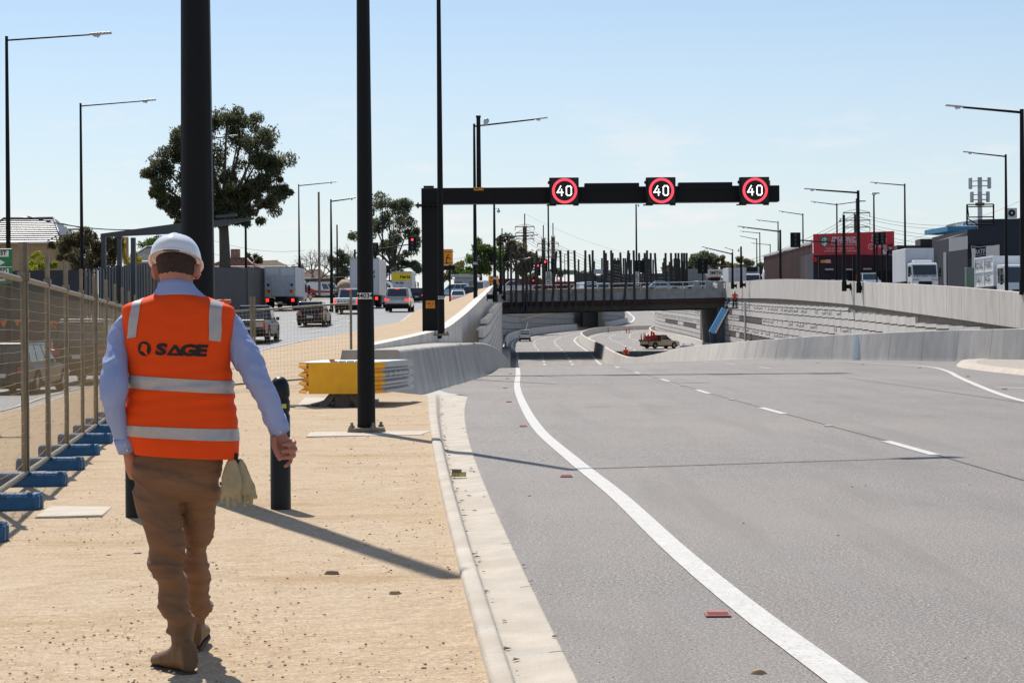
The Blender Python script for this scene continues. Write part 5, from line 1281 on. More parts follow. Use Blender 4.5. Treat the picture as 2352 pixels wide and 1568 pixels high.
# ---- traffic lights
def tlight(label, u, v, d, zb, lit=None, vm=None, arrow=False, w=.62, h=1.35, pole=True, dirs=0, extra=None, arm=None):
    p = at(u, v, d); r = root('traffic_light', label, 'traffic light', (p.x, d, zb)); z = p.z-zb
    if pole:
        mb = MB(); mb.tube((0,.1,0),(0,.1,z+.3),.08,n=8); mb.build('pole', BLACK, r)
    if arm:
        q = at(*arm, d); mb = MB(); mb.tube((0,.15,z),(q.x-p.x,.15,q.z-zb),.07,n=6)
        mb.tube((q.x-p.x,.15,q.z-zb+.4),(q.x-p.x,.15,0),.11,n=8); mb.build('mast_arm', BLACK, r)
    mb = MB(); mb.box((-w/2,-.05,z-h/2),(w/2,.03,z+h/2)); mb.build('backboard', BLACK, r, bevel=.02)
    for k in range(3):
        zz = z+h*.3-k*h*.3; mb = MB(); on = (k == 0 and lit)
        mb.tube((0,-.14,zz),(0,-.10,zz),.12,n=12); mb.build('lamp', M('lamp_red_lit',(.8,.02,.02),.4,emis=(1,.02,.03),estr=6) if on else M('lamp_dark',(.03,.03,.03),.3), r)
    mb = MB(); mb.box((-.2,-.12,z-h*.46),(.2,-.04,z+h*.46)); mb.build('housing', BLACKM, r)
    return r
tlight('hanging traffic light with lit red arrows left of the gantry column', 947, 560, 232, 5.5, lit=True, w=.95, h=1.6, pole=False, arm=(815,581))
tlight('dark traffic light on the same mast arm, close right of pole 44034', 862, 568, 232, 5.5, w=.7, h=1.1)
tlight('traffic light showing red, upper left of a U-turn sign on the bridge', 1252, 610, 240, 6.3, lit=True, w=.6, h=1.5)
tlight('dark traffic light turned away, right beside the lit one over the U-turn sign', 1272, 611, 241, 6.3, w=.7, h=1.7)
tlight('traffic light showing red, lower left of the twin lights on the bridge', 1235, 619, 238, 6.3, lit=True, w=.7, h=1.5)
tlight('dark traffic light on the tall mast rising over the middle of the bridge', 1468, 612, 241, 6.3, w=1.3, h=1.5)
tlight('dark traffic light in front of the trees at the right part of the bridge', 1614, 611, 243, 6.3, w=1.2, h=1.8)
tlight('dark traffic light on a long arm left of the red billboard', 1827, 551, 215, zt(215), w=1.1, h=1.6, pole=False, arm=(1921,557))
tlight('left one of two traffic lights in front of the red billboard', 2014, 549, 190, zt(190), w=.7, h=1.1)
tlight('right one of two traffic lights in front of the red billboard', 2026, 547, 190, zt(190), w=.7, h=1.1)
for i, (u, v) in enumerate(((1167,649),(1189,647),(1225,649),(1286,650))):
    tlight(f'small far traffic light showing red beyond the bridge, {["leftmost","second from left","third from left","rightmost"][i]} of four', u, v, 445, 8.1, lit=True, w=.7, h=1.5)
def usign(u, d, label):
    p = at(u, 640, d); r = root('turn_sign', label, 'sign', (p.x, d, 6.3)); z0 = at(u,656,d).z-6.3; z1 = at(u,624,d).z-6.3
    zm = lerp(z0, z1, .42)
    for a, b, tx in ((zm+.04,z1,[('U',.55,.30),('TURN',.17,-.02),('PERMITTED',.11,-.22),('LANE ONLY',.11,-.36)]),(z0,zm-.02,[('NEXT',.26,.2),('SIGNAL',.22,-.2)])):
        mb = MB(); mb.box((-.36,-.22,a),(.36,-.2,b)); o = mb.build('panel', PLATE, r); tb = MB()
        for t_, s_, zz in tx: add_text(tb, t_, s_*(b-a), (0,-.23,(a+b)/2+zz*(b-a)), bold=.012)
        tb.build('lettering', INK, o)
    mb = MB(); mb.tube((0,-.15,0),(0,-.15,z0+.1),.05,n=6); mb.build('post', GALV, r)
usign(1260, 239, 'white U-turn sign under the twin traffic lights at the left of the bridge')
usign(1461, 239, 'white U-turn sign under the dark lights on the tall mast')
# ---- road signs
def board(label, u0, v0, u1, v1, d, mat, texts, posts_=(), zb=6.9, tm=None, cat='sign', name='road_sign'):
    a = at(u0, v1, d); b = at(u1, v0, d); cx = (a.x+b.x)/2; zb = min(zb, a.z); r = root(name, label, cat, (cx, d, zb))
    w, hh = b.x-a.x, b.z-a.z; zc = (a.z+b.z)/2-zb
    mb = MB(); mb.box((-w/2,-.06,zc-hh/2),(w/2,0,zc+hh/2)); p = mb.build('panel', mat, r, bevel=.03)
    if texts:
        mb = MB()
        for t_, s_, x, z in texts: add_text(mb, t_, s_*hh, (x*w,-.075,zc+z*hh), bold=.015*s_*hh)
        mb.build('lettering', tm or INK, p)
    for x in posts_:
        mb = MB(); mb.tube((x*w,.1,0),(x*w,.1,zc+hh/2),.09,n=6); mb.build('post', BLACK, r)
    return r, w, hh, zc
r, w, hh, zc = board('yellow lane direction sign with black arrows right of the gantry column', 1004, 572, 1040, 609, 190, ORANGE, [('MAIN NORTH RD',.08,.28,.32),('GRAND JCN RD',.08,.28,-.36)], (-.3,.3), zb=4)
mb = MB(); mb.path([(w*.1,-.08,zc-hh*.42),(w*.1,-.08,zc-.1*hh),(w*.2,-.08,zc+.12*hh),(w*.28,-.08,zc+.2*hh)],[.05,.05,.05,.02],n=4); mb.path([(w*.12,-.08,zc-.1*hh),(w*.28,-.08,zc-.02*hh),(w*.38,-.08,zc-.2*hh)],[.05,.05,.02],n=4); mb.build('arrow', INK, r)
mb = MB(); mb.obox((0,0,zc-hh/2-.25), w*1.25, .4, .45); mb.build('walkway', BLACK, r)
board('small yellow temporary road sign beyond the left parapet', 1122, 633, 1145, 652, 225, ORANGE, [('BUSES',.28,0,.22),('STOP',.34,0,-.2)], (-.3,.3), zb=5)
GR = M('sign_green_far', (.01,.13,.07), .5)
board('green direction sign between the posts beyond the bridge', 1302, 620, 1326, 631, 340, GR, [('PORT ROAD',.24,0,.28),('Torrens Rd',.24,0,-.02),('Hampstead',.22,0,-.3)], (-.3,.3), tm=PLATE)
board('plain grey back of a sign board between the posts beyond the bridge', 1363, 618, 1387, 629, 340, M('board_grey',(.36,.38,.45),.5), [], (-.3,.3))
g_ = root('give_way_sign', 'small red and white triangular give way sign right of the box truck', 'sign', (at(713,700,190).x,190,4.2))
zz = at(713,684,190).z-4.2
mb = MB(); mb.prism([(-.36,zz+.3),(.36,zz+.3),(0,zz-.35)],-.03,0,'y'); p_ = mb.build('panel', RED, g_); mb = MB(); mb.prism([(-.22,zz+.21),(.22,zz+.21),(0,zz-.18)],-.035,-.031,'y'); mb.build('panel_centre', PLATE, p_); mb = MB(); mb.tube((0,.03,0),(0,.03,zz),.03,n=6); mb.build('post', GALV, g_)

# ------------------------------------------------------------------ buildings and hoardings
NAVY = M('dark_navy_wall', (.018,.021,.034), .7, var=.15, scale=.4); HOARD = M('hoarding_dark', (.028,.032,.038), .6, var=.25, scale=.7); CORR = M('sheet_metal_grey', (.085,.09,.095), .55, .2, var=.35, scale=.6, stretch=(4,4,.3))
def hoarding(label, pts, zbs, mat, corr=True, name='hoarding', pitch=.38, cat='fence'):
    """pts (u,v,d) of the top edge"""
    P = [at(*p) for p in pts]; path = resample([Vector((p.x,p.y,p.z,z)) for p, z in zip(P, zbs)], pitch); mb = MB()
    rnd = random.Random(len(label))
    for i in range(len(path)-1):
        a, b = path[i], path[i+1]; d = V(b[0]-a[0], b[1]-a[1], 0); ln = d.length; d.normalize(); nr = V(-d.y,d.x,0)
        off = (.05 if i % 2 else -.05) if corr else 0; top = (a[2]+b[2])/2 + (rnd.uniform(-.1,.1) if corr else 0)
        mb.obox(V((a[0]+b[0])/2,(a[1]+b[1])/2,(top+a[3])/2)+nr*off, ln*(1.02 if corr else 1), .06, top-a[3], d, nr)
    return tag(mb.build(name, mat), label, cat)
hoarding('flat dark hoarding behind the mesh fence at the left', [(-120,624,104),(60,621,104),(190,620,104)], [0,0,.2], HOARD, corr=False, pitch=4)
hoarding('corrugated grey sheet metal hoarding left of the walking man', [(192,622,104),(235,617,108),(244,612,109),(270,611,112),(345,606,122),(470,612,132)], [.1,.4,.5,.6,1.2,2], CORR)
hoarding('flat dark hoarding right of the thick pole below the gum tree', [(488,614,130),(566,614,137)], [1.8,2.1], HOARD, corr=False, pitch=4)
hoarding('ribbed dark sheet wall running back behind the box truck', [(566,614.5,137),(614,618,175)], [2.1,3.3], M('ribbed_dark',(.06,.062,.062),.55,.2,var=.3,scale=.6,stretch=(4,4,.3)))
hoarding('dark screen wall behind the red and white van', [(692,641,300),(900,644,300)], [6,6], HOARD, corr=False, pitch=5)
hoarding('long dark hoarding beyond the bridge behind the posts', [(1320,634,468),(1480,628,468),(1600,628,468),(1760,634,468)], [7,7,7,7], M('hoarding_far',(.045,.05,.065),.7,var=.4,scale=.3), corr=False, pitch=3)
hoarding('pale grey noise wall in front of the two round trees', [(1575,617,420),(1680,619,420)], [7,7], M('noise_wall',(.22,.23,.23),.8,var=.2,scale=.1), corr=False, pitch=6)
hoarding('red brick wall beyond the left part of the bridge', [(1130,640,468),(1245,641,468),(1335,650,468)], [7,7,7], M('brick_red',(.16,.035,.025),.85,var=.3,scale=1,speck=(6,.5,.6,(.09,.03,.02),.6)), corr=False, pitch=6, name='brick_wall', cat='wall')
# orange bunting, small orange post behind the fence
mb = MB()
for i, (u, v) in enumerate([(8,744),(40,742),(62,742),(120,745),(126,748),(132,752)]):
    p = at(u, v, 74); s = .13; mb.add([p+V(-s,0,s),p+V(s,0,s),p+V(0,0,-s),p+V(-s,.01,s),p+V(s,.01,s),p+V(0,.01,-s)],[(0,1,2),(5,4,3)])
tag(mb.build('bunting', M('bunting_orange',(.75,.12,.01),.6), fix=False), 'string of small orange triangular flags behind the mesh fence', 'bunting')
p = at(116,772,80); mb = MB(); mb.tube((p.x,p.y,zl(80)),(p.x,p.y,zl(80)+1.1),.08,.05,n=8); mb.tube((p.x,p.y,zl(80)),(p.x,p.y,zl(80)+.06),.25,n=8)
tag(mb.build('traffic_bollard', M('safety_red',(.62,.05,.03),.6)), 'orange traffic bollard standing behind the mesh fence by the dark cars', 'bollard')
for i, (u, d) in enumerate(((1439,385),(1445,387),(1397,392))):
    p = at(u, 757, d); z = zroad(p.x, d); mb = MB(); mb.lathe([(.14,0),(.10,.05),(.08,.8),(.10,.85),(.09,.95)], (p.x,p.y,z), n=10)
    tag(mb.build('traffic_bollard', M('safety_red',(.62,.05,.03),.6)), ['left of two red traffic bollards at the far end of the median barrier','right of two red traffic bollards at the far end of the median barrier','single red traffic bollard on the far carriageway left of the pair'][i], 'bollard')
# flags/bags on a frame by the shoulder of the man
p = at(512, 700, 60)
r = root('road_frame', 'small frame of orange and white bars just right of the thick pole', 'road sign frame', (at(512,740,62).x, 62, zl(62)))
mb = MB()
for u, v0 in ((500,690),(512,688),(524,692)): a = at(u,v0,62)-r.location; mb.tube((a.x,0,0),(a.x,0,a.z),.05,n=6)
a = at(498,692,62)-r.location; b = at(530,692,62)-r.location; mb.tube(a,b,.06,n=6); mb.build('bars', M('bars_orange',(.6,.10,.03),.6), r)
mb = MB(); mb.box((a.x,-.05,a.z-.9),(b.x,.0,a.z-.1)); mb.build('panel', BLACKM, r)

STEELG = M('portal_steel', (.06,.068,.075), .5, .2)
r = root('shelter_frame', 'dark grey steel portal frame with three columns and a long rising beam', 'steel frame', (at(237,700,112).x, 112, 1))
def SF(u, v, d=112): return at(u, v, d)-r.location
for u, vt in ((238,545),(274,547),(306,546)):
    a = SF(u,vt); mb = MB(); mb.obox((a.x,0,a.z/2-.1),.24,.3,a.z+.2); mb.build('column', STEELG, r)
mb = MB(); a = [SF(232,537),SF(420,512),SF(583,500)]; b = [SF(232,545),SF(420,536),SF(583,504)]
for i in range(2): mb.hexa([b[i]+V(0,-.15,0),b[i+1]+V(0,-.15,0),b[i+1]+V(0,.15,0),b[i]+V(0,.15,0)],[a[i]+V(0,-.15,0),a[i+1]+V(0,-.15,0),a[i+1]+V(0,.15,0),a[i]+V(0,.15,0)])
mb.build('beam', STEELG, r)
mb = MB(); mb.hexa([SF(495,500,114)+V(0,-.1,0),SF(543,496,114)+V(0,-.1,0),SF(543,496,114)+V(0,.1,0),SF(495,500,114)+V(0,.1,0)],[SF(495,495,114)+V(0,-.1,0),SF(543,490,114)+V(0,-.1,0),SF(543,490,114)+V(0,.1,0),SF(495,495,114)+V(0,.1,0)]); mb.build('upper_beam', STEELG, r)
# houses
TILE = M('roof_tiles_grey', (.20,.20,.215), .45, var=.25, scale=3, speck=(14,.5,.6,(.07,.07,.08),.8)); TERRA = M('roof_tiles_red', (.25,.10,.07), .6, var=.3, scale=3, speck=(12,.52,.6,(.5,.4,.35),.6))
BRK = M('cream_brick', (.42,.29,.17), .85, var=.15, scale=2, speck=(10,.5,.6,(.34,.22,.12),.5)); TRIM = M('trim_white', (.6,.6,.6), .5)
def house(label, u0, u1, vb, ve, vr, d, dep, wallm, roofm, ridge=.5, name='house', zb=None, chimney=None, windows=()):
    a = at(u0, vb, d); b = at(u1, vb, d); e = at(u0, ve, d).z; rz = at((u0+u1)/2, vr, d+dep*.4).z; zb = a.z if zb is None else zb
    cx = (a.x+b.x)/2; hw = (b.x-a.x)/2; r = root(name, label, 'house' if name == 'house' else 'building', (cx, d, zb))
    mb = MB(); mb.box((-hw+.3,.2,0),(hw-.3,dep,e-zb)); mb.build('wall', wallm, r)
    ov = .4; rh = rz-e; rl = hw*ridge
    mb = MB(); E = e-zb
    base = [(-hw-ov,-ov+.2,E),(hw+ov,-ov+.2,E),(hw+ov,dep+ov,E),(-hw-ov,dep+ov,E)]; rd = [(-rl,dep*.45,E+rh),(rl,dep*.45,E+rh),(rl,dep*.55,E+rh),(-rl,dep*.55,E+rh)]
    mb.hexa(base, rd)
    n = int((hw+ov)*2/.33)
    rf = mb.build('roof', roofm, r)
    mb = MB()                                   # tile courses
    for k in range(1, 12):
        t = k/12; y = lerp(-ov+.2, dep*.45, t); z = E+rh*t; x = lerp(hw+ov, rl, t); mb.obox((0,y-.02,z+.015), 2*x*.995, .12, .05)
    for s in (-1,1): mb.path([(s*(hw+ov),-ov+.2,E+.03),(s*rl,dep*.45,E+rh+.05)], .09, n=6)
    mb.path([(-rl,dep*.45,E+rh+.05),(rl,dep*.45,E+rh+.05)], .09, n=6)
    mb.build('ridge', roofm, rf)
    mb = MB(); mb.box((-hw-ov,-ov+.12,E-.15),(hw+ov,-ov+.2,E+.0)); mb.build('gutter', TRIM, r)
    if chimney is not None: mb = MB(); mb.box((chimney-.4,dep*.45-.4,E+rh*.3),(chimney+.4,dep*.45+.4,E+rh+.9)); mb.build('chimney', TERRA, rf)
    for wx in windows:
        mb = MB(); mb.box((wx-.7,.12,E-1.9),(wx+.7,.24,E-.6)); wd = mb.build('window', TRIM, r); mb = MB(); mb.box((wx-.6,.1,E-1.8),(wx+.6,.13,E-.7)); mb.build('pane', GLASS, wd)
    return r
house('cream brick house with a shiny grey tiled hip roof at the left edge', -60, 132, 625, 556, 502, 150, 9, BRK, TILE, ridge=.62, zb=3, windows=(-1.5,))
house('house with a terracotta tiled roof and red chimney right of the thick pole', 490, 575, 640, 612, 594, 185, 9, BRK, TERRA, zb=4, chimney=-.2)
house('house with a pale sunlit metal roof above the box truck', 560, 650, 640, 612, 600, 200, 10, BRK, M('roof_cream',(.55,.47,.36),.6), zb=5)
house('house with a weathered red tiled roof left of the bare steel mast', 690, 745, 650, 638, 620, 310, 10, BRK, TERRA, zb=6)
house('old house with a small brick chimney behind the portal frame', 300, 372, 612, 600, 568, 165, 8, BRK, M('roof_iron_grey',(.25,.25,.24),.6), zb=4, chimney=-2.6)
house('small grey kiosk building beyond the sand with white roller doors', 1040, 1098, 690, 634, 632, 300, 6, M('pale_grey_wall',(.42,.42,.42),.7), M('flat_roof',(.3,.3,.3),.7), ridge=.95, name='kiosk', zb=6.5, windows=(-1.0,1.1))
# right hand buildings
def facade(name, label, u0, v0, d0, u1, v1, d1, zb, dep, mat, cat='building'):
    """wall between two top corner pixels, going back dep"""
    a = at(u0, v0, d0); b = at(u1, v1, d1); r = root(name, label, cat, (a.x, a.y, zb)); d = V(b.x-a.x,b.y-a.y,0); ln = d.length; d.normalize(); n = V(-d.y,d.x,0)
    mb = MB(); A = V(0,0,0); B = d*ln; za, zb2 = a.z-zb, b.z-zb
    mb.hexa([A,B,B+n*dep,A+n*dep],[A+V(0,0,za),B+V(0,0,zb2),B+n*dep+V(0,0,zb2),A+n*dep+V(0,0,za)]); mb.build('wall', mat, r)
    return r, d, n, ln, za
STRIPE = M('ribbed_salmon', (.36,.25,.22), .7, var=.1, scale=1); STR2 = M('ribbed_brown', (.13,.07,.06), .7); ORW = M('orange_lower', (.40,.08,.03), .6)
r, d, n, ln, za = facade('warehouse', 'low warehouse with salmon ribbed side wall left of the red billboard', 1755, 589, 262, 1868, 581, 222, 5.6, 12, STRIPE)
mb = MB(); k = int(ln/.9)
for i in range(k): mb.obox(d*(ln*(i+.5)/k)-n*.06+V(0,0,za*.62), .28, .1, za*.72, d, n)
mb.build('rib', STR2, r)
mb = MB()
for i in range(k): mb.obox(d*(ln*(i+.5)/k)-n*.10+V(0,0,za*.13), .45, .14, za*.26, d, n)
mb.build('lower_panel', ORW, r)
mb = MB(); mb.obox(d*ln*.5-n*.1+V(0,0,za+.05), ln, .3, .2, d, n); mb.build('gutter', TRIM, r)
r, d, n, ln, za = facade('shop_building', 'dark navy shop building below the red billboard with a dark loading bay', 1868, 581, 221, 2056, 587, 221, 5.6, 15, NAVY)
def FB(u, v, dd=221): return at(u, v, dd)-r.location
mb = MB(); a = FB(1950,690); b = FB(2052,622); mb.box((a.x,-.05,0),(b.x,-.02,b.z)); mb.build('loading_bay', BLACKM, r)
mb = MB(); a = FB(1882,604); b = FB(1907,597); mb.box((a.x,-.10,a.z),(b.x,-.04,b.z)); mb.build('yellow_sign', M('sign_yellow',(.60,.36,.02),.5), r)
mb = MB(); add_text(mb, 'GR', .5, (lerp(a.x,b.x,.78),-.12,(a.z+b.z)/2), bold=.02); mb.build('lettering', PLATE, r)
mb = MB(); a = FB(1871,596); mb.tube((a.x,-.1,a.z),(a.x,-.03,a.z),.28,n=14); mb.build('red_disc', RED, r)
for u, v in ((1903,619),(1948,619),(1990,618)):
    mb = MB(); a = FB(u,v); mb.obox((a.x,-.5,a.z),.9,.3,.18); mb.tube((a.x-.2,-.4,a.z),(a.x-.2,0,a.z+.1),.04,n=6); mb.build('floodlight', ALU, r)
for i, u in enumerate((1917,1937)):
    mb = MB(); a = FB(u,645); mb.obox((a.x,-.08,a.z),.9,.05,.3); mb.build('wall_sign', PLATE, r)
mb = MB(); a = FB(1964,690); b = FB(1971,630); mb.box((a.x,-.5,0),(b.x,-.3,b.z)); mb.build('red_pillar', M('pillar_red',(.35,.03,.03),.5), r)
# billboard
d0 = 218.0; p0 = at(1868,586,d0); p1 = at(2053,531,d0); bb = root('billboard', 'wide red billboard advertising flights above the dark navy shop building', 'billboard', ((p0.x+p1.x)/2, d0, zt(218)))
B_ = bb.location; w = p1.x-p0.x; zl0 = at(1868,586,d0).z-B_.z; zl1 = at(1868,538,d0).z-B_.z; zr0 = at(2053,583,d0).z-B_.z; zr1 = at(2053,531,d0).z-B_.z
def BP(fx_, fz): x = -w/2+w*fx_; return V(x, -.2, lerp(lerp(zl0,zr0,fx_), lerp(zl1,zr1,fx_), fz))
REDB = M('billboard_red', (.62,.03,.04), .5, var=.08, scale=.5)
mb = MB(); f0 = [BP(0,0),BP(1,0),BP(1,0)+V(0,.25,0),BP(0,0)+V(0,.25,0)]; f1 = [BP(0,1),BP(1,1),BP(1,1)+V(0,.25,0),BP(0,1)+V(0,.25,0)]; mb.hexa(f0,f1); pn = mb.build('panel', REDB, bb)
HB = (zl1-zl0)
def btext(t_, s_, fx_, fz, sx=1.0, bold=.02, shear=0): 
    mb = MB(); add_text(mb, t_, s_*HB, BP(fx_,fz)+V(0,-.02,0), bold=bold*s_*HB, sx=sx, shear=shear); return mb
PL2 = M('billboard_white',(.72,.70,.70),.5)
btext('PRICE DROP',.215,.375,.745,.94,.02).build('headline', PL2, pn); btext('PROTECTION',.215,.375,.585,.90,.02).build('headline', PL2, pn)
btext('EXCLUDING DIRECT CAPTAINS PACKAGE FROM $49',.055,.375,.455,.95).build('small_print', PL2, pn)
btext('If your airfare drops before you fly,',.10,.33,.30,.95,.01,.15).build('tagline', PL2, pn); btext("you'll get the difference back - just let us know",.10,.35,.18,.88,.01,.15).build('tagline', PL2, pn)
btext('FLIGHT',.205,.81,.80,1.05,.02).build('shop_name', PL2, pn); btext('CENTRE',.205,.81,.62,.98,.02).build('shop_name', PL2, pn); btext('131 600',.15,.80,.34,1.0,.03).build('phone_number', PL2, pn)
mb = MB(); c = BP(.712,.345)+V(0,-.03,0)
for k in range(16):
    a0, a1 = 2*pi*k/16, 2*pi*(k+1)/16; mb.quad(c+V(.26*cos(a0),0,.26*sin(a0)),c+V(.32*cos(a0),0,.32*sin(a0)),c+V(.32*cos(a1),0,.32*sin(a1)),c+V(.26*cos(a1),0,.26*sin(a1)))
mb.path([c+V(.1,0,.14),c+V(-.08,0,.02),c+V(.06,0,-.14)],.045,n=4); mb.build('phone_symbol', PL2, pn, fix=False)
mb = MB(); c = BP(.135,.64)+V(0,-.02,0); sh = [(-.45,.42),(0,.58),(.45,.42),(.43,-.2),(0,-.75),(-.43,-.2)]; mb.prism([(c.x+x, c.z+z) for x, z in sh], c.y-.02, c.y, 'y'); sd_ = mb.build('shield', M('shield_green',(.01,.16,.06),.5), pn)
mb = MB(); add_text(mb, '$', 1.15, c+V(0,-.04,-.05), bold=.03); mb.build('dollar_sign', PL2, sd_)
mb = MB(); e = BP(.66,.5); mb.quad(BP(.655,0)+V(0,-.01,0),BP(1,0)+V(0,-.01,0),BP(1,1)+V(0,-.01,0),BP(.655,1)+V(0,-.01,0)); mb.build('right_field', M('billboard_red2',(.72,.03,.045),.5), pn, fix=False)
def bust(fx_, hair, coat, hat):
    mb = MB(); c = BP(fx_, .0)+V(0,-.025,0); H_ = HB*.42
    mb.mat(1).prism([(c.x-.42,c.z),(c.x+.42,c.z),(c.x+.38,c.z+H_*.38),(c.x+.14,c.z+H_*.52),(c.x-.14,c.z+H_*.52),(c.x-.38,c.z+H_*.38)], c.y-.02, c.y, 'y')
    mb.mat(0).prism([(c.x+.17*cos(a), c.z+H_*.72+.24*sin(a)) for a in [2*pi*i/12 for i in range(12)]], c.y-.035, c.y-.02, 'y')
    mb.mat(2).prism([(c.x+.20*cos(a), c.z+H_*.80+.24*sin(a)) for a in [pi*i/8 for i in range(9)]], c.y-.045, c.y-.03, 'y')
    if hat: mb.mat(1).box((c.x-.26,c.y-.05,c.z+H_*.90),(c.x+.26,c.y-.03,c.z+H_*1.12))
    else: mb.mat(3).prism([(c.x-.05,c.z+H_*.30),(c.x+.10,c.z+H_*.30),(c.x+.10,c.z+H_*.5),(c.x-.05,c.z+H_*.5)], c.y-.04, c.y-.03, 'y')
    mb.build('printed_figure', [M('print_skin',(.55,.36,.28),.6), coat, hair, RED], pn, fix=False)
bust(.885, M('print_blond',(.5,.38,.22),.6), PL2, False); bust(.95, M('print_dark',(.02,.02,.03),.6), M('print_navy',(.02,.025,.05),.6), True)
for fx_ in (.08,.5,.92): mb = MB(); q = BP(fx_,0); mb.box((q.x-.1,.1,0),(q.x+.1,.3,q.z+1)); mb.build('strut', BLACKM, bb)
# dark buildings right
r, d, n, ln, za = facade('warehouse', 'low dark flat roofed building behind the white curtain sided truck', 2061, 563, 226, 2183, 566, 226, 5.4, 14, NAVY)
mb = MB(); a = at(2110,560,228)-r.location; b = at(2178,549,228)-r.location; mb.box((a.x,1,a.z-.3),(b.x,4,b.z)); mb.build('roof_box', M('roof_box_brown',(.07,.055,.045),.8), r)
mb = MB(); a = at(2148,604,224)-r.location; b = at(2182,600,224)-r.location; mb.box((a.x,-3,a.z),(b.x,-.2,b.z)); mb.build('canopy', TRIM, r)
r, d, n, ln, za = facade('brewery_building', 'large dark navy brewery building with grey panels at the right edge', 2222, 527, 190, 2420, 518, 190, 5.0, 16, NAVY)
def FP(u, v, dd=190): return at(u, v, dd)-r.location
a = FP(2179,547,196); b = FP(2222,542,190)
mb = MB(); mb.hexa([V(a.x,6,0),V(b.x,0,0),V(b.x,6,0),V(a.x,12,0)],[V(a.x,6,a.z),V(b.x,0,b.z+.3),V(b.x,6,b.z+.3),V(a.x,12,a.z)]); mb.build('side_wing', NAVY, r)
GP = M('panel_grey_wall',(.30,.30,.30),.7,var=.1,scale=.4)
mb = MB(); z0 = FP(2180,578,196).z; mb.hexa([V(a.x,5.9,z0),V(b.x,-.1,z0),V(b.x,.2,z0),V(a.x,6.2,z0)],[V(a.x,5.9,a.z),V(b.x,-.1,b.z),V(b.x,.2,b.z),V(a.x,6.2,a.z)]); mb.build('fascia', GP, r)
for u0_, u1_, f in ((2179,2183,0),(2188,2197,.2),(2205,2214,.55),(2218,2222,.9)):
    xa, xb = FP(u0_,600,194).x, FP(u1_,600,192).x; t0 = (xa-a.x)/(b.x-a.x); t1 = (xb-a.x)/(b.x-a.x); ya, yb = 5.85-6*t0, 5.85-6*t1
    mb = MB(); mb.hexa([V(xa,ya,0),V(xb,yb,0),V(xb,yb+.2,0),V(xa,ya+.2,0)],[V(xa,ya,z0),V(xb,yb,z0),V(xb,yb+.2,z0),V(xa,ya+.2,z0)]); mb.build('pilaster', GP, r)
mb = MB(); a1_ = FP(2225,592); b1_ = FP(2283,562); mb.box((a1_.x,-.14,a1_.z),(b1_.x,-.02,b1_.z)); sp_ = mb.build('sign_panel', BLACKM, r)
mb = MB(); sl = V(1,0,.10).normalized()
for t_, s_, u, v in (('P!RATE',.62,2246,579),('LiFE',.46,2266,574)): q = FP(u,v); add_text(mb, t_, s_, (q.x,-.17,q.z), ax=sl, bold=.012, sx=.62)
mb.build('lettering', M('sign_grey',(.55,.55,.55),.6), sp_)
mb = MB(); cs = [FP(2230,565),FP(2248,568),FP(2274,564),FP(2271,584),FP(2232,589)]; cs = [V(c.x,-.17,c.z) for c in cs]; mb.path(cs+[cs[0]], .04, n=4); mb.build('sign_outline', M('sign_grey',(.55,.55,.55),.6), sp_)
mb = MB(); q = FP(2285,608); add_text(mb, 'BREWING', .35, (q.x+.4,-.17,q.z+1.0-.4), ax=sl, sx=.9); 
r, d, n, ln, za = facade('office_building', 'taller dark building with a lighting shop fascia and blue canopy behind the brewery', 2246, 504, 212, 2420, 500, 212, 5.0, 16, NAVY)
def FO(u, v, dd=212): return at(u, v, dd)-r.location
a = FO(2182,515,222); b = FO(2246,504,212); z0 = FO(2183,541,222).z; z1 = FO(2183,533,222).z
mb = MB(); mb.hexa([V(a.x,8,z0-6),V(b.x,0,z0-6),V(b.x,4,z0-6),V(a.x,12,z0-6)],[V(a.x,8,a.z),V(b.x,0,b.z),V(b.x,4,b.z),V(a.x,12,a.z)]); mb.build('shop_wing', M('fascia_grey',(.16,.16,.17),.7), r)
mb = MB(); fd = V(b.x-a.x,-8,0); fl = fd.length; fd.normalize(); fn = V(-fd.y,fd.x,0); A_ = V(a.x,8,0)
mb.obox(A_+fd*fl*.30-fn*.05+V(0,0,(a.z+z1)/2-.1), fl*.24, .08, (a.z-z1)*.85, fd, fn); mb.build('sign_board', M('sign_lilac',(.40,.42,.62),.5), r)
mb = MB(); add_text(mb,'BEAVIS', .8, A_+fd*fl*.30-fn*.12+V(0,0,(a.z+z1)/2-.1), ax=fd, bold=.02); add_text(mb,'electrical, lighting, data', .5, A_+fd*fl*.68-fn*.12+V(0,0,(a.z+z1)/2-.1), ax=fd, bold=.01); mb.build('lettering', PLATE, r)
mb = MB()
for k, c in enumerate((.02,.06,.10,.14)): mb.mat(k % 3).obox(A_+fd*fl*(c+.02)-fn*.08+V(0,0,(a.z+z1)/2-.1), fl*.03, .05, .9, fd, fn)
mb.build('colour_stripe', [YEL, GREEN, TRIM], r)
mb = MB(); mb.obox(A_+fd*fl*.45-fn*1.6+V(0,0,z0+.25), fl*1.0, 3.2, .5, fd, fn); mb.build('canopy', M('canopy_blue',(.03,.22,.42),.5), r)
ac = root('air_conditioner', 'pale air conditioning unit on the roof edge of the dark building', 'air conditioner', at(2323,502,208))
mb = MB(); mb.box((-.6,0,.05),(.6,.5,1.1)); mb.build('casing', TRIM, ac, bevel=.03)
mb = MB(); mb.tube((.05,-.03,.58),(.05,.0,.58),.36,n=20); mb.build('fan', BLACKM, ac); mb = MB(); mb.tube((.05,-.05,.58),(.05,-.031,.58),.12,n=12); mb.build('fan_hub', TRIM, ac)
fr = root('roof_gantry', 'empty dark steel billboard frame on the roof left of the air conditioner', 'frame', (at(2260,520,192).x,192,at(2260,520,192).z))
F0 = fr.location
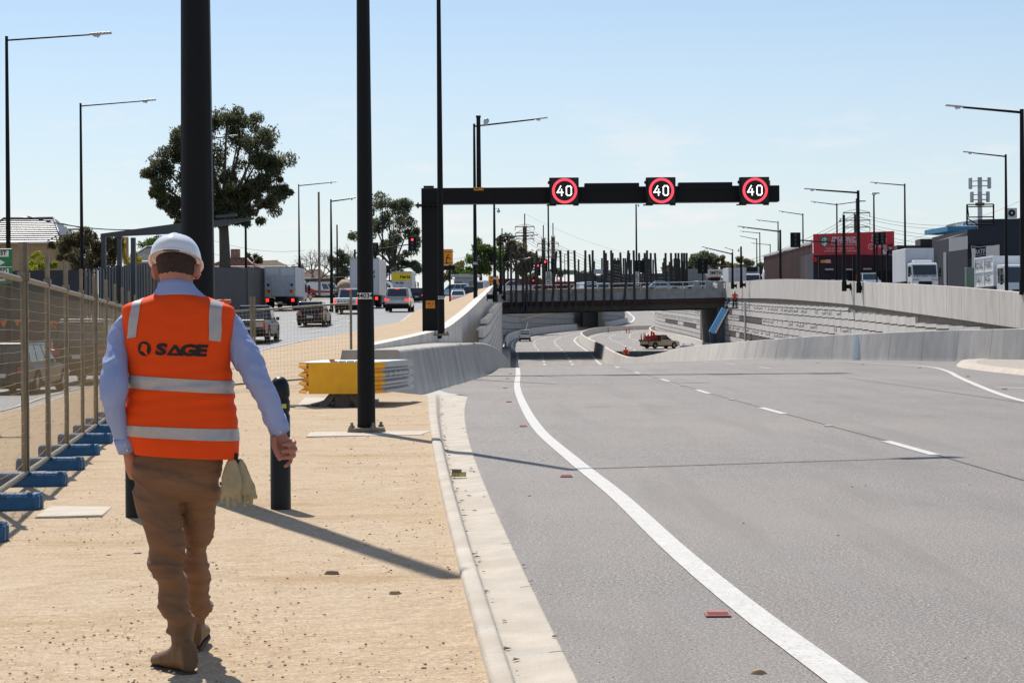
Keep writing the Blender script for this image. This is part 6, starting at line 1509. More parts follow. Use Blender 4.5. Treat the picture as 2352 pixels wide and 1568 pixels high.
def FF(u, v): p = at(u, v, 192)-F0; return V(p.x,0,p.z)
mb = MB()
for a, b in (((2221,470),(2221,517)),((2282,469),(2282,515)),((2221,470),(2282,469)),((2221,499),(2282,498)),((2221,475),(2282,474)),((2221,517),(2282,515)),((2222,472),(2225,497)),((2222,502),(2245,516))): mb.tube(FF(*a),FF(*b),.09 if a[0]==b[0] else .06,n=6)
mb.build('frame', BLACK, fr)
# cell tower
ct = root('cell_tower', 'grey mobile phone tower with two rings of panel antennas on the right', 'tower', (at(2251,505,235).x,235,6.0))
C_ = ct.location
def CT(u, v): p = at(u, v, 235)-C_; return p
mb = MB(); mb.tube((0,0,0),(0,0,CT(2251,420).z),.34,.26,n=12); mb.build('mast', ALU, ct)
for vt, vb, sc in ((409,433,1.0),(441,464,.85)):
    zt_, zb_2 = CT(2251,vt).z, CT(2251,vb).z
    for k in range(6):
        a = k*pi/3+.3; x, y = 1.25*sc*cos(a), 1.25*sc*sin(a); mb = MB(); mb.obox((x,y,(zt_+zb_2)/2), .5, .22, zt_-zb_2, V(-sin(a),cos(a),0), V(cos(a),sin(a),0)); mb.build('antenna', M('antenna_grey',(.42,.44,.46),.5), ct, bevel=.02)
        if k % 2 == 0: mb = MB(); mb.tube((0,0,(zt_+zb_2)/2+.3),(x,y,(zt_+zb_2)/2+.3),.06,n=6); mb.tube((0,0,(zt_+zb_2)/2-.3),(x,y,(zt_+zb_2)/2-.3),.06,n=6); mb.build('antenna_arm', GALV, ct)
mb = MB(); mb.tube((0,0,CT(2251,472).z),(0,0,CT(2251,466).z),.55,n=12); mb.build('collar', GALV, ct)
# green cabinet
q = at(2241,668,172); cb = root('utility_cabinet', 'green metal utility cabinet left of the tipper truck', 'cabinet', (q.x,172,zt(172)-.1)); mb = MB(); mb.box((-.85,-.4,0),(.85,.4,2.1)); mb.build('casing', M('cabinet_green',(.13,.20,.15),.6), cb, bevel=.04); mb = MB(); mb.box((-.8,-.42,.1),(-.02,-.402,2.0)); mb.box((.02,-.42,.1),(.8,-.402,2.0)); mb.build('doors', M('cabinet_green2',(.15,.22,.17),.6), cb)

# ------------------------------------------------------------------ power poles and wires
def wires(label, pts, sag, r=.035, n=3, dz=.5, nseg=14, kind='overhead_wire'):
    mb = MB()
    P = [at(*p) for p in pts]
    for k in range(n):
        for a, b in zip(P, P[1:]):
            mb.path([a.lerp(b,t)-V(0,0,sag*4*t*(1-t)+dz*k) for t in [i/nseg for i in range(nseg+1)]], r, n=4)
    return tag(mb.build(kind, M('wire_grey',(.10,.10,.10),.6), fix=False), label, 'wires', kind='stuff' if False else None)
def lattice_pole(label, u, vt, vm, d, zb, arms):
    p = at(u, vt, d); r = root('power_pole', label, 'power pole', (p.x, d, zb)); z = p.z-zb; zm = at(u, vm, d).z-zb; w = .35
    mb = MB()
    for s in (-1,1): mb.box((s*w-.07,-.15,0),(s*w+.07,.15,zm))
    mb.box((-w,-.08,0),(w,.08,zm*.98)); mb.tube((0,0,zm-.5),(0,0,z),.12,n=6); mb.build('pole', M('stobie_brown',(.10,.06,.045),.8), r)
    mb = MB()
    for v, hw in arms:
        zz = at(u, v, d).z-zb; mb.box((-hw,-.08,zz-.08),(hw,.08,zz+.08))
        for s in (-1,1): mb.tube((s*hw,0,zz),(s*hw,0,zz-.7),.07,n=6); mb.tube((s*hw,0,zz+.1),(0,0,zz+.6),.04,n=4)
    mb.build('crossarm', GALV, r); return r
lattice_pole('tallest brown power pole with crossarms beyond the left end of the bridge', 1205, 491, 517, 420, 7, [(521,2.0),(535,1.9),(549,1.9)])
lattice_pole('grey power pole with many short arms left of the tall black pole', 1248, 517, 545, 430, 7, [(560,1.3),(575,1.5),(591,1.6),(603,1.6)])
lattice_pole('brown power pole with short arms right of the tall black pole', 1270, 512, 541, 440, 7, [(559,1.2),(575,1.3),(591,1.5)])
lattice_pole('plain grey power pole in front of the gum trees left of the bridge posts', 1153, 524, 560, 420, 7, [(545,1.0)])
lattice_pole('dark power pole with crossarms behind the largest bracketed lamp', 1967, 456, 488, 330, 6.5, [(489,2.2),(506,2.2),(522,2.2)])
for i, (v0, v1, sg) in enumerate(((521,521,6),(535,531,6.5),(549,545,7))):
    wires(f'{["upper","middle","lower"][i]} pair of long power lines sagging across the sky right of centre', [(1209,v0,420),(1967,489+i*17,330)], 9.5, n=2, dz=.55)
    wires(f'{["upper","middle","lower"][i]} pair of power lines running from the dark pole to the right edge', [(1967,489+i*17,330),(2420,484+i*30,260)], 2, n=2, dz=.5)
wires('thin single wire high over the sky right of centre', [(1205,491,420),(2420,430,280)], 11, r=.02, n=1)
wires('three power lines between the gum tree and the right side of the left pole cluster', [(492,553,330),(700,575,330)], .8, n=3, dz=2.2, r=.03)
wires('two thin power lines rising from behind the gantry column', [(900,590,300),(1205,521,420)], 3, n=2, dz=1.2, r=.025)
wires('single thick cable sagging from the house to the portal frame', [(62,497,150),(470,505,160)], .9, r=.05, n=1)
for i, (u, v, w_) in enumerate(((143,515,2.0),(445,597,3.5),(690,600,1.5),(605,600,1.4))):
    lattice_pole(['old power pole with crossarms behind the bushes beside the cream brick house','low power pole and crossarm right of the walking man above the roofs','far power pole behind the leafless trees','far power pole behind the pale roof'][i], u, v, v+6, 200 if i == 0 else 330, 5 if i == 0 else 7, [(v+12,w_),(v+22,w_*.7)])

# ------------------------------------------------------------------ trees
LEAFM = {}
def leafmat(nm, c, c2):
    m = M('leaf_'+nm, c, .55, var=.5, scale=1.2, col2=c2, spec=.35, detail=3); nt = m.node_tree
    b = nt.nodes['Principled BSDF']; out = nt.nodes['Material Output']; t = nt.nodes.new('ShaderNodeBsdfTranslucent'); mx = nt.nodes.new('ShaderNodeMixShader'); mx.inputs[0].default_value = .42
    hs = nt.nodes.new('ShaderNodeHueSaturation'); hs.inputs['Value'].default_value = 1.9; hs.inputs['Saturation'].default_value = 1.15
    src = b.inputs['Base Color'].links[0].from_socket; nt.links.new(src, hs.inputs['Color']); nt.links.new(hs.outputs[0], t.inputs[0])
    nt.links.new(b.outputs[0], mx.inputs[1]); nt.links.new(t.outputs[0], mx.inputs[2]); nt.links.new(mx.outputs[0], out.inputs[0]); return m
BARK = M('bark', (.10,.085,.07), .9, var=.3, scale=5); BARKP = M('bark_pale', (.24,.21,.18), .9, var=.3, scale=5); TWIG = M('twig', (.20,.17,.16), .9)
def leaves(mb, rnd, c, rx, ry, rz, n, s, droop=.8, shell=.3):
    for _ in range(n):
        while True:
            p = V(rnd.uniform(-1,1),rnd.uniform(-1,1),rnd.uniform(-1,1))
            if p.length <= 1: break
        if rnd.random() < .12: p *= 1.35
        q = c + V(p.x*rx,p.y*ry,p.z*rz); a = V(rnd.uniform(-1,1),rnd.uniform(-1,1),rnd.uniform(-1,1)-droop).normalized(); b = a.cross(V(rnd.uniform(-1,1),rnd.uniform(-1,1),rnd.uniform(-1,1))).normalized()
        l = s*rnd.uniform(.7,1.4); w = l*.30
        mb.add([q-a*l*.5, q+b*w*.5, q+a*l*.5, q-b*w*.5], [(0,1,2,3)], smooth=False)
def tree(name, label, d, zb, trunk_u, blobs, lm, bark=BARK, n=260, ls=.4, tr=.4, cat='tree', group=None, depth=1.0, fork=.35, thin=1.0, seed=0, subs=5):
    """blobs: (u, v, ru, rv) in photo pixels, measured at distance d"""
    rnd = random.Random(seed+len(label)); s = d/F; p0 = at(trunk_u, 700, d); r = root(name, label, cat, (p0.x, d, zb), group=group); R0 = r.location
    mb = MB(); tb = MB(); cs = [(at(b[0], b[1], d)-R0, b[2]*s, b[3]*s) for b in blobs]
    zlow = min(c.z-rv for c, ru, rv in cs); ztop = max(c.z for c, ru, rv in cs); fz = max(.3, zlow + (ztop-zlow)*fork*.5)
    cxm = sum(c.x for c, _, _ in cs)/len(cs)
    tb.path([(0,0,-.3),(.1*tr,0,fz*.5),(cxm*.15,0,fz)], [tr*1.15,tr*.85,tr*.7], n=8)
    for c, ru, rv in cs:
        c = c + V(0, rnd.uniform(-1,1)*depth*max(ru,1.5), 0)
        m1 = V(cxm*.15,0,fz).lerp(c, .5)+V(0,0,-.1*abs(c.x)); m1.z = max(m1.z, fz*.9)
        tb.path([(cxm*.15,0,fz-.2), m1, c], [tr*.45,tr*.25,tr*.08], n=5)
        for k in range(subs):
            o = V(rnd.gauss(0,.5)*ru, rnd.gauss(0,.5)*ru, rnd.gauss(0,.45)*rv); rr = rnd.uniform(.34,.72)
            tb.path([c, c+o], [tr*.07, tr*.03], n=4)
            leaves(mb, rnd, c+o, ru*rr, ru*rr, rv*rr, int(n/subs*thin*1.25), ls)
    tb.build('trunk', bark, r); cr = mb.build('crown', lm, r, fix=False); return r
GUM = leafmat('gum_dark', (.085,.088,.045), (.030,.034,.018)); GUM2 = leafmat('gum_far', (.10,.11,.065), (.04,.048,.03)); GRN = leafmat('green', (.085,.12,.035), (.03,.05,.015)); YGR = leafmat('yellow_green', (.20,.21,.035), (.07,.09,.02)); BRN = leafmat('brown_green', (.085,.075,.040), (.035,.035,.02)); OLV = leafmat('olive', (.14,.12,.05), (.05,.05,.025))
big = [(470,290,36,34),(520,270,34,26),(560,290,38,32),(600,320,38,32),(545,330,40,30),(590,370,42,30),(630,380,28,26),(400,360,34,30),(372,385,34,32),(345,405,24,24),(420,320,28,36),(440,390,34,38),(480,360,38,40),(520,390,34,34),
       (380,440,30,30),(400,480,24,20),(355,440,18,26),(440,460,34,34),(490,450,34,40),(530,440,36,40),(570,430,34,34),(610,440,34,28),(645,440,26,18),(620,470,30,22),(580,480,26,20),(540,490,30,20),(500,505,26,22),(560,505,14,16),(622,412,20,16),(430,300,16,20),(405,510,14,12)]
tree('gum_tree', 'huge dark gum tree with drooping crown behind the thick black pole', 170, 4.5, 516, big, GUM, n=1250, ls=.32, tr=.55, fork=.25, thin=1.0, seed=2, subs=7)
gum2 = [(850,490,26,22),(890,465,34,22),(925,480,28,20),(905,500,36,22),(870,520,28,22),(835,540,22,22),(940,520,24,26),(955,560,20,24),(905,545,26,26),(870,575,24,22),(925,600,24,18),(890,620,26,16),(845,600,22,20),(955,610,18,18)]
tree('gum_tree', 'tall open dark gum tree right of pole 44034 behind the red traffic light', 300, 7, 905, gum2, GUM2, n=800, ls=.5, tr=.5, fork=.3, seed=5)
tree('gum_tree', 'brown green gum tree above the left bridge posts', 380, 7, 1190, [(1160,556,24,16),(1185,570,26,20),(1205,590,26,20),(1225,610,22,20),(1175,600,26,24),(1150,590,20,20),(1200,620,24,18)], BRN, n=450, ls=.8, tr=.4, seed=6)
tree('tree', 'bright green leafy tree behind street lamp pole at the left lip of the trench', 330, 7, 1105, [(1095,580,18,18),(1115,572,22,18),(1130,590,22,24),(1100,605,20,24),(1120,615,24,22),(1075,625,24,14),(1050,625,18,12)], GRN, n=500, ls=.7, tr=.35, seed=7)
tree('bush', 'low olive scrub right of the yellow lane sign', 340, 7, 1050, [(1015,632,20,14),(1040,622,20,16),(1060,612,16,14)], OLV, n=260, ls=.7, tr=.2, cat='bush', seed=8)
tree('tree', 'dark rounded evergreen left of pole 44034 beside the leafless trees', 240, 6, 785, [(785,590,20,16),(770,605,20,18),(800,610,20,20),(785,620,26,18)], GUM2, n=420, ls=.5, tr=.3, seed=9)
tree('bush', 'large brown green rounded bush right of the cream brick house', 135, 3.2, 205, [(150,575,22,22),(175,555,26,24),(205,550,26,22),(235,560,24,22),(160,600,24,20),(195,590,30,26),(230,595,28,24),(262,590,20,30),(275,560,14,18)], BRN, n=650, ls=.30, tr=.2, cat='bush', seed=10)
tree('bush', 'yellow green flowering bush at the left behind the hoarding', 125, 3, 90, [(65,600,20,14),(90,600,22,16),(115,608,18,12),(75,612,26,10)], YGR, n=420, ls=.2, tr=.1, cat='bush', seed=11)
tree('bush', 'yellow wattle bush showing through the portal frame columns', 135, 3.2, 292, [(285,575,12,20),(292,600,16,16),(318,600,14,14)], leafmat('wattle',(.38,.30,.05),(.12,.12,.03)), n=280, ls=.2, tr=.1, cat='bush', seed=12)
tree('bush', 'small bright green tree left of the white hard hat', 180, 4, 348, [(338,560,14,12),(355,555,14,10),(345,575,14,10)], GRN, n=260, ls=.3, tr=.12, cat='bush', seed=13)
tree('palm_shrub', 'spiky palm like shrub above the pale roof right of the thick pole', 190, 5, 575, [(572,600,10,10),(597,596,12,10)], BRN, n=120, ls=.6, tr=.1, cat='shrub', seed=14)
tree('tree', 'wide dark umbrella shaped tree behind the right traffic light on the bridge', 440, 7.3, 1622, [(1605,592,20,10),(1622,588,22,10),(1640,598,16,10),(1600,610,18,10),(1620,615,24,12),(1645,614,14,10)], GUM2, n=420, ls=.9, tr=.4, seed=15)
tree('tree', 'smaller yellow green umbrella shaped tree, left of the pair by the far lamps', 440, 7.3, 1672, [(1665,602,12,8),(1672,612,16,10),(1660,618,12,8)], OLV, n=330, ls=.8, tr=.3, seed=16)
tree('tree', 'yellow green umbrella shaped tree with two crowns among the far lamps', 445, 7.3, 1703, [(1700,598,14,9),(1715,606,14,10),(1695,614,18,10),(1715,620,14,8)], OLV, n=350, ls=.8, tr=.3, seed=17)
tree('tree', 'small dark tree at the left end of the striped building', 380, 7, 1747, [(1747,610,9,10),(1747,622,12,10)], GUM2, n=200, ls=.7, tr=.2, seed=18)
tree('bush', 'low leafy plants beside the green cabinet and the tipper truck wheels', 168, 5, 2250, [(2248,655,7,4),(2257,657,6,4)], GRN, n=90, ls=.25, tr=.05, cat='bush', seed=19)
for i, (u, v, ru, rv, lb) in enumerate(((1280,628,22,9,'hazy far tree behind the green road sign'),(1340,630,16,7,'hazy far tree right of the green road sign'),(1400,629,12,7,'hazy far tree right of the grey sign board'),(1530,622,16,12,'hazy far tree behind the right cluster of bridge posts'),(1560,628,14,10,'hazy far tree next to the noise wall'),(1225,636,18,10,'low dark tree behind the red brick wall'))):
    tree('tree', lb, 600, 7, u, [(u-ru*.4,v,ru*.6,rv*.8),(u+ru*.4,v+1,ru*.6,rv*.8),(u,v-rv*.3,ru*.5,rv*.6)], GUM2, n=130, ls=1.1, tr=.3, seed=30+i, group='far trees')
def bare_tree(label, u, vt, vb, d, zb, spread, seed, mat=TWIG, depthn=6):
    rnd = random.Random(seed); p = at(u, vb, d); r = root('bare_tree', label, 'tree', (p.x, d, zb)); H_ = at(u, vt, d).z-zb; mb = MB()
    cnt = [0]
    def grow(p, dirn, ln, rad_, k):
        q = p + dirn*ln; mid = p.lerp(q,.5)+V(rnd.uniform(-1,1),rnd.uniform(-1,1),rnd.uniform(-1,1))*ln*.08
        mb.path([p, mid, q], [rad_, rad_*.8, rad_*.62], n=5 if k < 3 else 3)
        if k >= depthn: return
        for _ in range(3 if k < 4 else 2):
            dd = (dirn + V(rnd.gauss(0,.55)*spread,rnd.gauss(0,.5)*spread,rnd.gauss(.1,.35))).normalized()
            grow(q, dd, ln*rnd.uniform(.62,.82), rad_*.6, k+1)
    grow(V(0,0,0), V(rnd.uniform(-.1,.1),0,1), H_*.24, .32, 0)
    mb.build('branches', mat, r, fix=False); return r
bare_tree('leafless pale tree left of the bare steel mast', 722, 533, 640, 310, 6.8, 1.0, 3)
bare_tree('leafless grey tree between the bare steel mast and pole 44034', 782, 515, 640, 300, 6.8, 1.1, 8, M('twig_grey',(.17,.145,.14),.9))
bare_tree('small leafless tree behind the low dark building right of the billboard', 2080, 550, 600, 300, 6.5, 1.0, 12, depthn=5)
bare_tree('second small leafless tree above the brown roof box', 2118, 550, 600, 305, 6.5, 1.0, 15, depthn=5)
bare_tree('pale yellow leafless tree above the bush by the cream brick house', 175, 515, 620, 175, 4, 1.1, 21, M('twig_yellow',(.42,.34,.12),.9), depthn=5)
mb = MB(); rnd = random.Random(4)
for i in range(60):
    u = -80+i*48; p = at(u, 640, 900); hh = rnd.uniform(1.5,5)
    if 1000 < u < 1900: continue
    leaves(mb, rnd, V(p.x, 900+rnd.uniform(-40,40), 7+hh*.5), 16, 8, hh, 110, 2.4)
tag(mb.build('woodland', GUM2, fix=False), 'low belt of distant suburban trees along the horizon', 'trees', kind='stuff')
# ------------------------------------------------------------------ people
def etube(mb, pts, n=22, step=None):
    """pts: (pos, rx, ry); rx runs across (world x), ry the other way"""
    P = [Vector((p[0][0], p[0][1], p[0][2], p[1], p[2])) for p in pts]
    L_ = [0]
    for a, b in zip(P, P[1:]): L_.append(L_[-1] + (V(*b[:3])-V(*a[:3])).length)
    m = max(6, int(L_[-1]/(step or .02))); ks = [[(l, p[k]) for l, p in zip(L_, P)] for k in range(5)]
    Q = [[sinterp(L_[-1]*i/m, ks[k]) for k in range(5)] for i in range(m+1)]; rings = []
    for i, q in enumerate(Q):
        d = (V(*Q[min(i+1,m)][:3]) - V(*Q[max(0,i-1)][:3])).normalized(); sx_ = V(1,0,0) - d*d.x
        if sx_.length < .2: sx_ = V(0,0,1) - d*d.z
        sx_.normalize(); sy = d.cross(sx_); c = V(*q[:3])
        rings.append([c + sx_*cos(2*pi*k/n)*q[3] + sy*sin(2*pi*k/n)*q[4] for k in range(n)])
    # rounded ends
    def cap(r, c, dirn, rr): return [[c + (p-c)*f + dirn*rr*g for p in r] for f, g in ((.9,.35),(.6,.75),(.2,.95))]
    d0 = (V(*Q[0][:3])-V(*Q[1][:3])).normalized(); d1 = (V(*Q[-1][:3])-V(*Q[-2][:3])).normalized(); r0 = min(Q[0][3],Q[0][4])*.6; r1 = min(Q[-1][3],Q[-1][4])*.6
    rings = cap(rings[0], V(*Q[0][:3]), d0, r0)[::-1] + rings + cap(rings[-1], V(*Q[-1][:3]), d1, r1)
    mb.loft(rings); return mb
def fused(mb, name, mats, parent, voxel=.008, disp=None, smooth_it=4, matf=None, loc=None):
    me = bpy.data.meshes.new('tmp'); me.from_pydata(mb.v, [], mb.f)
    bm = bmesh.new(); bm.from_mesh(me); bmesh.ops.recalc_face_normals(bm, faces=bm.faces); bm.to_mesh(me); bm.free()
    ob = bpy.data.objects.new('tmp', me); COL.objects.link(ob)
    m = ob.modifiers.new('r','REMESH'); m.mode = 'VOXEL'; m.voxel_size = voxel; m.adaptivity = 0
    if smooth_it: s = ob.modifiers.new('s','SMOOTH'); s.factor = .5; s.iterations = smooth_it
    dg = bpy.context.evaluated_depsgraph_get(); dg.update(); out = bpy.data.meshes.new_from_object(ob.evaluated_get(dg)); out.name = name
    bpy.data.objects.remove(ob); bpy.data.meshes.remove(me)
    if disp:
        nn = [v.normal.copy() for v in out.vertices]
        for v, n_v in zip(out.vertices, nn): v.co += n_v*disp(v.co)
    for mt in (mats if isinstance(mats, (list,tuple)) else [mats]): out.materials.append(mt)
    for p in out.polygons:
        p.use_smooth = True
        if matf: p.material_index = matf(p.center)
    o = bpy.data.objects.new(name, out); COL.objects.link(o)
    if parent is not None: o.parent = parent
    if loc is not None: o.location = loc
    return o
PD = 8.44
PR = V(at(412,1500,PD).x, PD, SZ-.010)
man = root('person', 'man in an orange vest, white hard hat and tan trousers walking away from the camera', 'person', PR)
def W(u, v, dy=0.0): return at(u, v, PD+dy) - PR
PX = 1/(F/PD)
SKIN = M('skin', (.42,.17,.11), .5, var=.15, scale=12, spec=.4); SHIRT = M('shirt_blue', (.38,.46,.74), .75, var=.06, scale=6, bump=.7, bscale=9); TROU = M('trouser_tan', (.20,.10,.050), .85, var=.22, scale=3, stretch=(1,1,5), bump=.6, bscale=5.5)
VEST = M('hi_vis_orange', (1.0,.085,.004), .7, bump=.12, bscale=500, spec=.25)
def thin_cloth(m, col, f):
    nt = m.node_tree; b = nt.nodes['Principled BSDF']; out = nt.nodes['Material Output']; t = nt.nodes.new('ShaderNodeBsdfTranslucent'); t.inputs[0].default_value = (*col,1); mx = nt.nodes.new('ShaderNodeMixShader'); mx.inputs[0].default_value = f
    nt.links.new(b.outputs[0], mx.inputs[1]); nt.links.new(t.outputs[0], mx.inputs[2]); nt.links.new(mx.outputs[0], out.inputs[0])
thin_cloth(VEST, (1.0,.12,.01), .2)
thin_cloth(SHIRT, (.5,.6,.9), .25); SILVT = M('reflective_tape', (.43,.39,.38), .42, .25, var=.1, scale=30); BOOT = M('boot_leather', (.15,.075,.028), .6, var=.3, scale=14, bump=.2, bscale=80); SOLE = M('boot_sole', (.055,.038,.026), .8)
HAIR = M('hair_brown', (.035,.020,.014), .8, var=.4, scale=60, bump=.5, bscale=200)
# --- body (skin) as one surface
mb = MB()
hc = W(405,607,0.03)
etube(mb, [(W(407,690,.02),.075,.07),(W(406,662,.0),.068,.068),(W(405,640,.005),.070,.082),(W(405,620,.02),.078,.098),(W(405,600,.03),.081,.102),(W(405,578,.03),.076,.098),(W(405,560,.03),.055,.07)])
for s, u in ((-1,357),(1,452)):
    e = W(u+ (3 if s < 0 else -3), 624, .02); e = e+V(s*.006,0,0); mb.ball(e, .013, .024, .036, n=10, m=8); mb.ball(e+V(s*.008,-.004,.004), .008, .020, .032, n=10, m=8)
mb.ball(W(405,622,.135), .016,.02,.025); mb.ball(W(405,640,.11), .03,.02,.02)      # nose, chin
etube(mb, [(W(415,1040),.13,.09),(W(413,900),.13,.10),(W(411,780),.15,.10),(W(410,715),.15,.09)])      # trunk
etube(mb, [(W(335,722,.03),.04,.04),(W(306,735,.03),.035,.038),(W(283,766,.01),.033,.04),(W(269,815,-.04),.034,.04),(W(263,888,-.12),.036,.038),(W(263,930,-.11),.032,.034),(W(281,1000,-.05),.026,.028),(W(296,1040,-.02),.025,.028),(W(306,1072,.0),.034,.02),(W(312,1095,.02),.03,.018)])
etube(mb, [(W(488,722,.03),.04,.04),(W(517,733,.03),.035,.038),(W(540,765,.02),.035,.04),(W(560,812,-.0),.038,.04),(W(590,868,-.04),.035,.035),(W(612,910,-.02),.032,.034),(W(628,948,0),.03,.03),(W(640,985,.03),.026,.029),(W(643,1002,.03),.028,.024)])
etube(mb, [(W(360,1080,0),.06,.07),(W(371,1190,-.03),.055,.06),(W(388,1290,-.04),.042,.05),(W(404,1390,-.02),.038,.04),(W(415,1450,-.02),.032,.032)]); etube(mb, [(W(459,1080,0),.06,.07),(W(457,1190,.11),.038,.045),(W(451,1290,.23),.030,.036),(W(452,1380,.42),.028,.03),(W(451,1408,.50),.026,.026)])
# right hand: palm, four curled fingers, thumb
etube(mb, [(W(643,992,.03),.026,.024),(W(645,1010,.03),.034,.022),(W(650,1028,.03),.038,.022),(W(655,1042,.03),.032,.02)], step=.008)
fing = [[(668,1008,.045),(676,1016,.02),(668,1019,-.004),(650,1021,-.018)],
        [(670,1022,.045),(678,1031,.018),(669,1034,-.008),(648,1036,-.022)],
        [(668,1036,.045),(675,1045,.016),(666,1049,-.008),(649,1051,-.022)],
        [(662,1046,.04),(668,1057,.015),(662,1065,-.004),(654,1071,-.012)]]
for i, f in enumerate(fing):
    r_ = (.0105,.011,.0105,.009)[i]; etube(mb, [(W(*p), r_*k, r_*k) for p, k in zip(f, (1.05,1.0,.95,.82))], n=12, step=.005)
etube(mb, [(W(630,1004,.0),.014,.014),(W(630,1022,-.015),.0125,.0125),(W(636,1040,-.025),.0115,.0115),(W(643,1055,-.03),.0095,.0095)], n=12, step=.005)
fused(mb, 'body', SKIN, man, voxel=.0045, smooth_it=2)
# --- hair
mb = MB(); etube(mb, [(W(405,634,-.004),.071,.080),(W(405,616,.012),.081,.101),(W(405,596,.024),.085,.106),(W(405,572,.03),.080,.102)])
o = fused(mb, 'hair', HAIR, man, voxel=.006, disp=lambda p: .002*mnoise.noise(p*60))
# --- shirt: torso, sleeves, collar
def shirt_d(p):
    q = p - W(415,850); side = abs(q.x)
    if side < .24: return 0
    s_ = 1 if q.x > 0 else -1
    a = q.z*18 + q.x*s_*16 + 2.2*mnoise.noise(V(p.x*5,p.y*5,p.z*4))
    rg = 1-abs(mnoise.noise(V(p.x*9+s_*p.z*7,p.y*9,p.z*13)))*2.2
    return .006*sin(a) * (.6+.4*mnoise.noise(p*7)) + .007*rg*abs(rg) + .003*mnoise.noise(p*34) - .003
mb = MB()
etube(mb, [(W(416,1035),.185,.115),(W(415,900),.19,.12),(W(412,780),.21,.12),(W(410,725),.20,.10)])
etube(mb, [(W(335,722,.03),.055,.055),(W(306,735,.03),.052,.058),(W(283,766,.01),.050,.060),(W(269,815,-.04),.052,.060),(W(263,855,-.09),.056,.060),(W(262,888,-.12),.060,.062),(W(262,930,-.11),.047,.054),(W(270,965,-.08),.042,.048),(W(281,1000,-.05),.039,.042),(W(291,1028,-.03),.037,.040)])
etube(mb, [(W(488,722,.03),.055,.055),(W(517,733,.03),.050,.058),(W(540,765,.02),.052,.060),(W(560,812,-.0),.062,.066),(W(590,868,-.04),.056,.06),(W(612,910,-.02),.050,.054),(W(628,948,.0),.046,.048),(W(641,985,.03),.040,.043)])
sh = fused(mb, 'shirt', SHIRT, man, voxel=.007, disp=shirt_d, smooth_it=3)
def ring_at(u, v, dy, rx, ry, tiltz=0, n=36, axis=None):
    c = W(u, v, dy)
    return [c + V(rx*cos(2*pi*k/n), ry*sin(2*pi*k/n), tiltz*sin(2*pi*k/n)) for k in range(n)]
mb = MB(); mb.loft([ring_at(413,688,.0,.125,.10,-.02), ring_at(410,676,.0,.104,.098,-.02), ring_at(407,664,.003,.085,.086,-.022), ring_at(405,655,.005,.077,.080,-.024), ring_at(405,655,.005,.073,.076,-.024), ring_at(405,668,.005,.073,.076,-.02)], caps=False); mb.build('collar', SHIRT, sh)
for c_, r_, ax, nm in ((W(641,985,.03), .042, (W(641,985,.03)-W(628,948,0)).normalized(), 'cuff'), (W(291,1028,-.03), .039, (W(291,1028,-.03)-W(281,1000,-.05)).normalized(), 'cuff')):
    sx_ = (V(1,0,0)-ax*ax.x).normalized(); sy = ax.cross(sx_); mb = MB(); rr = []
    for t, k in ((-.055,1.0),(-.055,1.07),(.012,1.06),(.012,.97),(-.02,.9)): rr.append([c_ + ax*t + (sx_*cos(2*pi*j/24)+sy*sin(2*pi*j/24))*r_*k for j in range(24)])
    mb.loft(rr, caps=False); cu = mb.build(nm, SHIRT, sh)
    for j in (-.03,-.005): mb = MB(); p = c_ + ax*j + (-sy if sy.y > 0 else sy)*r_*1.08 + sx_*.012*(1 if ax.x > 0 else 1); mb.ball(p, .005,.004,.005, n=8, m=5); mb.build('button', M('button_pearl',(.7,.65,.55),.3), cu)
# --- trousers
def tr_d(p):
    q = p; z = p.z; a1 = z*34 + q.x*14 + 3.0*mnoise.noise(V(q.x*4,q.y*3,z*3)+V(7,0,0)); w_ = .0
    thigh = math.exp(-((z-.80)/.12)**2); knee = math.exp(-((z-.47)/.09)**2); cuff_ = math.exp(-((z-.24)/.07)**2)
    f = .45*thigh + 1.0*knee + 1.1*cuff_ + .22
    s1 = sin(a1); s1 = (abs(s1)**.6)*(1 if s1 > 0 else -1)
    rg = 1-abs(mnoise.noise(V(q.x*5,q.y*5,z*17+q.x*6)))*2.4
    return .0100*f*s1 + .0130*f*rg*abs(rg) + .006*mnoise.noise(V(q.x*7,q.y*7,z*5)) + .0025*mnoise.noise(p*26) - .004*f
mb = MB()
etube(mb, [(W(411,1005,.0),.180,.115),(W(408,1060,.0),.184,.125),(W(406,1095,.0),.182,.125),(W(406,1120,.0),.165,.115)])
etube(mb, [(W(357,1075,.0),0.1015,0.1081),(W(362,1130,-.01),0.1015,0.1053),(W(371,1190,-.03),0.0874,0.0921),(W(379,1245,-.04),0.0752,0.0827),(W(388,1290,-.04),0.0667,0.0752),(W(395,1340,-.01),0.0630,0.0696),(W(404,1390,-.02),0.0592,0.0639),(W(411,1425,-.02),0.0592,0.0611),(W(413,1444,-.02),0.0611,0.0620)])
etube(mb, [(W(454,1075,.0),0.1006,0.1095),(W(456,1130,.04),0.0865,0.0978),(W(457,1190,.11),0.0684,0.0860),(W(454,1245,.17),0.0583,0.0782),(W(451,1290,.23),0.0603,0.0762),(W(452,1340,.32),0.0583,0.0724),(W(452,1380,.42),0.0544,0.0645),(W(451,1408,.50),0.0533,0.0606)])
fused(mb, 'trousers', TROU, man, voxel=.0060, disp=tr_d, smooth_it=1)
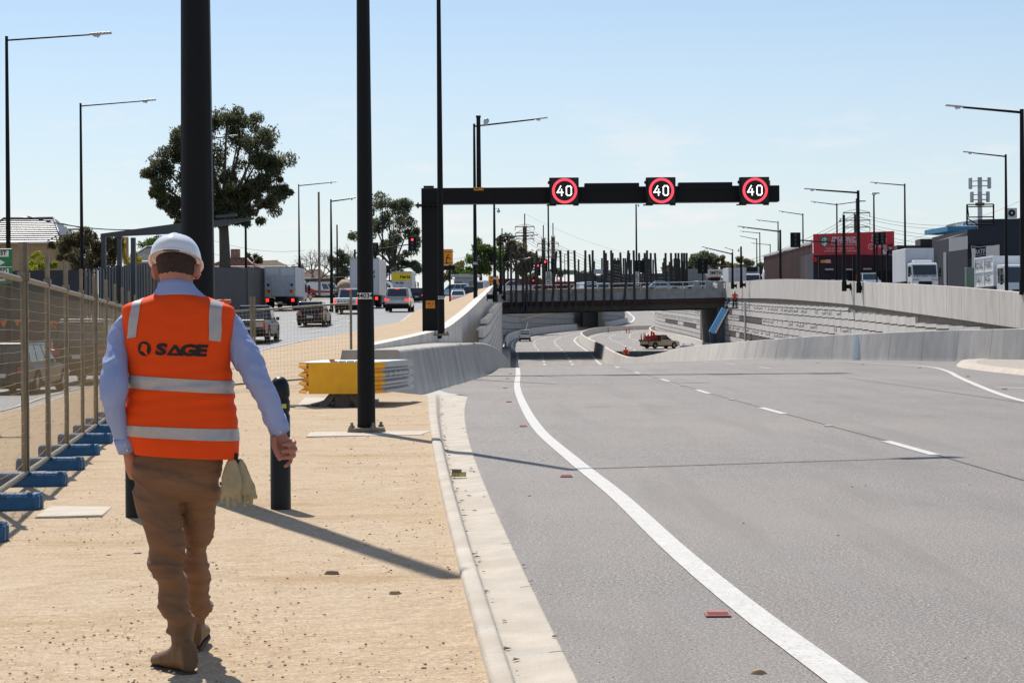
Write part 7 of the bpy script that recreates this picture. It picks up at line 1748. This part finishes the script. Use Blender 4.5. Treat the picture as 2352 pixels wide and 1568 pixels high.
# --- boots
def boot(ank, toe_dir, sc=1.0, lift=0, pitch=0):
    td = V(toe_dir[0], toe_dir[1], 0).normalized(); sd = V(td.y,-td.x,0); up = V(0,0,1)
    if pitch: td2 = (td*cos(pitch)+up*sin(pitch)).normalized(); up = (up*cos(pitch)-td*sin(pitch)).normalized(); td = td2
    base = V(ank.x, ank.y, lift)
    mb = MB(); rings = []
    for t, w, h0, h1 in ((-.075,.034,.016,.10),(-.065,.040,.012,.15),(-.03,.042,.012,.16),(.02,.043,.012,.15),(.06,.046,.012,.115),(.11,.051,.012,.092),(.16,.052,.012,.080),(.20,.044,.012,.068),(.225,.028,.016,.05)):
        rings.append([base + td*t*sc + sd*w*sc*cos(a)*(1 if True else 1) + up*((h0+h1)/2 + (h1-h0)/2*sin(a))*sc for a in [2*pi*k/18 for k in range(18)]])
    mb.loft(rings)
    etube(mb, [(base+up*.06*sc,.045*sc,.050*sc),(base+up*.13*sc,.046*sc,.052*sc),(base+up*.18*sc,.050*sc,.052*sc),(base+up*.22*sc,.050*sc,.052*sc)])
    b_ = fused(mb, 'boot', BOOT, man, voxel=.006, disp=lambda p: .003*mnoise.noise(p*22), smooth_it=3)
    mb = MB(); rr = []
    for hh, k in ((.0,.90),(.005,.94),(.015,.94),(.018,.86)):
        rr.append([base + td*(t*sc*1.02) + sd*w*sc*k*1.08 + up*hh*sc for t, w in ((-.082,-.0),(-.07,.03),(-.03,.038),(.03,.036),(.09,.047),(.15,.051),(.20,.042),(.225,.02),(.232,0),(.225,-.02),(.20,-.042),(.15,-.051),(.09,-.047),(.03,-.036),(-.03,-.038),(-.07,-.03))])
    mb.loft(rr, smooth=False); mb.build('sole', SOLE, b_, bevel=.003)
    return b_
lb = W(419,1500,-.03); boot(V(lb.x, lb.y+.0, 0), (-.62,.78), 1.0, 0)
rb = W(450,1470,.60); boot(V(rb.x, rb.y, 0), (-.03,1), .95, .012, pitch=.10)
# --- vest
VL = [(668,368,448),(676,352,466),(683,335,484),(690,316,504),(697,298,522),(704,285,536),(716,281,541),(740,282,540),(770,284.5,537),(805,289,533),(837,293,529),(865,294,532),(889,294,535),(915,291,538),(939,287,541),(965,286,544),(990,290,546),(1012,299,547),(1030,307,547),(1046,311,546)]
DEP = [(668,.080),(683,.098),(697,.112),(716,.122),(770,.138),(837,.142),(889,.145),(939,.150),(990,.158),(1046,.162)]
NE = 2.45
def vprof(v):
    l = sinterp(v, [(a, b) for a, b, c in VL]); r_ = sinterp(v, [(a, c) for a, b, c in VL]); return l, r_, sinterp(v, DEP)
def vslope(u, v):                      # hem and shoulder lines drop a little to the right
    return v + (u-413)*(.012 + .04*max(0, min(1, (v-940)/100)))
def vdisp(x, v, th=0):
    z = v/100.0
    return .0065*mnoise.noise(V(x*5+2, z*1.0, 1.5)) + .0045*mnoise.noise(V(x*11, z*3.1, 4)) + .005*math.exp(-((v-905)/55)**2)*sin(z*22+x*13+2*mnoise.noise(V(x*4,z,0))) * (.3+.7*min(1, abs(x)*5)) + .002*mnoise.noise(V(x*25,z*5,9))
def vpt(th, v, off=0.0):
    l, r_, b = vprof(v); c_, s_ = cos(th), sin(th)
    ux = (l+r_)/2 + (r_-l)/2*(abs(c_)**(2/NE))*(1 if c_ > 0 else -1)
    p0 = W(ux, vslope(ux, v)); yy = b*(abs(s_)**(2/NE))*(1 if s_ > 0 else -1)
    nrm = V(c_*.9, s_, 0).normalized(); dd = vdisp(p0.x, v) if s_ < .3 else 0
    return V(p0.x, yy, p0.z) + nrm*(dd+off)
NT = 96
mb = MB(); vs_ = [668,672,676,680,683.5,687,690,693.5,697,700.5,704,710] + list(range(716,1046,6)) + [1046]
rings = [[vpt(2*pi*k/NT, v) for k in range(NT)] for v in vs_]
mb.loft(rings, caps=False); inner = [[vpt(2*pi*k/NT, v, -.006) for k in range(NT)] for v in (1046,1030)]
mb.loft([rings[-1], inner[0], inner[1]], caps=False)
vest = mb.build('vest', VEST, man)
def band(v0, v1, sl):
    mb = MB(); rr = []
    for i in range(7):
        t = i/6; r1 = []
        for k in range(NT):
            th = 2*pi*k/NT; l, r_, b = vprof(v0); c_ = cos(th); ux = (l+r_)/2 + (r_-l)/2*(abs(c_)**(2/NE))*(1 if c_ > 0 else -1)
            r1.append(vpt(th, lerp(v0, v1, t)+sl*(ux-415), .0035))
        rr.append(r1)
    mb.loft(rr, caps=False); mb.build('reflective_band', SILVT, vest, fix=False)
band(867, 896, .05); band(978, 1004, .012)
def on_back(u, v, off=.004):
    """point of the vest's back above pixel (u, v)"""
    vv = v - (u-413)*(.012 + .04*max(0, min(1, (v-940)/100))); l, r_, b = vprof(vv); t = max(-1, min(1, (u-(l+r_)/2)/((r_-l)/2)))
    th = -math.acos(0) ; c_ = (abs(t)**(NE/2))*(1 if t > 0 else -1); th = -math.acos(max(-1, min(1, c_))); return vpt(th, vv, off)
def strap(tl, tr_, bl_, br_):
    mb = MB(); rows = []
    for i in range(21):
        t = i/20; rows.append([on_back(lerp(lerp(tl[0],bl_[0],t),lerp(tr_[0],br_[0],t),j/5), lerp(lerp(tl[1],bl_[1],t),lerp(tr_[1],br_[1],t),j/5)) for j in range(6)])
    mb.loft(rows, closed=False, caps=False); mb.build('reflective_band', SILVT, vest, fix=False)
strap((313,688),(334,683.5),(303,777),(325,774)); strap((489,687),(516,695),(489,781),(513,784.5))
# logo printed on the back
def mapped(polys, name, parent, mat, c, sc, rot=.035, sx=1.0, off=.0042):
    mb = MB()
    for vs, fs in polys:
        vv = []
        for x, y_, z in vs:
            x *= sx; xx = x*cos(rot) + z*sin(rot)*0; uu = c[0] + (x*cos(rot))*sc; vpx = c[1] - z*sc + x*sin(rot)*sc; vv.append(on_back(uu, vpx, off))
        mb.add(vv, fs, smooth=False)
    return mb.build(name, mat, parent, fix=False)
def gl(ch, dx, sz=1.0, bold=.055):
    vs, fs = text_geo(ch, sz, bold, 1.0, .18); return ([(x+dx, y_, z) for x, y_, z in vs], fs)
LC = (426, 804); LS = 34
def shift(vs, fs, k=1.42): return ([(x*k, y_, z) for x, y_, z in vs], fs)
def ltr(ch, dx): vs, fs = text_geo(ch, 1.0, .055, 1.0, .12); return ([(x*1.45+dx, y_, z) for x, y_, z in vs], fs)
tri = ([(-.52,0,-.36),(.62,0,-.36),(.16,0,.36),(-.02,0,.36),(-.20,0,-.20),(.24,0,-.20),(.05,0,.12)], [(0,1,5,4),(1,2,3,6,5),(3,0,4,6)])
polys = [ltr('S',-1.28), ([(x-.38,y_,z) for x,y_,z in tri[0]], tri[1]), ltr('G',.50), ltr('E',1.32)]
mapped(polys, 'lettering', vest, INK, LC, LS)
disc = [(0,0,0)] + [(.5*cos(2*pi*k/28)*1.0,0,.53*sin(2*pi*k/28)) for k in range(28)]
mapped([(disc, [(0,1+k,1+(k+1)%28) for k in range(28)])], 'logo_disc', vest, INK, (345.5,800), 31)
face = [(-.08,0,.36),(.20,0,.30),(.27,0,.12),(.22,0,.0),(.20,0,-.22),(.30,0,-.42),(.16,0,-.46),(-.06,0,-.20),(-.28,0,-.18),(-.24,0,.06),(-.14,0,.14),(-.2,0,.26)]
mapped([(face, [tuple(range(len(face)))])], 'logo_symbol', vest, VEST, (345.5,800), 31, off=.0052)
# --- hard hat
HELM = M('helmet_white', (.72,.72,.76), .25, coat=.5)
hcx = W(404,592,.02); mb = MB(); NR = 48
def hel(th, t, k=1.0):           # t 0 rim .. 1 crown
    rx, ry, rz = .106*k, .138*k, .112*k; a = t*pi/2; e = cos(a)**.85
    x, y_ = rx*cos(th)*e, ry*sin(th)*e; z = rz*sin(a)
    tilt = -.36*y_ * (1-t)          # the rim rides high at the back
    ridge = .006*math.exp(-((x)/.016)**2)*sin(a)*(1 if t > .1 else 0)
    return hcx + V(x, y_, z + tilt - .012 + ridge)
rings = [[hel(2*pi*k/NR, t) for k in range(NR)] for t in [i/14*.985 for i in range(15)]]
mb.loft(rings, caps=True)
brim = [[hel(2*pi*k/NR, 0, 1.0) for k in range(NR)], [hel(2*pi*k/NR, 0, 1.085)+V(0,.0,-.008) for k in range(NR)], [hel(2*pi*k/NR, 0, 1.09)+V(0,0,-.013) for k in range(NR)], [hel(2*pi*k/NR, 0, .97)+V(0,0,-.006) for k in range(NR)], [hel(2*pi*k/NR, .25, .96) for k in range(NR)], [hel(2*pi*k/NR, .6, .95) for k in range(NR)]]
mb.loft(brim, caps=False)
hp = [[hel(pi/2+a, 0, 1.08)+V(0,-.0,-.01) for a in [(-.9+1.8*i/12) for i in range(13)]], [hel(pi/2+a, 0, 1.08)+V(0,.05*cos(a*1.6),-.025) for a in [(-.9+1.8*i/12) for i in range(13)]]]
mb.loft(hp, closed=False, caps=False)
ht = mb.build('helmet', HELM, man)
mb = MB(); mb.loft([[hcx+V(.088*cos(2*pi*k/24), .11*sin(2*pi*k/24), z-.30*.11*sin(2*pi*k/24)*1.0) for k in range(24)] for z in (.0,.022)], caps=False)
mb.obox(hcx+V(0,-.112,.038), .07,.02,.028); mb.build('headband', BLACKM, ht)
# --- gloves hanging from the right hip
GLV = M('glove_leather', (.42,.34,.20), .85, var=.3, scale=12, bump=.3, bscale=60)
for i, (u0, dy, lean, lab) in enumerate(((533,-.06,-2,'left one of two cream leather work gloves hanging at the right hip of the man'),(548,-.03,14,'right one of two cream leather work gloves hanging at the right hip of the man'))):
    mb = MB(); g0 = W(u0-4, 1056, dy); rt = g0 + PR
    def G(u, v, d_=0): return W(u, v, dy+d_)-g0
    etube(mb, [(G(u0-2,1058),.020,.012),(G(u0-1+lean*.3,1080),.034,.018),(G(u0+lean*.55,1110),.045,.022),(G(u0+lean*.8,1130),.042,.020)], step=.01)
    for k, (du, dv) in enumerate(((-22,1158),(-8,1168),(6,1166),(19,1156)) if i == 0 else ((-14,1156),(0,1166),(14,1163),(27,1148))):
        etube(mb, [(G(u0+lean*.7+du*.7,1122),.0105,.0105),(G(u0+lean+du*.95,1142),.0100,.010),(G(u0+lean+du*1.0,dv-6),.0092,.0092)], n=10, step=.008)
    etube(mb, [(G(u0+lean*.4+(14 if i else -14),1092),.012,.012),(G(u0+lean*.6+(24 if i else -19),1118),.011,.011),(G(u0+lean*.7+(27 if i else -18),1134),.009,.009)], n=10, step=.008)
    o = fused(mb, 'work_glove', GLV, None, voxel=.0035, disp=lambda p: .003*mnoise.noise(p*26), smooth_it=2, loc=rt); tag(o, lab, 'glove', 'pair of work gloves')
mb = MB(); p = W(538,1050,-.05); mb.obox(p, .03,.02,.035); mb.path([p+V(-.02,0,.03),p+V(-.022,0,-.01),p+V(0,0,-.03),p+V(.02,0,-.012)], .006, n=6); mb.build('glove_clip', BLACKM, man)

# ------------------------------------------------------------------ small workers
def worker(label, loc, top, leg, pose, hat=WHITE, s=1.0):
    r = root('person', label, 'person', loc); mb = MB(); ml = lambda p: V(*p)*s
    if pose == 'stand':
        legs = [((.10,0,.9),(.11,0,.5),(.11,0,.05)),((-.10,0,.9),(-.11,0,.5),(-.11,0,.05))]; tor = [(0,0,.88),(0,0,1.2),(0,0,1.45)]; arms = [((.2,0,1.42),(.32,-.1,1.2),(.22,-.35,1.15)),((-.2,0,1.42),(-.32,-.1,1.2),(-.22,-.35,1.15))]; hd = (0,0,1.64)
    else:
        legs = [((.12,0,.45),(.2,-.35,.5),(.15,-.3,.05)),((-.12,0,.45),(-.2,-.2,.1),(-.1,.25,.05))]; tor = [(0,.05,.45),(.02,-.05,.75),(.0,-.2,.98)]; arms = [((.2,-.15,.95),(.28,-.4,.7),(.15,-.6,.5)),((-.2,-.15,.95),(-.28,-.35,.7),(-.1,-.6,.5))]; hd = (0,-.28,1.18)
    etube(mb, [(ml(tor[0]),.15,.11),(ml(tor[1]),.17,.12),(ml(tor[2]),.15,.10)]); etube(mb, [(ml(tor[2]),.06,.06),(ml(hd),.075,.09),(ml(hd)+V(0,0,.08),.07,.085)])
    for l in legs: etube(mb, [(ml(l[0]),.085,.085),(ml(l[1]),.06,.06),(ml(l[2]),.05,.05)]); etube(mb, [(ml(l[2]),.045,.045),(ml(l[2])+V(0,.16,-.01),.04,.035)])
    for a in arms:
        etube(mb, [(ml(a[0]),.055,.055),(ml(a[1]),.045,.045),(ml(a[2]),.035,.035)]); h = ml(a[2]); dd = (h-ml(a[1])).normalized()
        for k in range(5): etube(mb, [(h,.014,.014),(h+dd*.09+V((k-2)*.018,0,(.02 if k == 4 else 0)),.010,.010)], n=8, step=.02)
    fused(mb, 'body', SKIN, r, voxel=.018, smooth_it=2)
    mb = MB(); etube(mb, [(ml(tor[0]),.175,.135),(ml(tor[1]),.19,.14),(ml(tor[2]),.17,.12)])
    for a in arms: etube(mb, [(ml(a[0]),.07,.07),(ml(a[1]),.06,.06),(ml(a[1]).lerp(ml(a[2]),.7),.05,.05)])
    fused(mb, 'jacket', top, r, voxel=.02, smooth_it=2)
    mb = MB()
    for l in legs: etube(mb, [(ml(l[0])+V(0,0,.05),.11,.11),(ml(l[1]),.08,.08),(ml(l[2])+V(0,0,.08),.07,.07)])
    fused(mb, 'trousers', leg, r, voxel=.02, smooth_it=2)
    h = ml(hd); mb = MB(); mb.lathe([(.15,.02),(.125,.03),(.12,.10),(.09,.16),(.04,.18),(.001,.182)], (h.x,h.y,h.z+.02), n=16); mb.build('helmet', hat, r)
    return r
JO = M('hi_vis_jacket', (.75,.09,.015), .7); NT_ = M('navy_trousers', (.02,.022,.035), .8)
c_ = at(1688,707,BD); worker('worker in orange with a white hard hat standing in the boom lift basket', (c_.x, BD, b0.z+c0.z+.12), JO, NT_, 'stand')
c_ = at(1437,812,203); zt_w = at(1435,794,203).z; worker('worker in orange bending down behind the median barrier in the underpass', (c_.x, 203, zt_w-1.4), JO, NT_, 'crouch')
